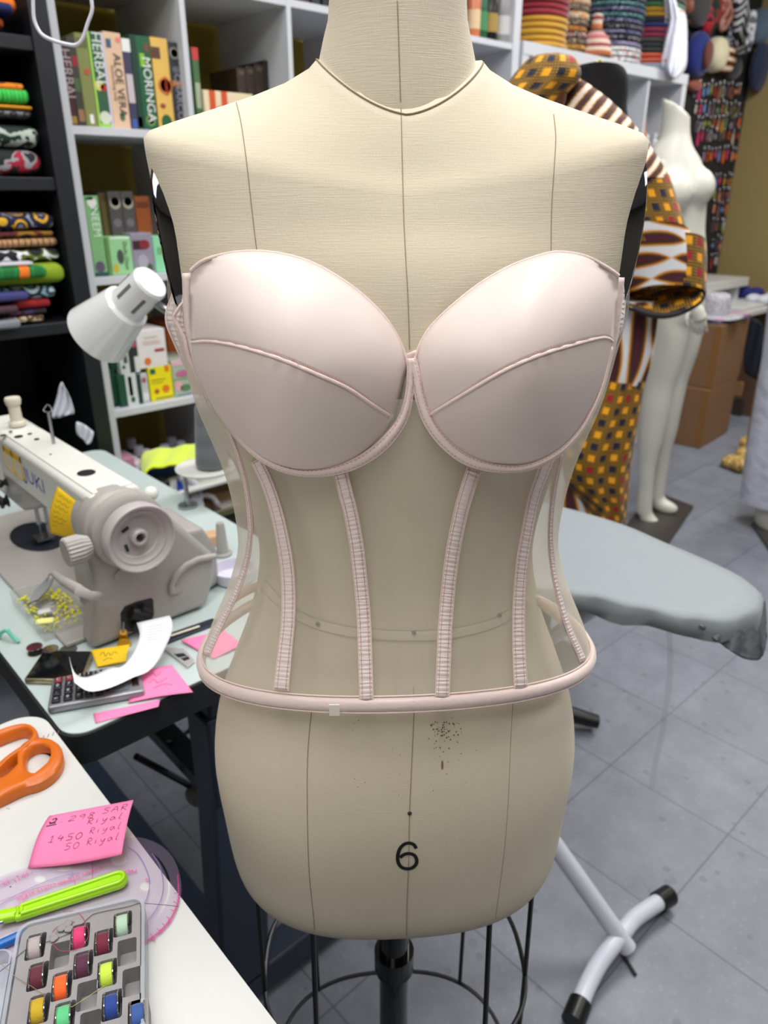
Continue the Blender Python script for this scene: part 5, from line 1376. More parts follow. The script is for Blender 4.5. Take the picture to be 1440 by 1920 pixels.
gbox('soap_box', 206, 253, 444, z3, (150,206,150), 'pale green soap carton with dark leaf in the middle shelf', parts=(('b',0,.14,0,1,(100,140,80)),('o',.52,.48,.13,.26,(70,80,74)),('t','Dudu Osun',.019,.74,.5,(30,40,34),True),('o',.3,.18,.1,.16,(200,170,40)),('b',.2,.95,.94,1,(214,238,210))))
gbox('soap_box', 254, 293, 437, z3, (146,140,158), 'lilac grey soap carton with dark red figure in the middle shelf', parts=(('b',.05,.65,.60,.82,(60,30,36)),('o',.6,.72,.25,.2,(130,40,50)),('o',.45,.3,.25,.3,(170,166,178)),('o',.75,.12,.14,.2,(60,90,60))))
gbox('soap_box', 294, 322, 443, z3, (142,214,168), 'mint green soap carton beside the lilac grey one', parts=(('b',.2,.8,.5,.7,(110,180,130)),))
z2 = SZ[2]
gbox('tea_box', 214, 226, 694, z2, DG, 'dark green carton against the shelf post, bottom of its pile', yb=768, yf=Y0+.05, parts=(('b',.1,.9,.1,.9,(24,76,54)),))
gbox('tea_box', 228, 262, 701, z2, (26,74,52), 'green and white tea carton under the stacked tea carton', yb=765, parts=(('b',.40,1,0,1,(206,214,214)),('b',.55,.75,.3,.9,(60,70,76)),('o',.7,.18,.12,.16,(40,80,56)),))
gbox('tea_box', 263, 283, 701, z2, (190,196,200), 'grey carton with pink figure left of the yellow carton', yb=762, parts=(('b',0,.35,0,1,(30,56,50)),('o',.65,.78,.2,.24,(176,80,100)),('b',.4,.95,.1,.35,(222,222,224))))
zz = OY(240,697,Y0+.03).z
def onbox(name, xl, xr, yt, yb, c, label, yf=Y0+.03, parts=(), zb=None): return gbox(name, xl, xr, yt, zb if zb is not None else OY((xl+xr)/2, yb, yf).z, c, label, yf=yf, yb=yb, parts=parts)
zt_ = OY(245,701,Y0+.03).z + .001
onbox('tea_box', 208, 226, 634, 694, (24,66,50), 'dark green tea carton on top of the carton pile by the post', yf=Y0+.05, zb=OY(220,694,Y0+.05).z+.001)
onbox('tea_box', 227, 245, 634, 696, (206,212,214), 'white and grey tea carton on top of the green and white one', zb=zt_, parts=(('b',.4,.8,.3,.95,(70,78,84)),('o',.35,.2,.16,.2,(40,80,56))))
onbox('tea_box', 246, 263, 632, 695, (40,52,50), 'dark tea carton with pink figure beneath the lamp shade', zb=zt_, parts=(('o',.6,.80,.3,.35,(176,80,100)),('b',.5,1,.0,.45,(214,218,220))))
gbox('yellow_box', 285, 328, 687, z2, (236,222,20), 'bright yellow carton with green badge and red blossoms', yb=756, parts=(('b',.08,.30,.80,.95,(30,96,80)),('b',.72,.9,.82,1,(220,120,30)),('b',.1,.7,.60,.63,(150,140,30)),('b',.1,.6,.52,.54,(150,140,30)),('o',.68,.32,.16,.16,(226,120,30)),('o',.28,.28,.10,.10,(170,90,30)),('b',.2,.95,.05,.08,(90,110,40))))
onbox('white_box', 262, 316, 618, 688, (226,222,222), 'white carton with red band and orange flower on the yellow carton', zb=OY(306,687,Y0+.03).z + .001, parts=(('t','NATURAL',.012,.5,.80,(190,170,110),False),('b',.2,.8,.68,.70,(190,160,160)),('b',.2,.8,.62,.64,(190,160,160)),('b',.58,.92,.40,.48,(160,50,60)),('o',.30,.18,.12,.12,(220,120,50))))
gbox('pink_box', 329, 372, 674, z2, (172,186,166), 'pastel carton with pink and violet flowers right of the yellow carton', yb=749, parts=(('b',0,1,.86,1,(226,180,196)),('o',.45,.62,.34,.14,(190,110,150)),('b',.0,.9,.45,.5,(120,170,110)),('o',.5,.22,.24,.14,(90,130,90)),('o',.2,.3,.16,.2,(226,170,180)),('b',.1,.9,.03,.06,(110,120,150))))
gbox('pink_box', 373, 388, 690, z2, (224,190,212), 'pale pink carton at the end of the lower shelf', yb=744)
onbox('orange_box', 318, 352, 606, 672, (170,82,20), 'orange carton standing behind the white carton', yf=Y0+.16, zb=z2, parts=(('b',.4,.6,.1,.95,(206,120,40)),)) 
# bottles with white caps on the low shelf
def bottle(x, y, z, r, h, c, label, cap=(214,214,226), group='capped bottles on the low shelf', name='bottle'):
    t = thing(name, label, 'bottle', (x, y, z), 0, group); Mx = Matrix.Translation((x, y, z))
    MB().lathe([(0,0),(r*.95,0),(r,.004),(r,h*.68),(r*.85,h*.76),(r*.5,h*.82),(r*.5,h*.86),(0,h*.86)], 20, Mx).build('body', mat('bottle_%d_%d_%d' % c, c, .2), t)
    MB().lathe([(0,h*.84),(r*.62,h*.84),(r*.62,h*.99),(r*.55,h),(0,h)], 20, Mx).build('cap', mat('cap_%d_%d_%d' % cap, cap, .4), t)
    return t
for k, (px, py, yy) in enumerate(((245,822,.25),(259,836,.16),(272,843,.10),(308,834,.14),(321,820,.22),(338,827,.16),(356,814,.24),(372,822,.18))):
    p = OY(px, py, Y0 + yy); z0 = SZ[1]; bottle(p.x, p.y, z0, .026, p.z - z0, (36,24,30), ['dark bottle with white cap, back corner of the low cube','dark bottle with white cap in front of the corner bottle','dark bottle with white cap, nearest the shelf edge on the low cube','dark bottle with white cap behind the yellow green vest fold','taller dark bottle with white cap behind the vest, second row','dark bottle with white cap left of the thread cone','dark bottle with white cap, highest beside the thread cone','dark bottle with white cap hidden by the thread cone'][k])
gbox('pink_jar_box', 240, 262, 860, SZ[1], (196,140,156), 'pink and white carton beside the shelf post on the low shelf', yb=930, yf=Y0+.02, parts=(('b',0,1,.7,.85,(226,220,226)),('b',0,1,.2,.35,(180,50,80))))
gbox('pink_jar_box', 263, 283, 868, SZ[1], (216,206,216), 'white and red carton beside the pink and white carton', yb=935, yf=Y0+.01, parts=(('b',0,1,.3,.5,(170,30,60)),))
# bottles at the top right cubes beside the neck
z5 = SZ[5]
for k, (px, c, w, h, lab) in enumerate(((886,(206,120,80),.026,.20,'orange label bottle beside the dress form neck'),(900,(40,92,66),.026,.22,'green label bottle right of the orange label bottle'),(917,(28,26,28),.030,.21,'black bottle with gold band left of the silver bottle'),(940,(150,150,150),.033,.26,'silver and black bottle at the end of the upper board'))):
    p = OY(px, 70, Y0 + .05); t = bottle(p.x, p.y, z5, w, h, c, lab, cap=(40,40,40), group='bottles on the upper board'); Mx = Matrix.Translation((p.x, p.y, z5))
    MB().lathe([(w*1.01,.03),(w*1.01,.09)], 20, Mx).build('label_band', mat('lbl%d' % k, [(220,190,150),(60,130,80),(160,130,60),(196,196,196)][k], .5), t)
for k in range(6):
    p = OY(505 + k*22, 10 + k*3, Y0 + .12); gbox('dark_box', 505 + k*20, 521 + k*20, -60, z5, [(50,40,34),(150,130,60),(34,60,44),(60,34,34),(40,44,60),(34,34,34)][k], ['brown carton on the upper board near the divider','straw yellow carton on the upper board','dark green carton on the upper board','maroon carton on the upper board','slate blue carton on the upper board','black carton on the upper board beside the dress form neck'][k], yf=Y0+.12, yb=20)

# ================================================================== black shelf with folded fabric
M_bs = mat('black_board', (24,25,28), .5, var=.1); M_bsf = mat('charcoal_board', (26,28,33), .45, var=.05)
bs = thing('black_shelf', 'tall black shelf stacked with folded printed fabrics', 'shelf', (.3, Y0 + .2, 0))
BX0, BX1, BY = -.55, .798, Y0 - .07
MB().box((BX1 - .045, BY, 0), (BX1, YW - .02, 2.4)).build('side_panel', M_bsf, bs, bevel=.002); MB().box((BX0, BY, 0), (BX0 + .045, YW - .02, 2.4)).build('side_panel', M_bsf, bs, bevel=.002)
MB().box((BX0, YW - .04, 0), (BX1, YW - .02, 2.4)).build('back_panel', M_bs, bs, flat=True)
zA = OY(20,62,BY).z; zB = OY(60,332,BY).z; zC = OY(100,606,BY).z
for z in (zA, zB, zC, .35, 2.38): MB().box((BX0 + .045, BY + .005, z - .03), (BX1 - .045, YW - .04, z)).build('shelf_board', M_bsf, bs, bevel=.002)
def fold(x1, zt, zb, ms, label, yf, w=.40, dy=.25, r=None, tilt=0.0, group=None, name='folded_fabric', mi=None):
    x1 = min(x1, BX1 - .05)
    """folded cloth: rounded right-hand fold end at x1, layers as ridges"""
    h = zt - zb; x0 = x1 - w; b = MB(); rings = []; N = 28
    ex = h*.5/w
    for k in range(19):
        t = (k / 10)*(1 - ex) if k <= 10 else 1 - ex + ex*math.sin(PI/2*(k - 10)/8); x = x0 + w*t
        e = math.sqrt(max(.01, 1 - max(0, (t - 1 + ex)/ex)**2)); wob = 1 + .05*math.sin(t*9 + zt*40)
        ring = []
        for j in range(N):
            a = 2*PI*j/N
            yy = (e**.25)*math.copysign(abs(math.cos(a))**.35, math.cos(a))*dy/2; zz_ = math.copysign(abs(math.sin(a))**.6, math.sin(a))*h/2*e*wob
            ring.append(V((x, yf + dy/2 + yy, (zt+zb)/2 + zz_ + tilt*(x1 - x))))
        rings.append(ring)
    b.loft(rings)
    o = b.build(name, ms, None, ang=60)
    return tag(o, label, 'fabric', group)
yf = BY + .02
def zat(px, py): return OY(px, py, yf).z
def xat(px, py): return OY(px, py, yf).x
FAB = [ # x px of the fold end, top py, bottom py, material, label
 (113,398,432, mat_ankara('ankara_navy_gold', [(24,26,60),(150,150,170),(30,34,80),(220,170,30),(20,20,50)], 26, .4), 'navy, white and gold printed fabric on top of the middle fabric stack'),
 (104,432,445, mat_ankara('ankara_red_dark', [(90,20,26),(30,20,20),(140,100,20)], 20, 1.2), 'dark red printed fabric under the navy and gold one'),
 (112,444,464, mat_ankara('ankara_brown', [(176,120,50),(230,210,190),(60,34,20),(150,96,40)], 22, 2.2, 'wave'), 'brown and white banded fabric in the middle stack'),
 (117,464,492, mat_ankara('black_dots', [(230,230,240),(16,18,24),(18,20,26),(16,18,24),(96,110,30)], 26, 3.3), 'black fabric with white and olive spots above the lime fabric'),
 (133,490,532, mat('lime_cloth', (132,158,28), .9, var=.12, vs=60), 'plain lime green fabric bulging out of the middle stack'),
 (111,532,562, mat_ankara('sky_print', [(150,186,206),(40,60,80),(190,214,226),(30,40,60)], 20, 5.1), 'pale blue and navy printed fabric below the lime fabric'),
 (100,560,580, mat_ankara('red_cloth', [(150,18,28),(170,24,34),(140,14,24)], 10, 6.0), 'plain crimson fabric with yellow edge near the bottom of the middle stack'),
 (92,579,592, mat_ankara('dark_mix', [(40,24,34),(60,50,90),(120,30,50),(24,20,24)], 30, 7.0), 'dark purple printed fabric below the crimson one'),
 (88,590,612, mat_ankara('brown_dots', [(214,196,166),(86,64,40),(96,70,44)], 55, 8.0), 'brown fabric with cream spots at the bottom of the middle stack')]
for k, (px, yt, yb, m, lab) in enumerate(FAB):
    zt, zb = zat(px - 30, yt), zat(px - 30, yb)
    if k == len(FAB) - 1: zb = zC + .001
    fold(xat(px, (yt+yb)/2), zt, zb, m, lab, yf - (.02 if k == 4 else 0), w=.42, group='fabrics in the middle stack')
zt, zb = zat(50, 497), zat(50, 520)
fold(xat(78,508), zt, zb, mat_ankara('green_orange', [(20,110,50),(30,130,60),(20,110,50),(240,120,20)], 5, .9, 'wave'), 'green ribbed fabric with orange wavy band on the lime fabric', yf - .045, w=.3, dy=.06, group='fabrics in the middle stack')
fold(xat(46,552), zat(20,545), zat(20,562), mat('indigo_cloth', (62,62,120), .8), 'folded indigo fabric with gold clip left of the pale blue fabric', yf - .04, w=.25, dy=.06)
fold(xat(26,575), zat(20,570), zat(20,584), mat('plum_cloth', (70,46,60), .8), 'narrow plum fabric roll with gold end under the indigo fabric', yf - .04, w=.2, dy=.06)
fold(xat(30,600), zat(15,596), zat(15,614), mat('grey_cloth', (130,132,140), .7), 'pale grey fabric roll at the bottom of the middle stack', yf - .04, w=.2, dy=.06)
fold(xat(56,495), zat(30,490), zat(30,498), mat('white_band', (200,200,206), .7), 'thin white paper band between black and green fabrics', yf - .03, w=.25, dy=.05)
UP = [(50,152,172, mat_ankara('orange_edge', [(226,130,20),(200,100,10),(60,30,20)], 20, 1.0), 'orange edged fabric on top of the upper stack', 'g'),
 (61,160,196, mat_ankara('green_zebra', [(60,206,80),(20,90,44),(70,214,84),(60,206,80)], 14, 2.0, 'wave'), 'bright green fabric with dark strokes in the upper stack', 'g'),
 (63,196,206, mat('amber_cloth', (214,140,20), .8), 'amber yellow fabric under the bright green one', 'g'),
 (62,206,220, mat_ankara('grey_mix', [(90,90,94),(40,36,40),(120,120,124)], 40, 3.0), 'grey speckled fabric in the upper stack', 'g'),
 (80,232,278, mat_ankara('palm_print', [(20,40,32),(180,190,180),(16,50,36),(226,220,190),(110,40,30)], 12, 4.0, 'noise'), 'dark green palm print fabric in the upper stack', 'g'),
 (84,278,322, mat_ankara('black_red', [(22,24,28),(24,26,30),(22,24,28),(160,24,50),(150,150,156),(24,26,30),(22,24,28)], 13, 5.0, 'noise'), 'black fabric with red and grey motif at the bottom of the upper stack', 'g')]
for k, (px, yt, yb, m, lab, _) in enumerate(UP):
    zt, zb = zat(px - 30, yt), zat(px - 30, yb)
    if k == 5: zb = zB + .001
    fold(xat(px, (yt+yb)/2), zt, zb, m, lab, yf, w=.40, group='fabrics in the upper stack')
for px, yt, yb, c, lab in ((34,-10,24,(246,120,20),'bright orange cloth bundle on the top black shelf'),(22,4,30,(24,30,90),'navy cloth bundle beside the orange cloth'),(10,28,54,(160,70,20),'rust orange cloth roll on the top black shelf')):
    fold(xat(px, yt), zat(px-10, yt), max(zA + .001, zat(px-10, yb)), mat('cl_%d_%d_%d' % c, c, .85), lab, yf - (.02 if px == 22 else 0), w=.2)
# dark garments heaped on the lowest level
rnd = random.Random(12)
def heap(name, label, cat_, c, pts, m, r, sc=(1,1,.7)):
    b = MB()
    for p in pts: b.sphere(p, r * rnd.uniform(.8, 1.2), 14, 9, (1.3, 1, .8))
    return tag(b.build(name, m, None, remesh=.012, smooth=6), label, cat_)
M_gb = mat('black_cloth', (17,18,22), .9, sheen=.2, bump=(30,.8,.02)); M_gn = mat('ink_cloth', (24,26,36), .9, bump=(30,.8,.02))
heap('garment_heap', 'heap of black garments on the lowest black shelf', 'clothes', None, [V((x, y, z)) for x, y, z in ((.0,BY+.06,.5),(.2,BY+.05,.52),(.4,BY+.05,.50),(.58,BY+.06,.48),(.1,BY+.1,.66),(.32,BY+.08,.68),(.5,BY+.1,.62),(.2,BY+.12,.80),(.05,BY+.1,.78),(.62,BY+.12,.55))], M_gb, .12)
heap('dark_jacket', 'ink blue garment sagging over the front of the lowest black shelf', 'clothes', None, [V((x, y, z)) for x, y, z in ((.45,BY-.05,.55),(.55,BY-.06,.58),(.63,BY-.04,.52),(.50,BY-.06,.44),(.60,BY-.06,.40))], M_gn, .09)
def sheet3(pts_rows, f, wob, name, m, label, cat_, solid=.002, sub=1):
    rows = []
    for j, r in enumerate(pts_rows):
        c = resamp(cat(r, 6), 14)
        rows.append([OY(p.x, p.y, f + wob*math.sin(i*1.3 + j*.9)) for i, p in enumerate(c)])
    return tag(MB().grid(rows).build(name, m, None, ang=80, solid=solid, sub=sub), label, cat_)
M_wc = mat('white_cloth', (206,208,218), .8)
cf_ = sheet3([[(112,724),(116,716),(119,726)],[(108,738),(118,730),(130,738)],[(104,758),(120,750),(136,762)],[(96,776),(118,768),(142,778)],[(98,784),(116,782),(128,776)]], BY - .12, .008, 'white_cuff', M_wc, 'crumpled white cuff on the dark garments above the sewing machine', 'clothes')
cl_ = sheet3([[(143,790),(158,796),(176,810)],[(142,802),(158,808),(174,822)],[(144,818),(156,820),(170,832)],[(156,822),(160,830),(164,834)]], BY - .13, .006, 'white_collar', M_wc, 'white collar hanging from the dark garments behind the machine arm', 'clothes')

dj_ = bpy.data.objects['dark_jacket']
for q_ in (cf_, cl_):
    q_.parent = dj_
    for k_ in ('category', 'label'):
        if k_ in q_: del q_[k_]
cf_['label'] = 'crumpled white cuff'; cl_['label'] = 'white collar'
# ================================================================== bin with junk between table and shelf
bn = thing('storage_bin', 'low dark storage bin of bottles and oddments behind the sewing table', 'bin', (1.05, 1.88, 0))
b = MB(); b.box((.72,1.76,0),(1.42,1.775,.50)).box((.72,2.045,0),(1.42,2.06,.50)).box((.72,1.775,0),(.735,2.045,.50)).box((1.405,1.775,0),(1.42,2.045,.50)).box((.735,1.775,.38),(1.405,2.045,.39)); b.build('body', mat('bin_dark', (40,38,36), .6), bn, flat=True)
MB().box((.71,1.75,.50),(1.43,1.762,.52)).build('rim', mat('bin_rim', (90,90,60), .5), bn, bevel=.002)
M_blue = mat('detergent_blue', (22,62,150), .35); M_lgr = mat('jug_white', (206,206,214), .35)
def Y19(x, y, Y=1.86): return OY(x, y, Y)
jg = thing('detergent_jug', 'white detergent jug with blue label and loop handle in the storage bin', 'jug', tuple(Y19(340,900)))
p0 = Y19(332,905); zb = .395
MB().loft([[V((p0.x + x*s_, p0.y + y*s_, z)) for x, y in ((-.06,-.04),(.06,-.04),(.06,.04),(-.06,.04))] for z, s_ in ((zb,1),(zb+.13,1),(zb+.19,.75),(zb+.215,.4))]).build('body', M_lgr, jg, bevel=.008, seg=3)
MB().prism([Y19(x, y, p0.y - .046) for x, y in ((332,896),(352,920),(366,948),(342,940),(334,925))], (0,.004,0)).build('label', M_blue, jg, flat=True)
b = MB(); b.tube([Y19(x, y, p0.y - .03) for x, y in ((336,896),(352,896),(366,906),(374,925),(374,950))], .010, 10); b.build('handle', M_lgr, jg)
j2 = thing('spray_bottle', 'white spray bottle neck curving beside the jug', 'bottle', tuple(Y19(390,930)))
MB().tube([Y19(x, y, 1.84) for x, y in ((372,932),(385,928),(398,932),(408,945),(412,958))], .009, 10).build('trigger', M_lgr, j2)
p = Y19(392,950, 1.90); MB().lathe([(0,0),(.035,0),(.035,.11),(.015,.14),(0,.14)], 20, Matrix.Translation((p.x,1.90,.391))).build('body', mat('spray_green', (80,120,60), .4), j2)
for nm, lab, px, py, Y, sz, c in (('blue_box','royal blue carton behind the jug in the storage bin',300,885,1.95,(.10,.05,.09),(24,64,150)),('black_box','black printed carton at the end of the storage bin',290,915,1.83,(.07,.05,.10),(26,26,30)),
    ('green_pouch','green pouch right of the jug in the storage bin',408,930,1.95,(.06,.05,.08),(110,170,60)),('grey_box','grey carton leaning at the near end of the storage bin',425,955,1.82,(.06,.05,.08),(130,126,120)),('red_tin','red tin next to the grey carton',437,965,1.90,(.05,.05,.06),(200,50,40)),
    ('orange_pouch','orange pouch under the thread stand tray',398,915,2.0,(.06,.04,.07),(206,90,30)),('taupe_box','taupe carton behind the thread stand',420,905,2.03,(.16,.03,.08),(120,106,98)),('olive_box','olive green carton behind the orange pouch',385,905,2.02,(.10,.03,.10),(120,128,30))):
    p = OY(px, py, Y); zt = max(p.z + .02, .44)
    t = MB().box((p.x - sz[0]/2, Y - sz[1]/2, .391), (p.x + sz[0]/2, Y + sz[1]/2, zt)).build(nm, mat('jk_' + nm, c, .5, var=.2, vs=25), None, bevel=.003)
    tag(t, lab, 'box')
# white tray and neon cloth on it
p = OY(330,888,1.93); wt = tag(MB().box((p.x-.12,1.80,.575),(p.x+.20,2.04,.587)).build('white_board', M_wht, None, bevel=.003), 'white board lying across the storage bin under the neon cloth', 'board')
bx = tag(MB().box((p.x-.05,1.86,.391),(p.x+.18,2.03,.574)).build('cardboard_carton', mat('carton_tan', (150,120,84), .8), None, bevel=.002), 'tan carton holding up the white board', 'box')
M_neon = mat('neon_fleece', (222,246,30), .9, sheen=.5, bump=(160,1.0,.003))
rows = []
tp_ = resamp(cat([(264,868),(270,852),(283,844),(310,842),(340,838),(370,832),(400,832)], 6), 26); bt_ = resamp(cat([(268,892),(276,882),(292,876),(320,873),(345,872),(372,866),(402,862)], 6), 26)
for j in range(9):
    row = []
    for i in range(26):
        q = tp_[i].lerp(bt_[i], j/8); row.append(OY(q.x, q.y, 1.98 - .17*(j/8)) + V((0,0,.003*math.sin(i*.9 + j*.6))))
    rows.append(row)
tag(MB().grid(rows).build('neon_cloth', M_neon, None, ang=80, solid=.008, sub=1), 'fluffy neon yellow cloth draped behind the thread cone', 'cloth')
# ================================================================== ironing board
IB = .82
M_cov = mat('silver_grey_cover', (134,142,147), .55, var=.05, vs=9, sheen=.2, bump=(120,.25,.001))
ib = thing('ironing_board', 'ironing board with silver grey cover and white tubular legs', 'ironing board', tuple(W(.2,1.15)))
nose = [(1041,945),(1107,962),(1183,986),(1252,1016),(1322,1045),(1391,1077),(1424,1101),(1435,1122),(1420,1142),(1391,1156),(1340,1162),(1287,1155),(1228,1143),(1148,1125),(1055,1106)]
nz = [OZ(x, y, IB) for x, y in nose]
tailA = W(-.02,1.62,IB); tailB = W(-.14,1.12,IB)
ol = resamp(cat(nz[:] + [W(.02,1.02,IB), W(-.13,1.18,IB), W(-.20,1.36,IB), W(-.16,1.52,IB), W(-.03,1.60,IB), W(.10,1.52,IB), nz[0]], 6), 121)[:-1]
cc = sum(ol, V())/len(ol)
rnd = random.Random(2)
def drop(p):      # how far the cover hangs down
    q = (p - O); lat = q.dot(LATV); fw = q.dot(FWDV)
    return .032 + .0 * lat
rings = []
for k, (s_, dz) in enumerate([(.0,0),(.5,0),(.9,0),(.98,-.001),(1.0,-.006),(1.004,-.018),(1.0,-.032)]):
    r = []
    for i, p in enumerate(ol):
        lat = (p - O).dot(LATV)
        extra = 0.0
        if k >= 5: extra = .004*math.sin(i*.9) + (.045*math.exp(-((lat - .565)/.05)**2))*(k-4)*.5
        if k >= 4: q = .0025*math.sin(i*1.7)
        else: q = 0
        r.append(cc + (p - cc)*(s_ if s_ > 0 else .001) + V((q, q, dz - extra)))
    rings.append(r)
rings.append([cc + (p - cc)*.93 + V((0,0,-.035)) for p in ol])
rings.append([cc + (p - cc)*.5 + V((0,0,-.032)) for p in ol])
MB().loft(rings, True, False, True).build('cover', M_cov, ib, ang=70)
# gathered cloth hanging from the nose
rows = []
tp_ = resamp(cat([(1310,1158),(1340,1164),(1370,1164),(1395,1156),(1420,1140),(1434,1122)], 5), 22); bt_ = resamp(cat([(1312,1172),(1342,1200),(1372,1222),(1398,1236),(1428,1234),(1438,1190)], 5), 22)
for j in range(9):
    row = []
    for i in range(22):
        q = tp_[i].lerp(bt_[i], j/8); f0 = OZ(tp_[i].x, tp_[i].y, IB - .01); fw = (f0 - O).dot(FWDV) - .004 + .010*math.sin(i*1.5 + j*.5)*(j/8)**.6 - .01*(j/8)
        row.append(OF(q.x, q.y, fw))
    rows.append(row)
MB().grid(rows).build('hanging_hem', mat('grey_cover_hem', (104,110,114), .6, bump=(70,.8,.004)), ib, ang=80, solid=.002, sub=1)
M_wtube = mat('white_tube', (212,216,228), .3)
fm = W(.463,.965,.035); topp = W(-.10,1.24,IB-.03)
MB().tube([fm, fm.lerp(topp, .5), topp], .017, 16).build('leg', M_wtube, ib)
foot = [OZ(1084,1890,.03), OZ(1100,1850,.033), OZ(1122,1808,.045), OZ(1146,1775,.055), OZ(1168,1748,.055), OZ(1192,1720,.045), OZ(1240,1688,.03)]
MB().tube(resamp(cat(foot, 6), 30), .0165, 16).build('foot', M_wtube, ib)
for a, b_ in ((foot[0], foot[1]), (foot[-1], foot[-2])):
    d = (a - b_).normalized(); MB().tube([a - d*.012, a + d*.028], .0205, 16).build('foot_cap', M_blk, ib)
MB().tube([W(.35,1.0,IB-.04), W(.02,1.5,.04)], .013, 12).build('leg', M_wtube, ib)
MB().tube([W(-.13,1.42,.03), W(.02,1.5,.04), W(.15,1.62,.03)], .0165, 12).build('foot', M_wtube, ib)
tag(MB().tube([OZ(1166,1786,.004), OZ(1178,1805,.004), OZ(1192,1828,.004)], .0035, 6).build('cable_end', mat('dark_cable', (50,48,50), .7), None), 'short dark cable end on the floor under the ironing board foot', 'cable')
# clear film strip
P = []
for i, (x, y) in enumerate(cat([(1252,1168),(1256,1220),(1254,1280),(1246,1340),(1240,1380),(1228,1430),(1222,1478)], 4)[:] and [(p.x, p.y) for p in cat([(1252,1168),(1256,1220),(1254,1280),(1246,1340),(1240,1380),(1228,1430),(1222,1478)], 4)]):
    f = .93 + .0045*i
    P.append([OF(x - 5, y, f), OF(x, y, f - .002), OF(x + 6, y, f)])
tag(MB().grid(P).build('plastic_film', mat('clear_film', (226,228,236), .1, alpha=.26), None, ang=80), 'strip of clear plastic film hanging below the ironing board', 'film')

# ================================================================== black stool behind
st = thing('swivel_stool', 'low black swivel stool with curved star base behind the dress form', 'stool', tuple(W(.22,1.66)))
hub = W(.22,1.66,.09)
MB().tube([hub + V((0,0,-.03)), hub + V((0,0,.36))], .02, 14).build('column', M_blk, st)
MB().lathe([(0,.36),(.15,.36),(.165,.38),(.16,.42),(.14,.44),(0,.445)], 32, Matrix.Translation(hub)).build('seat', mat('black_vinyl', (24,24,26), .4), st, ang=60)
tip = OZ(1120,1352,.03)
a0 = math.atan2(tip.y - hub.y, tip.x - hub.x); L_ = (V((tip.x, tip.y, 0)) - V((hub.x, hub.y, 0))).length
for k in range(5):
    a = a0 + k*2*PI/5; d = V((math.cos(a), math.sin(a), 0))
    MB().tube([hub + V((0,0,-.01)), hub + d*L_*.45 + V((0,0,-.015)), hub + d*L_*.8 + V((0,0,-.042)), V((hub.x, hub.y, .028)) + d*L_], [.028,.027,.026,.022], 12, flat=.8).build('leg', M_blk, st)

# ================================================================== black dress form wearing the wax print outfit
bf = thing('black_dress_form', 'black dress form neck with yellow headed pins above the striped shoulder', 'dress form', tuple(W(.46,1.92)))
def sil(rows, f, thick, name, ms, parent=None, N=40, tilt=0.0, mi=None, e=2.0, closed_top=True, closed_bot=True, pleat=0.0, pk=9, **kw):
    """solid of elliptic rings; each row = (y, xl, xr) read in the photograph at distance f"""
    rings = []
    for y, xl, xr in rows:
        a, b_ = OF(xl, y, f), OF(xr, y, f); c = (a + b_)/2; hw = (b_ - a).length/2; th_ = thick(hw) if callable(thick) else thick
        ring = []
        for k in range(N):
            t = 2*PI*k/N; cx_ = math.copysign(abs(math.cos(t))**(2/e), math.cos(t)); sy = math.copysign(abs(math.sin(t))**(2/e), math.sin(t))
            pl = 1 + pleat*math.sin(t*pk + y*.01)
            ring.append(c + LATV*(hw*cx_) + FWDV*(th_*sy*pl) + V((0,0,tilt*(-sy)*th_)))
        rings.append(ring)
    b = MB(); b.loft(rings, True, closed_top, closed_bot, mi)
    return b.build(name, ms, parent, ang=60, **kw)
def den(rows, n=5):
    return [(p.x, p.y, p.z) for p in cat([V(r) for r in rows], n)]
M_bcl = mat('black_navy_cloth', (9,10,17), .9)
sil(den([(124,1088,1140),(126,1078,1158),(134,1071,1168),(150,1068,1174),(175,1064,1174),(205,1066,1172),(250,1060,1180),(300,1010,1200),(420,1010,1200)]), 1.95, .062, 'torso', M_bcl, bf, e=2.6)
MB().tube([W(.46,1.95,.05), W(.46,1.95,1.1)], .018, 12).build('pole', M_blk, bf)
b = MB(); b.lathe([(0,0),(.16,0),(.16,.02),(.03,.045),(0,.045)], 28, Matrix.Translation(W(.46,1.95,0))); b.build('base', M_blk, bf)
for x, y in ((1117,116),(1125,113),(1131,117),(1116,122),(1141,121),(1163,124),(1163,131),(1172,160)):
    MB().sphere(OF(x, y, 1.93), .0032, 8, 6).build('pin_head', mat('pin_yellow', (226,222,40), .4), bf)
# outfit top: striped shoulder, plaid sleeve, white cuff
zd = LATV*.70 + V((0,0,-.71))
M_str = mat_stripe('stripe_print', .027, tuple(zd)); M_pl = mat_plaid('plaid_print', .031); M_lf = mat_leaf('leaf_print', .155, .046)
wo = thing('wax_print_tunic', 'yellow, maroon and white wax print tunic with wide sleeve on the black dress form', 'clothes', tuple(W(.5,1.85,1.2)))
M_trim = mat('dark_trim', (46,36,36), .6); M_lin2 = mat('lining_plaid', (90,52,14), .9)
rows = den([(151,1066,1084),(156,1058,1096),(168,1050,1114),(184,1042,1136),(204,1032,1158),(228,1015,1182),(254,1000,1202),(284,990,1224),(312,985,1242),(334,985,1253)], 4)
sil(rows, 1.84, lambda h: .03 + h*.45, 'striped_shoulder', M_str, wo, closed_bot=False)
rows = den([(328,1080,1252),(345,1085,1258),(380,1095,1268),(410,1105,1278),(447,1118,1288)], 5)
sil(rows, 1.84, lambda h: .03 + h*.5, 'plaid_sleeve', mat_plaid('plaid_print', .031), wo, closed_top=False, closed_bot=False)
rows = den([(446,1118,1288),(462,1124,1292),(500,1140,1302),(540,1155,1312),(556,1158,1316)], 5)
sil(rows, 1.84, lambda h: .03 + h*.55, 'white_cuff', M_lf, wo, closed_top=False, closed_bot=False, tilt=.45, label='white cuff with feather print')
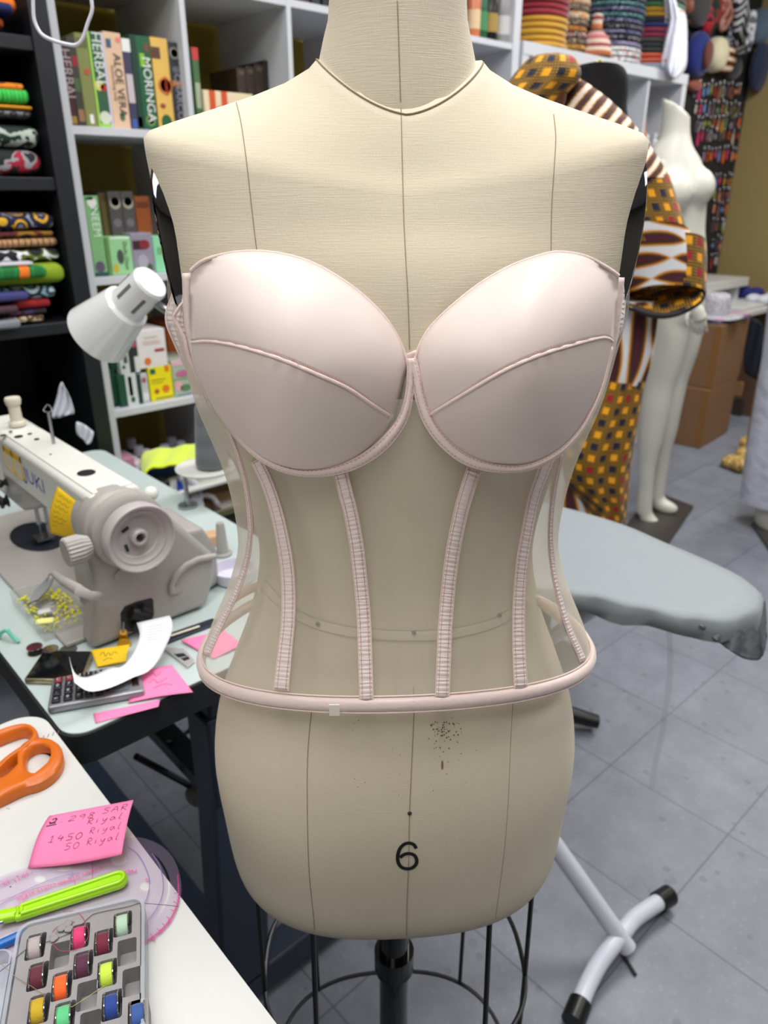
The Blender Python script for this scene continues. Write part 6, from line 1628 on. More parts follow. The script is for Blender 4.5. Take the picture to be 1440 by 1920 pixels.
# open mouth of the sleeve: plaid lining and dark rim
mouth = []
a, b_ = OF(1160,560,1.84), OF(1318,556,1.84); c = (a + b_)/2; hw = (b_ - a).length/2; th_ = .03 + hw*.55
for k in range(48):
    t = 2*PI*k/48; mouth.append(c + LATV*(hw*math.cos(t)) + FWDV*(th_*math.sin(t)) + V((0,0, -.45*math.sin(t)*th_ - .012*(1 if math.sin(t) > 0 else 0))))
lin_ = [[p + V((0,0,.0)) for p in mouth], [c + (p - c)*.93 + V((0,0,.05)) for p in mouth], [c + (p - c)*.8 + V((0,0,.12)) for p in mouth]]
MB().loft(lin_, True, False, True).build('sleeve_lining', mat_plaid('plaid_lining', .036), wo)
rim = []
for (x, y, f) in ((1318,553,1.84),(1312,564,1.80),(1292,578,1.78),(1268,588,1.76),(1240,592,1.75),(1215,588,1.75),(1195,580,1.76),(1172,572,1.78),(1160,566,1.8)): rim.append(OF(x, y, f))
MB().tube(resamp(cat(rim, 5), 30), .0075, 10).build('rim_binding', M_trim, wo)
flap = []
up_ = resamp(cat([(1165,578),(1200,560),(1240,545),(1280,530),(1312,520)][::1] and [(1162,566),(1200,558),(1240,545),(1275,535),(1310,535)], 5), 20); dn_ = resamp(cat([(1160,566),(1172,572),(1195,580),(1215,588),(1240,592),(1268,588),(1292,578),(1312,564),(1318,553)], 5), 20)
for j in range(5): flap.append([OF(up_[i].x + (dn_[i].x-up_[i].x)*j/4, up_[i].y + (dn_[i].y-up_[i].y)*j/4, 1.86 - (.10)*j/4) for i in range(20)])
MB().grid(flap).build('sleeve_lining', mat_plaid('plaid_lining', .036), wo, ang=80, solid=.002, label='dark orange plaid inside of the sleeve')
# head wrap / puff
rows = den([(104,1020,1040),(106,1000,1062),(112,988,1078),(125,975,1085),(140,963,1088),(158,950,1080),(172,938,1066),(190,925,1050),(215,918,1030)], 4)
sil(rows, 1.80, lambda h: .02 + h*.7, 'gathered_sleeve', mat_plaid('plaid_print', .031), wo, pleat=.05, label='puffed plaid sleeve head')
rows = den([(168,1030,1060),(176,1015,1062),(190,1005,1060),(215,1000,1050)], 3)
sil(rows, 1.78, .03, 'neck_lining', mat('brown_satin', (96,60,42), .25), wo)
# trousers
wt_ = thing('wax_print_trousers', 'wide wax print trousers with feather print above yellow plaid, behind the ironing board', 'clothes', tuple(W(.46,1.86,.6)))
M_lfv = mat_leaf('leaf_print_vertical', .30, .052, swap=True)
rows = den([(560,1128,1236),(590,1128,1231),(640,1126,1226),(680,1122,1218),(712,1115,1208)], 6)
sil(rows, 1.87, lambda h: .03 + h*.6, 'upper_leg', M_lfv, wt_, closed_bot=False, pleat=.06)
rows = den([(706,1108,1208),(740,1096,1203),(800,1068,1193),(850,1052,1184),(900,1058,1178),(940,1088,1175),(985,1110,1170),(1040,1112,1166)], 6)
sil(rows, 1.865, lambda h: .03 + h*.55, 'lower_leg', mat_plaid('plaid_print', .031), wt_, closed_top=False, pleat=.10, pk=7)
rows = den([(845,1040,1078),(880,1030,1094),(920,1020,1110),(960,1020,1120),(1010,1020,1124)], 5)
sil(rows, 1.90, lambda h: .03 + h*.4, 'leg_panel', M_lfv, wt_, closed_top=True)
MB().box((-.02,-.02,0),(.02,.02,.9), Matrix.Translation(W(.47,1.9,0))).build('hanger_post', M_blk, wt_)

# ================================================================== white mannequin
mn = thing('mannequin', 'headless off white female mannequin standing on a black base plate', 'mannequin', tuple(W(1.2,3.05)))
M_mnq = mat('mannequin_white', (208,207,196), .35, var=.02)
FM = 3.05
b = MB()
def ringsil(b, rows, f, th_):
    rings = []
    for y, xl, xr, t_ in rows:
        a, c2 = OF(xl, y, f), OF(xr, y, f); c = (a + c2)/2; hw = (c2 - a).length/2
        rings.append([c + LATV*(hw*math.cos(2*PI*k/36)) + FWDV*(t_*math.sin(2*PI*k/36)) for k in range(36)])
    b.loft(rings)
rw = [(r.x, r.y, r.z) for r in cat([V(r) for r in [(245,1240,1291),(262,1236,1293),(280,1224,1300),(300,1216,1312),(325,1214,1318),(350,1215,1322),(390,1220,1322),(430,1226,1320),(460,1226,1322),(500,1218,1322),(540,1212,1320),(575,1208,1312),(600,1210,1300)]], 3)]
rt_ = interp
rings = []
for y, xl, xr in rw:
    t_ = interp([(245,.05),(280,.07),(330,.10),(400,.085),(440,.08),(520,.105),(600,.09)], y)[0]
    a, c2 = OF(xl, y, FM), OF(xr, y, FM); c = (a + c2)/2; hw = (c2 - a).length/2
    rings.append([c + LATV*(hw*math.cos(2*PI*k/36)) + FWDV*(t_*math.sin(2*PI*k/36)) for k in range(36)])
b.loft(rings)
# neck with slanted cut
n0, n1 = OF(1266,270,FM), OF(1268,203,FM)
rings = []
for t, r in ((0,.060),(.3,.054),(.6,.052),(.85,.053),(.97,.056),(1.0,.056)):
    c = n0.lerp(n1, t)
    rings.append([c + LATV*(r*math.cos(2*PI*k/28)) + FWDV*(r*math.sin(2*PI*k/28)) + V((0,0,-.62*t*r*math.cos(2*PI*k/28))) for k in range(28)])
b.loft(rings)
for x, y, f, r in ((1256,362,FM-.075,.078),(1303,352,FM-.04,.072)):
    c = OF(x, y, f); b.sphere(c, r, 20, 12, (1,1,1.0))
def limb(b, pts, f, rr_):
    q = [OF(p[0], p[1], f if not isinstance(f, (list, tuple)) else f[i]) for i, p in enumerate(pts)]
    c = resamp(cat(q, 5), 30); r = [interp([(j/(len(rr_)-1), x) for j, x in enumerate(rr_)], i/29)[0] for i in range(30)]
    b.tube(c, r, 18)
limb(b, [(1245,560),(1249,620),(1240,690),(1230,748),(1222,800),(1213,870),(1209,930),(1207,962)], FM, [.088,.088,.078,.062,.060,.052,.038,.033,.036])
limb(b, [(1280,560),(1279,620),(1267,690),(1255,750),(1248,805),(1240,870),(1233,915),(1230,936)], FM+.10, [.085,.085,.075,.06,.058,.050,.036,.032,.034])
limb(b, [(1208,966),(1222,985),(1240,997),(1262,1003)], [FM,FM-.02,FM-.05,FM-.07], [.036,.038,.036,.020])
limb(b, [(1230,938),(1243,948),(1256,953),(1270,957)], [FM+.10,FM+.08,FM+.06,FM+.04], [.034,.035,.032,.018])
b.build('body', M_mnq, mn, remesh=.010, smooth=5)
b = MB(); limb(b, [(1225,310),(1232,380),(1244,450),(1262,510),(1282,545),(1298,572)], [FM-.05,FM-.1,FM-.15,FM-.2,FM-.22,FM-.24], [.048,.042,.036,.033,.028,.024])
limb(b, [(1298,570),(1306,585),(1311,598)], FM-.245, [.022,.028,.029])
for (x, y) in (((1297,598),(1300,614),(1303,628)), ((1306,602),(1309,618),(1311,633)), ((1315,601),(1319,616),(1321,631)), ((1322,596),(1327,610),(1330,622))) and [None]*0: pass
for fx, l in ((1299,32),(1306,36),(1314,36),(1322,30)):
    limb(b, [(fx - 3, 592),(fx, 592 + l*.5),(fx + 3, 592 + l)], [FM-.245,FM-.25,FM-.235], [.0068,.0062,.005])
limb(b, [(1292,582),(1287,598),(1289,612)], [FM-.25,FM-.26,FM-.26], [.0075,.0068,.0055])
b.build('arm', M_mnq, mn, remesh=.003, smooth=1, label='arm with five separate fingers showing below the sleeve')
q = [OZ(x, y, .002) for x, y in ((1140,1005),(1300,950),(1230,935),(1100,965))]
MB().prism([OZ(1172,990,.002), OZ(1248,1030,.002), OZ(1300,953,.002), OZ(1225,925,.002)], (0,0,.014)).build('base_plate', mat('base_dark', (58,54,52), .4), mn, bevel=.002)

# ================================================================== cardboard boxes and table at the right wall
M_cb = mat('cardboard', (128,94,64), .8, var=.08, vs=6); M_tape = mat('brown_tape', (132,92,44), .35)
bc = OZ(1312,842,0.0)
dx = V((.62,.78,0)).normalized(); 
u1 = (OZ(1362,812,0) - bc).normalized(); u2 = V((-u1.y, u1.x, 0)); 
if u2.dot(LATV) > 0: u2 = -u2
def carton(z0, h, w1, w2, off, name, label, tape=True):
    t = thing(name, label, 'box', tuple(bc))
    p = bc + off
    MB().prism([p + V((0,0,z0)), p + u1*w1 + V((0,0,z0)), p + u1*w1 + u2*w2 + V((0,0,z0)), p + u2*w2 + V((0,0,z0))], (0,0,h)).build('carton', M_cb, t, bevel=.004)
    d = (-u1*0 ).normalized() if 0 else None
    n1_ = u1.cross(V((0,0,1))); 
    if n1_.dot(u2) > 0: n1_ = -n1_
    e = .0015
    MB().prism([p - u1*e - u2*e + V((0,0,z0+.004)), p + u2*.035 - u1*e + V((0,0,z0+.004)), p + u2*.035 - u1*e + V((0,0,z0+h-.004)), p - u1*e - u2*e + V((0,0,z0+h-.004))], u1*e).build('tape', M_tape, t)
    return t
hh = (OF(1352,612,(bc-O).dot(FWDV)+.0).z)/2
carton(0, .345, .44, .50, V((0,0,0)), 'cardboard_box', 'large brown cardboard box on the floor, lower one of the stack by the mannequin')
t = carton(.347, .350, .44, .50, V((0,0,0)) + u1*.02, 'cardboard_box', 'large brown cardboard box on top, with a small white label')
p = bc + u1*.02 - u1*.004 + u2*.28 + V((0,0,.64)); MB().prism([p, p + u2*-.09, p + u2*-.09 + V((0,0,.05)), p + V((0,0,.05))], u1*.003).build('shipping_label', M_paper, t)
ZB = .70
p0 = bc + u1*.9 - u2*.28
tag(MB().prism([p0 + V((0,0,.0)), p0 + u1*.4, p0 + u1*.4 + u2*.5, p0 + u2*.5], (0,0,.45)).build('cardboard_box', mat('cardboard_dark', (96,72,54), .85), None, bevel=.004), 'dark brown cardboard box on the floor behind the stack', 'box')
p1 = OZ(1390,745,.12); tag(MB().prism([p1, p1 + V((.12,.05,0)), p1 + V((.14,.22,0)), p1 + V((0,.2,0))], (0,0,.10)).build('kraft_parcel', mat('kraft', (170,130,90), .8), None, bevel=.006), 'small pale tan parcel between the cartons', 'box')
p1.z = 0; tag(MB().prism([p1 - V((.03,.03,0)), p1 + V((.17,.0,0)), p1 + V((.19,.26,0)), p1 + V((-.03,.24,0))], (0,0,.119)).build('floor_crate', mat('crate_dark', (60,50,44), .8), None, bevel=.004), 'dark low crate under the tan parcel', 'box')
# things on the box
YT = 2.15
zt = .70
def cap_hat(name, label, px, py, z, m, r=.09, h=.11):
    c = OZ(px, py, z); t = thing(name, label, 'hat', tuple(c))
    Mx = Matrix.Translation(c)
    b = MB(); rings = []
    for rr__, hh_, e in ((r,0,1),(r*1.02,h*.3,1),(r*.97,h*.7,1),(r*.86,h*.93,1),(r*.55,h,1),(.001,h*.98,1)):
        rings.append([c + V((rr__*math.cos(2*PI*k/32), rr__*.9*math.sin(2*PI*k/32), hh_)) for k in range(32)])
    b.loft(rings); b.build('crown', m, t, ang=60)
    br = [[c + LATV*(.02 + k*0) + V((0,0,0)) for k in range(2)] for _ in range(0)]
    P = []
    for j in range(5):
        P.append([c + LATV*((r*.9 + .075*j/4)*math.sin(a)*1.0 + .0) - FWDV*((r*.85 + .085*j/4)*math.cos(a)) + V((0,0,.004 - .012*(j/4)*math.cos(a*1.2))) for a in [(-1.1 + 2.2*i/16) + .35 for i in range(17)]])
    MB().grid(P).build('brim', m, t, ang=80, solid=.004)
    return t
M_glit = mat_ankara('silver_glitter', [(40,40,44),(150,150,156),(220,220,228),(80,80,86)], 160, 1.0, 'noise')
cl = [('folded_cloth','pink and grey folded cloth under the glittering cap',(196,150,180),.715,1362,640),('folded_cloth','slate blue folded cloth at the bottom under the pink one',(110,120,140),.70,1350,646)]
q = bc + u1*.2 + u2*.18
for k, (nm, lab, c, z) in enumerate((('folded_cloth','slate blue folded cloth lying on the upper cardboard box',(96,106,130),.698),('folded_cloth','mauve folded cloth on the slate blue one',(190,140,170),.713))):
    tag(MB().prism([q - u1*.16 - u2*.16 + V((0,0,z)), q + u1*.20 - u2*.2 + V((0,0,z)), q + u1*.2 + u2*.2 + V((0,0,z)), q - u1*.16 + u2*.2 + V((0,0,z))], (0,0,.014)).build(nm, mat('fold_%d' % k, c, .8), None, bevel=.006), lab, 'cloth')
cap_hat('glitter_cap', 'silver grey glittering brimmed cap on the cardboard box', 1338,590,.728, M_glit, .088, .12)
# white table by the right wall with stepped stand
wt2 = thing('display_table', 'white display table by the olive wall', 'table', tuple(OZ(1420,660,0)))
T0 = OZ(1330,632,.76)
tz = .70
pp = [OZ(1345,640,tz), OZ(1440,690,tz), OZ(1560,640,tz), OZ(1420,590,tz)]
ta, tb = V((4.55,1.35,tz)), V((5.49,2.30,tz))
MB().box((4.65,1.90,tz-.03),(5.49,2.48,tz)).build('table_top', M_wht, wt2, bevel=.003)
for x, y in ((4.68,1.93),(5.42,1.93),(4.68,2.42),(5.42,2.42)): MB().box((x,y,0),(x+.04,y+.04,tz-.03)).build('leg', M_shw, wt2)
rs = thing('riser', 'small white riser stand on the display table', 'stand', (5.0,2.3,tz))
MB().box((4.69,2.17,tz+.09),(5.30,2.46,tz+.145)).build('top', M_wht, rs, bevel=.003)
MB().box((4.74,2.20,tz),(4.78,2.44,tz+.09)).build('side', M_shw, rs); MB().box((5.20,2.20,tz),(5.24,2.44,tz+.09)).build('side', M_shw, rs)
tag(MB().box((4.70,1.93,tz+.001),(5.02,2.15,tz+.022)).build('white_tray', M_wht, None, bevel=.004), 'flat white tray on the corner of the display table', 'tray')
def heap2(name, label, cat_, pts, m, r, vox=.010): 
    b = MB()
    for p in pts: b.sphere(p, r, 12, 8, (1.2,1,.7))
    return tag(b.build(name, m, None, remesh=vox, smooth=4), label, cat_)
heap2('blue_cloth', 'royal blue cloth bunched on the display table behind the riser', 'cloth', [V((5.36,2.22,tz+.04)), V((5.40,2.15,tz+.035)), V((5.42,2.25,tz+.04))], mat('royal_cloth', (26,36,110), .8), .055)
heap2('lace_scrap', 'cream lace scrap beside the blue cloth', 'cloth', [V((5.40,2.02,tz+.03)), V((5.44,2.06,tz+.03))], mat('cream_lace', (220,210,190), .9), .035)
heap2('white_linens', 'crumpled white linens at the table edge', 'cloth', [V((5.10,1.97,tz+.03)), V((5.18,1.95,tz+.03)), V((5.26,1.99,tz+.03)), V((5.1,2.04,tz+.03))], M_wc, .05)
rows = []
for j in range(8):
    rows.append([OX(1398 + i*5 - j*.5 + (3 if i else 0), 588 + j*16 + i*3, 4.63) + V((.008*math.sin(i*2+j),0,0)) for i in range(7)])
tag(MB().grid(rows).build('navy_garment', mat('navy_cloth2', (18,22,36), .85), None, ang=80, solid=.004, sub=1), 'navy garment hanging over the corner of the display table', 'clothes')

# ================================================================== white gown at the right edge
gn = thing('white_gown_form', 'white gown with gold edging on a cream form at the right edge', 'clothes', tuple(OZ(1460,985,0)))
fw_ = (OZ(1440,985,.0) - O).dot(FWDV)
rows = den([(560,1452,1560),(640,1440,1560),(700,1430,1570),(780,1416,1570),(860,1402,1570),(900,1396,1570),(940,1392,1570)], 5)
sil(rows, fw_, .14, 'gown', mat('gown_white', (196,198,214), .6, bump=(14,.6,.02)), gn, pleat=.10, pk=11)
rows = den([(700,1423,1436),(780,1408,1424),(840,1398,1416)], 4); sil(rows, fw_ + .10, .02, 'gold_edging', mat('gold_sequin', (170,124,40), .35, .5, bump=(200,1,.003)), gn)
rows = den([(935,1424,1500),(960,1420,1500),(985,1419,1500)], 3); sil(rows, fw_ - .02, .10, 'pedestal', M_mnq, gn)
MB().prism([OZ(1408,985,.002), OZ(1450,1045,.002), OZ(1560,1020,.002), OZ(1500,955,.002)], (0,0,.012)).build('base_plate', mat('base_dark', (58,54,52), .4), gn, bevel=.002)
heap2('gold_sequin_cloth', 'gold sequinned cloth heaped on the floor by the gown', 'cloth', [OZ(1372,866,.03), OZ(1382,868,.03), OZ(1392,872,.035), OZ(1398,850,.05), OZ(1404,830,.05)], mat_ankara('sequins', [(120,80,20),(200,160,70),(240,220,150),(150,104,30)], 90, 2.0), .055)

# ================================================================== hats on the low shelf
def hatstack(name, px_l, px_r, y_bot, items, yoff, label_f, group, squash=.9, pat=None):
    """stack of folded caps: items = [(material, thickness, width factor)] from the bottom"""
    yc = Y0 + yoff
    xl, xr = OY(px_l, y_bot, yc).x, OY(px_r, y_bot, yc).x; cx_ = (xl + xr)/2; r = (xr - xl)/2*.98
    z = HZ + .0005
    rnd = random.Random(int(px_l))
    for k, (m, th_, wf, lab) in enumerate(items):
        t = MB(); rr_ = r*wf; ox, oy = rnd.uniform(-.004,.004), rnd.uniform(-.004,.004); sag = .35*th_
        prof = [(.02,.0),(.9,.0),(1.0,.18),(1.03,.5),(1.0,.82),(.9,1.0),(.5,1.02),(.02,.98)]
        rings = []
        for pr, ph_ in prof:
            rings.append([V((cx_ + ox + rr_*pr*math.cos(a), yc + oy + rr_*.9*pr*math.sin(a), z + th_*ph_ - 0*sag)) for a in [2*PI*j/36 for j in range(36)]])
        t.loft(rings)
        o = t.build(name, m, None, ang=55)
        tag(o, lab, 'hat', group)
        z += th_*1.03
def felt(c): return mat('felt_%d_%d_%d' % c, c, .95, sheen=.4, var=.08, vs=60)
R_, G_, = felt((150,16,38)), felt((206,156,36))
ORD = ['lowest','second','third','fourth','fifth','sixth','seventh','eighth','ninth','tenth','eleventh','twelfth','thirteenth','fourteenth','fifteenth']
its = [(G_, .021, 1.0, f'mustard yellow cap, {ORD[k]} in the stack beside the shelf post') for k in range(5)] + [(R_, .021, 1.02, f'crimson cap, {ORD[k]} of the red ones above the mustard caps') for k in range(9)]
hatstack('felt_cap', 968, 1041, 84, its, .11, None, 'caps in the stack beside the shelf post')
def pc(name, cols, seed, sc=70, kind='vor'): return mat_ankara(name, cols, sc, seed, kind)
PA = [pc('cap_print_a', [(20,20,26),(200,80,40),(30,40,60),(230,190,60)], 1), pc('cap_print_b', [(16,16,20),(200,60,50),(210,210,200),(30,30,36)], 2), pc('cap_print_c', [(180,50,40),(240,190,50),(60,120,90),(230,226,210)], 3), pc('cap_print_d', [(14,14,20),(40,40,60),(170,150,120)], 4)]
its = []
for k, j in enumerate((1,0,3,1,0,3,2,3,2,2,0,3,1)):
    its.append((PA[j], .022 + (.006 if j == 2 else 0), .95, f'{["orange and navy","black and red","bright flowered","black and tan"][j]} printed cap, {ORD[k]} in the second stack'))
hatstack('printed_cap', 1040, 1086, 96, its, .13, None, 'caps in the second stack')
PB = [pc('cap_teal', [(30,90,96),(14,20,40),(120,170,170)], 5), pc('cap_white_red', [(230,226,224),(190,40,80),(110,190,190),(236,232,230)], 6, 45), pc('cap_navy', [(20,26,66),(40,50,110),(150,150,170)], 7), pc('cap_mono', [(40,40,50),(160,160,166),(20,20,26)], 8), pc('cap_lilac', [(120,110,150),(40,40,60),(180,170,200)], 9)]
NB_ = ['teal','white and red flowered','navy','black and white','lilac']
its = []
for k, j in enumerate((1,1,1,4,3,2,3,2,0,2,0,3,2,0)):
    its.append((PB[j], .0205, 1.0, f'{NB_[j]} patterned cap, {ORD[k]} in the third stack behind the woven hat'))
hatstack('printed_cap', 1092, 1172, 106, its, .15, None, 'caps in the third stack')
SOL = [((150,190,190),'pale aqua'),((196,176,206),'pale lilac'),((196,78,44),'brick orange'),((196,78,44),'brick orange upper'),((14,30,26),'bottle green'),((18,34,30),'dark green'),((60,54,50),'charcoal brown'),((150,24,78),'magenta'),((150,24,78),'magenta upper'),((26,40,120),'royal blue'),((24,26,60),'midnight'),((206,158,30),'golden'),((206,158,30),'golden upper'),((60,130,84),'leaf green'),((70,26,50),'burgundy')]
its = [(felt(c), .012 if k < 2 else .0195, .98 if k < 2 else 1.0, f'{nm} felt cap, {ORD[k]} in the stack beside the white scarf') for k, (c, nm) in enumerate(SOL)]
hatstack('felt_cap', 1171, 1241, 118, its, .12, None, 'caps in the stack beside the white scarf')
wc_ = OY(1117, 104, Y0 + .055)
m = bpy.data.materials.new('woven_bands'); n = NT(m); co = n.co(); s = n.sep(co)
n.base(n.ramp(n.m('FRACT', n.m('MULTIPLY', n.m('ADD', s[2], n.m('MULTIPLY', n.noise(120,1,co), .004)), 9.5)), [(0, lin((120,86,60))), (.14, lin((196,110,70))), (.28, lin((224,206,184))), (.42, lin((150,70,80))), (.55, lin((214,196,176))), (.7, lin((190,110,110))), (.85, lin((210,160,160)))], True)); n.b.inputs['Roughness'].default_value = .9
n.bump(n.m('SINE', n.m('MULTIPLY', s[2], 1100)), .4, .001)
MW = Matrix.Translation((wc_.x, wc_.y + .01, HZ + .001))
tag(MB().lathe([(0,0),(.066,0),(.073,.006),(.074,.03),(.066,.06),(.052,.085),(.034,.100),(.026,.112),(.0225,.14),(.025,.155),(.024,.165),(.012,.172),(0,.172)], 36, MW).build('woven_hat', m, None, ang=60), 'striped woven basket hat with pink knob in front of the third stack', 'hat')
# things inside the low shelf cube
p = OY(1208,240,Y0+.08)
for k, (px, c, lab) in enumerate(((1205,(186,116,76),'copper coloured bottle in the low shelf cube'),(1213,(214,214,216),'white bottle in the low shelf cube'),(1228,(176,176,180),'silver glass jar in the low shelf cube'),(1240,(196,196,200),'pale glass jar next to the silver one'))):
    p = OY(px, 250, Y0 + .06); bottle(p.x, p.y, 1.505, .020, [.17,.12,.13,.12][k], c, lab, cap=[(186,116,76),(226,226,228),(200,200,204),(210,210,214)][k], group='bottles in the low shelf cube')

# ================================================================== head form with white scarf
hd = thing('scarf_head', 'brown head form draped with a white scarf at the end of the low shelf', 'head form', (3.86, Y0+.10, HZ))
hx = OY(1262,10,Y0+.10); M_skin = mat('brown_head', (118,72,56), .35)
b = MB(); hc_ = V((hx.x + .01, hx.y, hx.z + .06)); b.sphere(hc_, .085, 22, 16, (.88,1.0,1.2)); b.sphere(hc_ + V((.045,-.035,-.062)), .042, 14, 10); b.sphere(hc_ + V((.070,-.045,-.02)), .014, 10, 8); b.tube([V((hc_.x, hc_.y, HZ+.002)), hc_ + V((0,0,-.04))], .05, 16)
b.build('head', M_skin, hd, remesh=.006, smooth=4)
rows = []
Ls = resamp(cat([(1246,-40),(1244,0),(1248,40),(1243,70),(1240,100),(1238,125),(1252,140),(1258,146)], 5), 16); Rs = resamp(cat([(1268,-40),(1272,0),(1286,28),(1288,60),(1288,95),(1287,125),(1280,138),(1266,146)], 5), 16)
for j in range(16):
    rows.append([OY(Ls[j].x + (Rs[j].x - Ls[j].x)*i/16, Ls[j].y + (Rs[j].y - Ls[j].y)*i/16, Y0 + .02 - .05*math.sin(PI*i/16) + .012*math.sin(i*1.4 + j*.8) - .02) for i in range(17)])
MB().grid(rows).build('scarf', mat('scarf_white', (224,226,238), .8), hd, ang=80, solid=.003, sub=1)

# ================================================================== black display board with earrings
PBY = YW - .012
xb0, xb1 = HX1 + .01, OY(1402,107,PBY).x
pbz0, pbz1 = OY(1320,520,PBY).z, 3.0
tag(MB().box((xb0, PBY - .012, max(.3, pbz0)), (XW - .002, PBY + .01, pbz1 - .06)).build('display_board', mat('pegboard_black', (26,26,30), .7), None, flat=True), 'tall black display board carrying rows of earrings', 'board')
rnd = random.Random(33)
COLS = [((176,120,90),'copper'),((206,140,110),'rose'),((190,190,194),'silver'),((200,150,60),'amber'),((150,100,76),'brown'),((120,90,100),'mauve'),((226,110,50),'orange'),((110,150,200),'blue'),((200,60,110),'pink'),((140,150,80),'olive'),((200,190,170),'cream'),((90,130,100),'green'),((170,50,60),'red'),((140,130,150),'grey lilac')]
rows_ = [(170,1296,1388,'top'),(206,1298,1386,'second'),(232,1300,1386,'third'),(254,1302,1384,'fourth'),(292,1312,1380,'fifth'),(338,1334,1376,'sixth'),(366,1332,1374,'seventh'),(392,1332,1370,'eighth'),(422,1330,1368,'ninth'),(458,1328,1364,'tenth'),(488,1326,1360,'lowest')]
protos = {}
def earring(kind, c, cn):
    key = (kind, cn)
    yy = 0
    t = thing('earring', '', 'earring', (0,0,0)); m = mat('ear_%s' % cn, c, .35, .2)
    MB().tube([(0,-.006,.034),(0,-.012,.030),(0,-.012,.018)], .0011, 5).build('hook', M_steel, t, local=True)
    b = MB()
    Mx = Matrix.Translation((0,-.012,-.004)) @ Matrix.Rotation(PI/2, 4, 'X')
    if kind == 0: b.lathe([(0,-.0015),(.012,-.0015),(.013,0),(.012,.0015),(0,.0015)], 16, Mx)
    elif kind == 1:
        b.prism([V((.010*math.cos(a)*(1 - .35*math.sin(a)), -.0135, -.008 + .026*math.sin(a))) for a in [2*PI*k/18 for k in range(18)]], (0,.003,0))
    elif kind == 2: b.tube([V((.012*math.cos(a), -.012, -.006 + .018*math.sin(a))) for a in [2*PI*k/18 for k in range(18)]], .0022, 6, closed=True)
    else:
        b.sphere((0,-.012,.008), .007, 10, 8); b.sphere((0,-.012,-.008), .010, 10, 8, (.8,.5,1.3))
    b.build('drop', m, t, local=True)
    return t
seen = {}
for ry, x0_, x1_, rn in rows_:
    nn_ = int((x1_ - x0_)/7.5)
    for k in range(nn_):
        px = x0_ + (k + .5)*(x1_ - x0_)/nn_ + rnd.uniform(-1.2,1.2); py = ry + rnd.uniform(-3,3)
        ci = rnd.randrange(len(COLS)); c, cn = COLS[ci]
        if rn == 'top' and k in (2,3): c, cn = COLS[7]
        if rn == 'fifth' and k in (3,): c, cn = COLS[8]
        if rn == 'fifth' and k == 4: c, cn = COLS[7]
        kd = rnd.randrange(4)
        key = (kd, cn)
        p = OY(px, py, PBY - .013); p.x = min(p.x, XW - .05); s_ = rnd.uniform(1.15,1.75)
        lab = f'{cn} {["round","teardrop","hoop","beaded"][kd]} earring, number {k+1} along the {rn} row of the black board'
        wd_ = ['first','second','third','fourth','fifth','sixth','seventh','eighth','ninth','tenth','eleventh','twelfth','thirteenth']
        lab = f'{cn} {["round","teardrop","hoop","beaded"][kd]} earring, {wd_[k]} along the {rn} row of the black board'
        if key not in protos:
            protos[key] = t = earring(kd, c, cn); t.location = p; t.scale = (s_,1,s_); t['label'] = lab; t['group'] = 'earrings on the black board'
        else: dup(protos[key], p, 0, lab, 'earrings on the black board', (s_,1,s_))
# hats, wraps and scarves hung above the earrings
def disc_hat(px, py, rx, rz, Y, c, label, name='hanging_hat', m=None, ry=.05, e=1.0, rot=0.0):
    cc_ = OY(px, py, Y); s1 = (OY(px + rx, py, Y) - cc_).length; s2 = abs((OY(px, py + rz, Y) - cc_).z)
    Mx = Matrix.Translation(cc_) @ Matrix.Rotation(rot, 4, 'Y')
    b = MB(); rings = []
    for t, d in ((1,0),(1.02,-.25),(.98,-.55),(.85,-.8),(.55,-.97),(.02,-1.0)):
        rings.append([Mx @ V((s1*t*math.cos(a), ry*d, s2*t*math.sin(a))) for a in [2*PI*k/32 for k in range(32)]])
    b.loft(rings)
    return tag(b.build(name, m or mat('hat_%d_%d_%d' % c, c, .85, sheen=.3, var=.15, vs=20), None, ang=60), label, 'hat', 'hats and wraps hung above the earrings')
YH = PBY - .02
disc_hat(1303,104,17,44,YH-.02,(16,38,116),'royal blue hat hanging above the earrings', ry=.07)
disc_hat(1334,104,12,34,YH-.01,(226,218,184),'cream hat brim hanging beside the royal blue hat', ry=.09)
disc_hat(1325,103,6,26,YH-.095,(110,60,50),'maroon hat crown inside the cream brim', ry=.03)
disc_hat(1352,112,14,30,YH,(140,120,70),'tan striped hat right of the cream hat', ry=.07, m=mat_stripe('straw_stripe', .05, (0,0,1.0)))
disc_hat(1368,126,14,26,YH+.005,(16,18,34),'black hat behind the tan striped hat', ry=.05)
disc_hat(1298,160,12,12,YH,(150,80,60),'brown tassel hat below the royal blue hat', ry=.04)
disc_hat(1303,18,18,36,YH,(60,56,60),'charcoal hat beside the white scarf', ry=.07)
disc_hat(1296,36,8,12,YH-.005,(150,110,60),'tan hat brim edge under the charcoal hat', ry=.03)
def wrap(pts, label, m, r, name='head_wrap'):
    b = MB()
    for x, y, yo, k in pts: b.sphere(OY(x, y, YH - .03 - yo), r*k, 14, 10, (1,.6,1))
    return tag(b.build(name, m, None, remesh=.012, smooth=3), label, 'head wrap', 'hats and wraps hung above the earrings')
wrap([(1322,14,0,1),(1338,20,.02,1.1),(1330,40,.02,1.1),(1322,52,0,.9),(1340,4,0,1.0)], 'black head wrap with red and green flowers', mat_ankara('flower_print', [(14,18,20),(16,50,36),(180,30,50),(14,16,20)], 16, 4.0, 'noise'), .065)
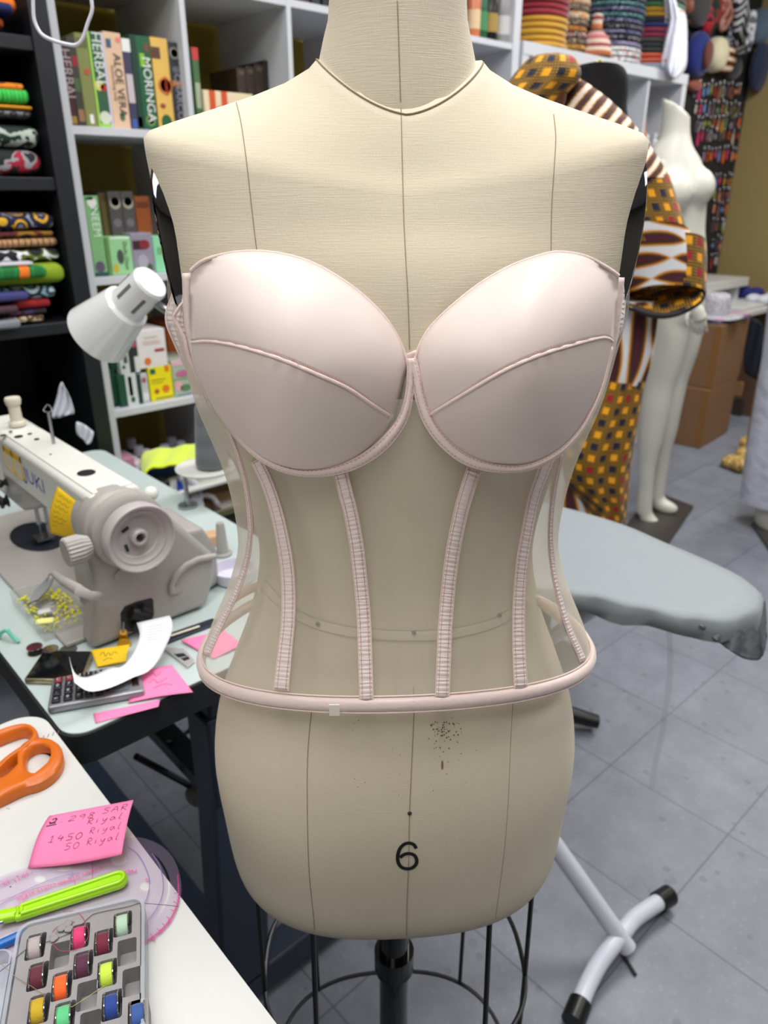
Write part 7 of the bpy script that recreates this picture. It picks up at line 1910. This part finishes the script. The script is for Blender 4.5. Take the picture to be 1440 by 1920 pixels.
wrap([(1358,10,0,1),(1362,28,0,1),(1356,44,0,.8)], 'rust and pink head wrap right of the flowered one', mat_ankara('rust_print', [(140,76,50),(190,140,130),(120,50,40)], 18, 5.0, 'noise'), .06)
mz = bpy.data.materials.new('zigzag_print'); n = NT(mz); s = n.sep(n.co())
zg = n.m('ABSOLUTE', n.m('SUBTRACT', n.m('FRACT', n.m('MULTIPLY', s[0], 9)), .5)); n.base(n.ramp(n.m('FRACT', n.m('ADD', n.m('MULTIPLY', s[2], 22), n.m('MULTIPLY', zg, 2.5))), [(0, lin((18,18,22))), (.5, lin((196,198,204)))], True)); n.b.inputs['Roughness'].default_value = .8
wrap([(1388,6,.04,1),(1390,26,.04,1),(1388,46,.04,1),(1390,66,.04,1),(1392,84,.04,.9)], 'black and white zigzag scarf hanging at the wall corner', mz, .07, 'hanging_scarf')
wrap([(1372,60,0,1),(1368,78,0,1)], 'dark navy dotted scarf left of the zigzag scarf', mat_ankara('dot_navy', [(16,18,26),(150,154,166),(18,20,30)], 40, 2.0), .05, 'hanging_scarf')
wrap([(1412,30,.12,.8),(1408,52,.12,1),(1406,70,.12,.9),(1402,86,.12,.8)], 'grey white scarf hanging beside the zigzag scarf', mat_ankara('grey_white', [(60,62,70),(200,204,212),(90,94,102)], 18, 6.0, 'noise'), .045, 'hanging_scarf')
def wall_hat(px, py, rx, rz, c, label, X=XW-.001, d=.10):
    cc_ = OX(px, py, X); s1 = abs((OX(px + rx, py, X) - cc_).y); s2 = abs((OX(px, py + rz, X) - cc_).z)
    b = MB(); rings = []
    for t, q in ((1,0),(1.02,-.3),(.97,-.6),(.8,-.85),(.02,-1.0)):
        rings.append([cc_ + V((d*q, s1*t*math.cos(a), s2*t*math.sin(a))) for a in [2*PI*k/32 for k in range(32)]])
    b.loft(rings)
    return tag(b.build('hanging_hat', mat('hat_%d_%d_%d' % c, c, .85, sheen=.2, var=.25, vs=12), None, ang=60), label, 'hat', 'hats on the olive wall')
wall_hat(1428,52,20,34,(92,112,132),'slate blue bucket hat high on the olive wall'); wall_hat(1430,128,12,44,(26,38,72),'navy bucket hat below the slate blue hat', d=.14)
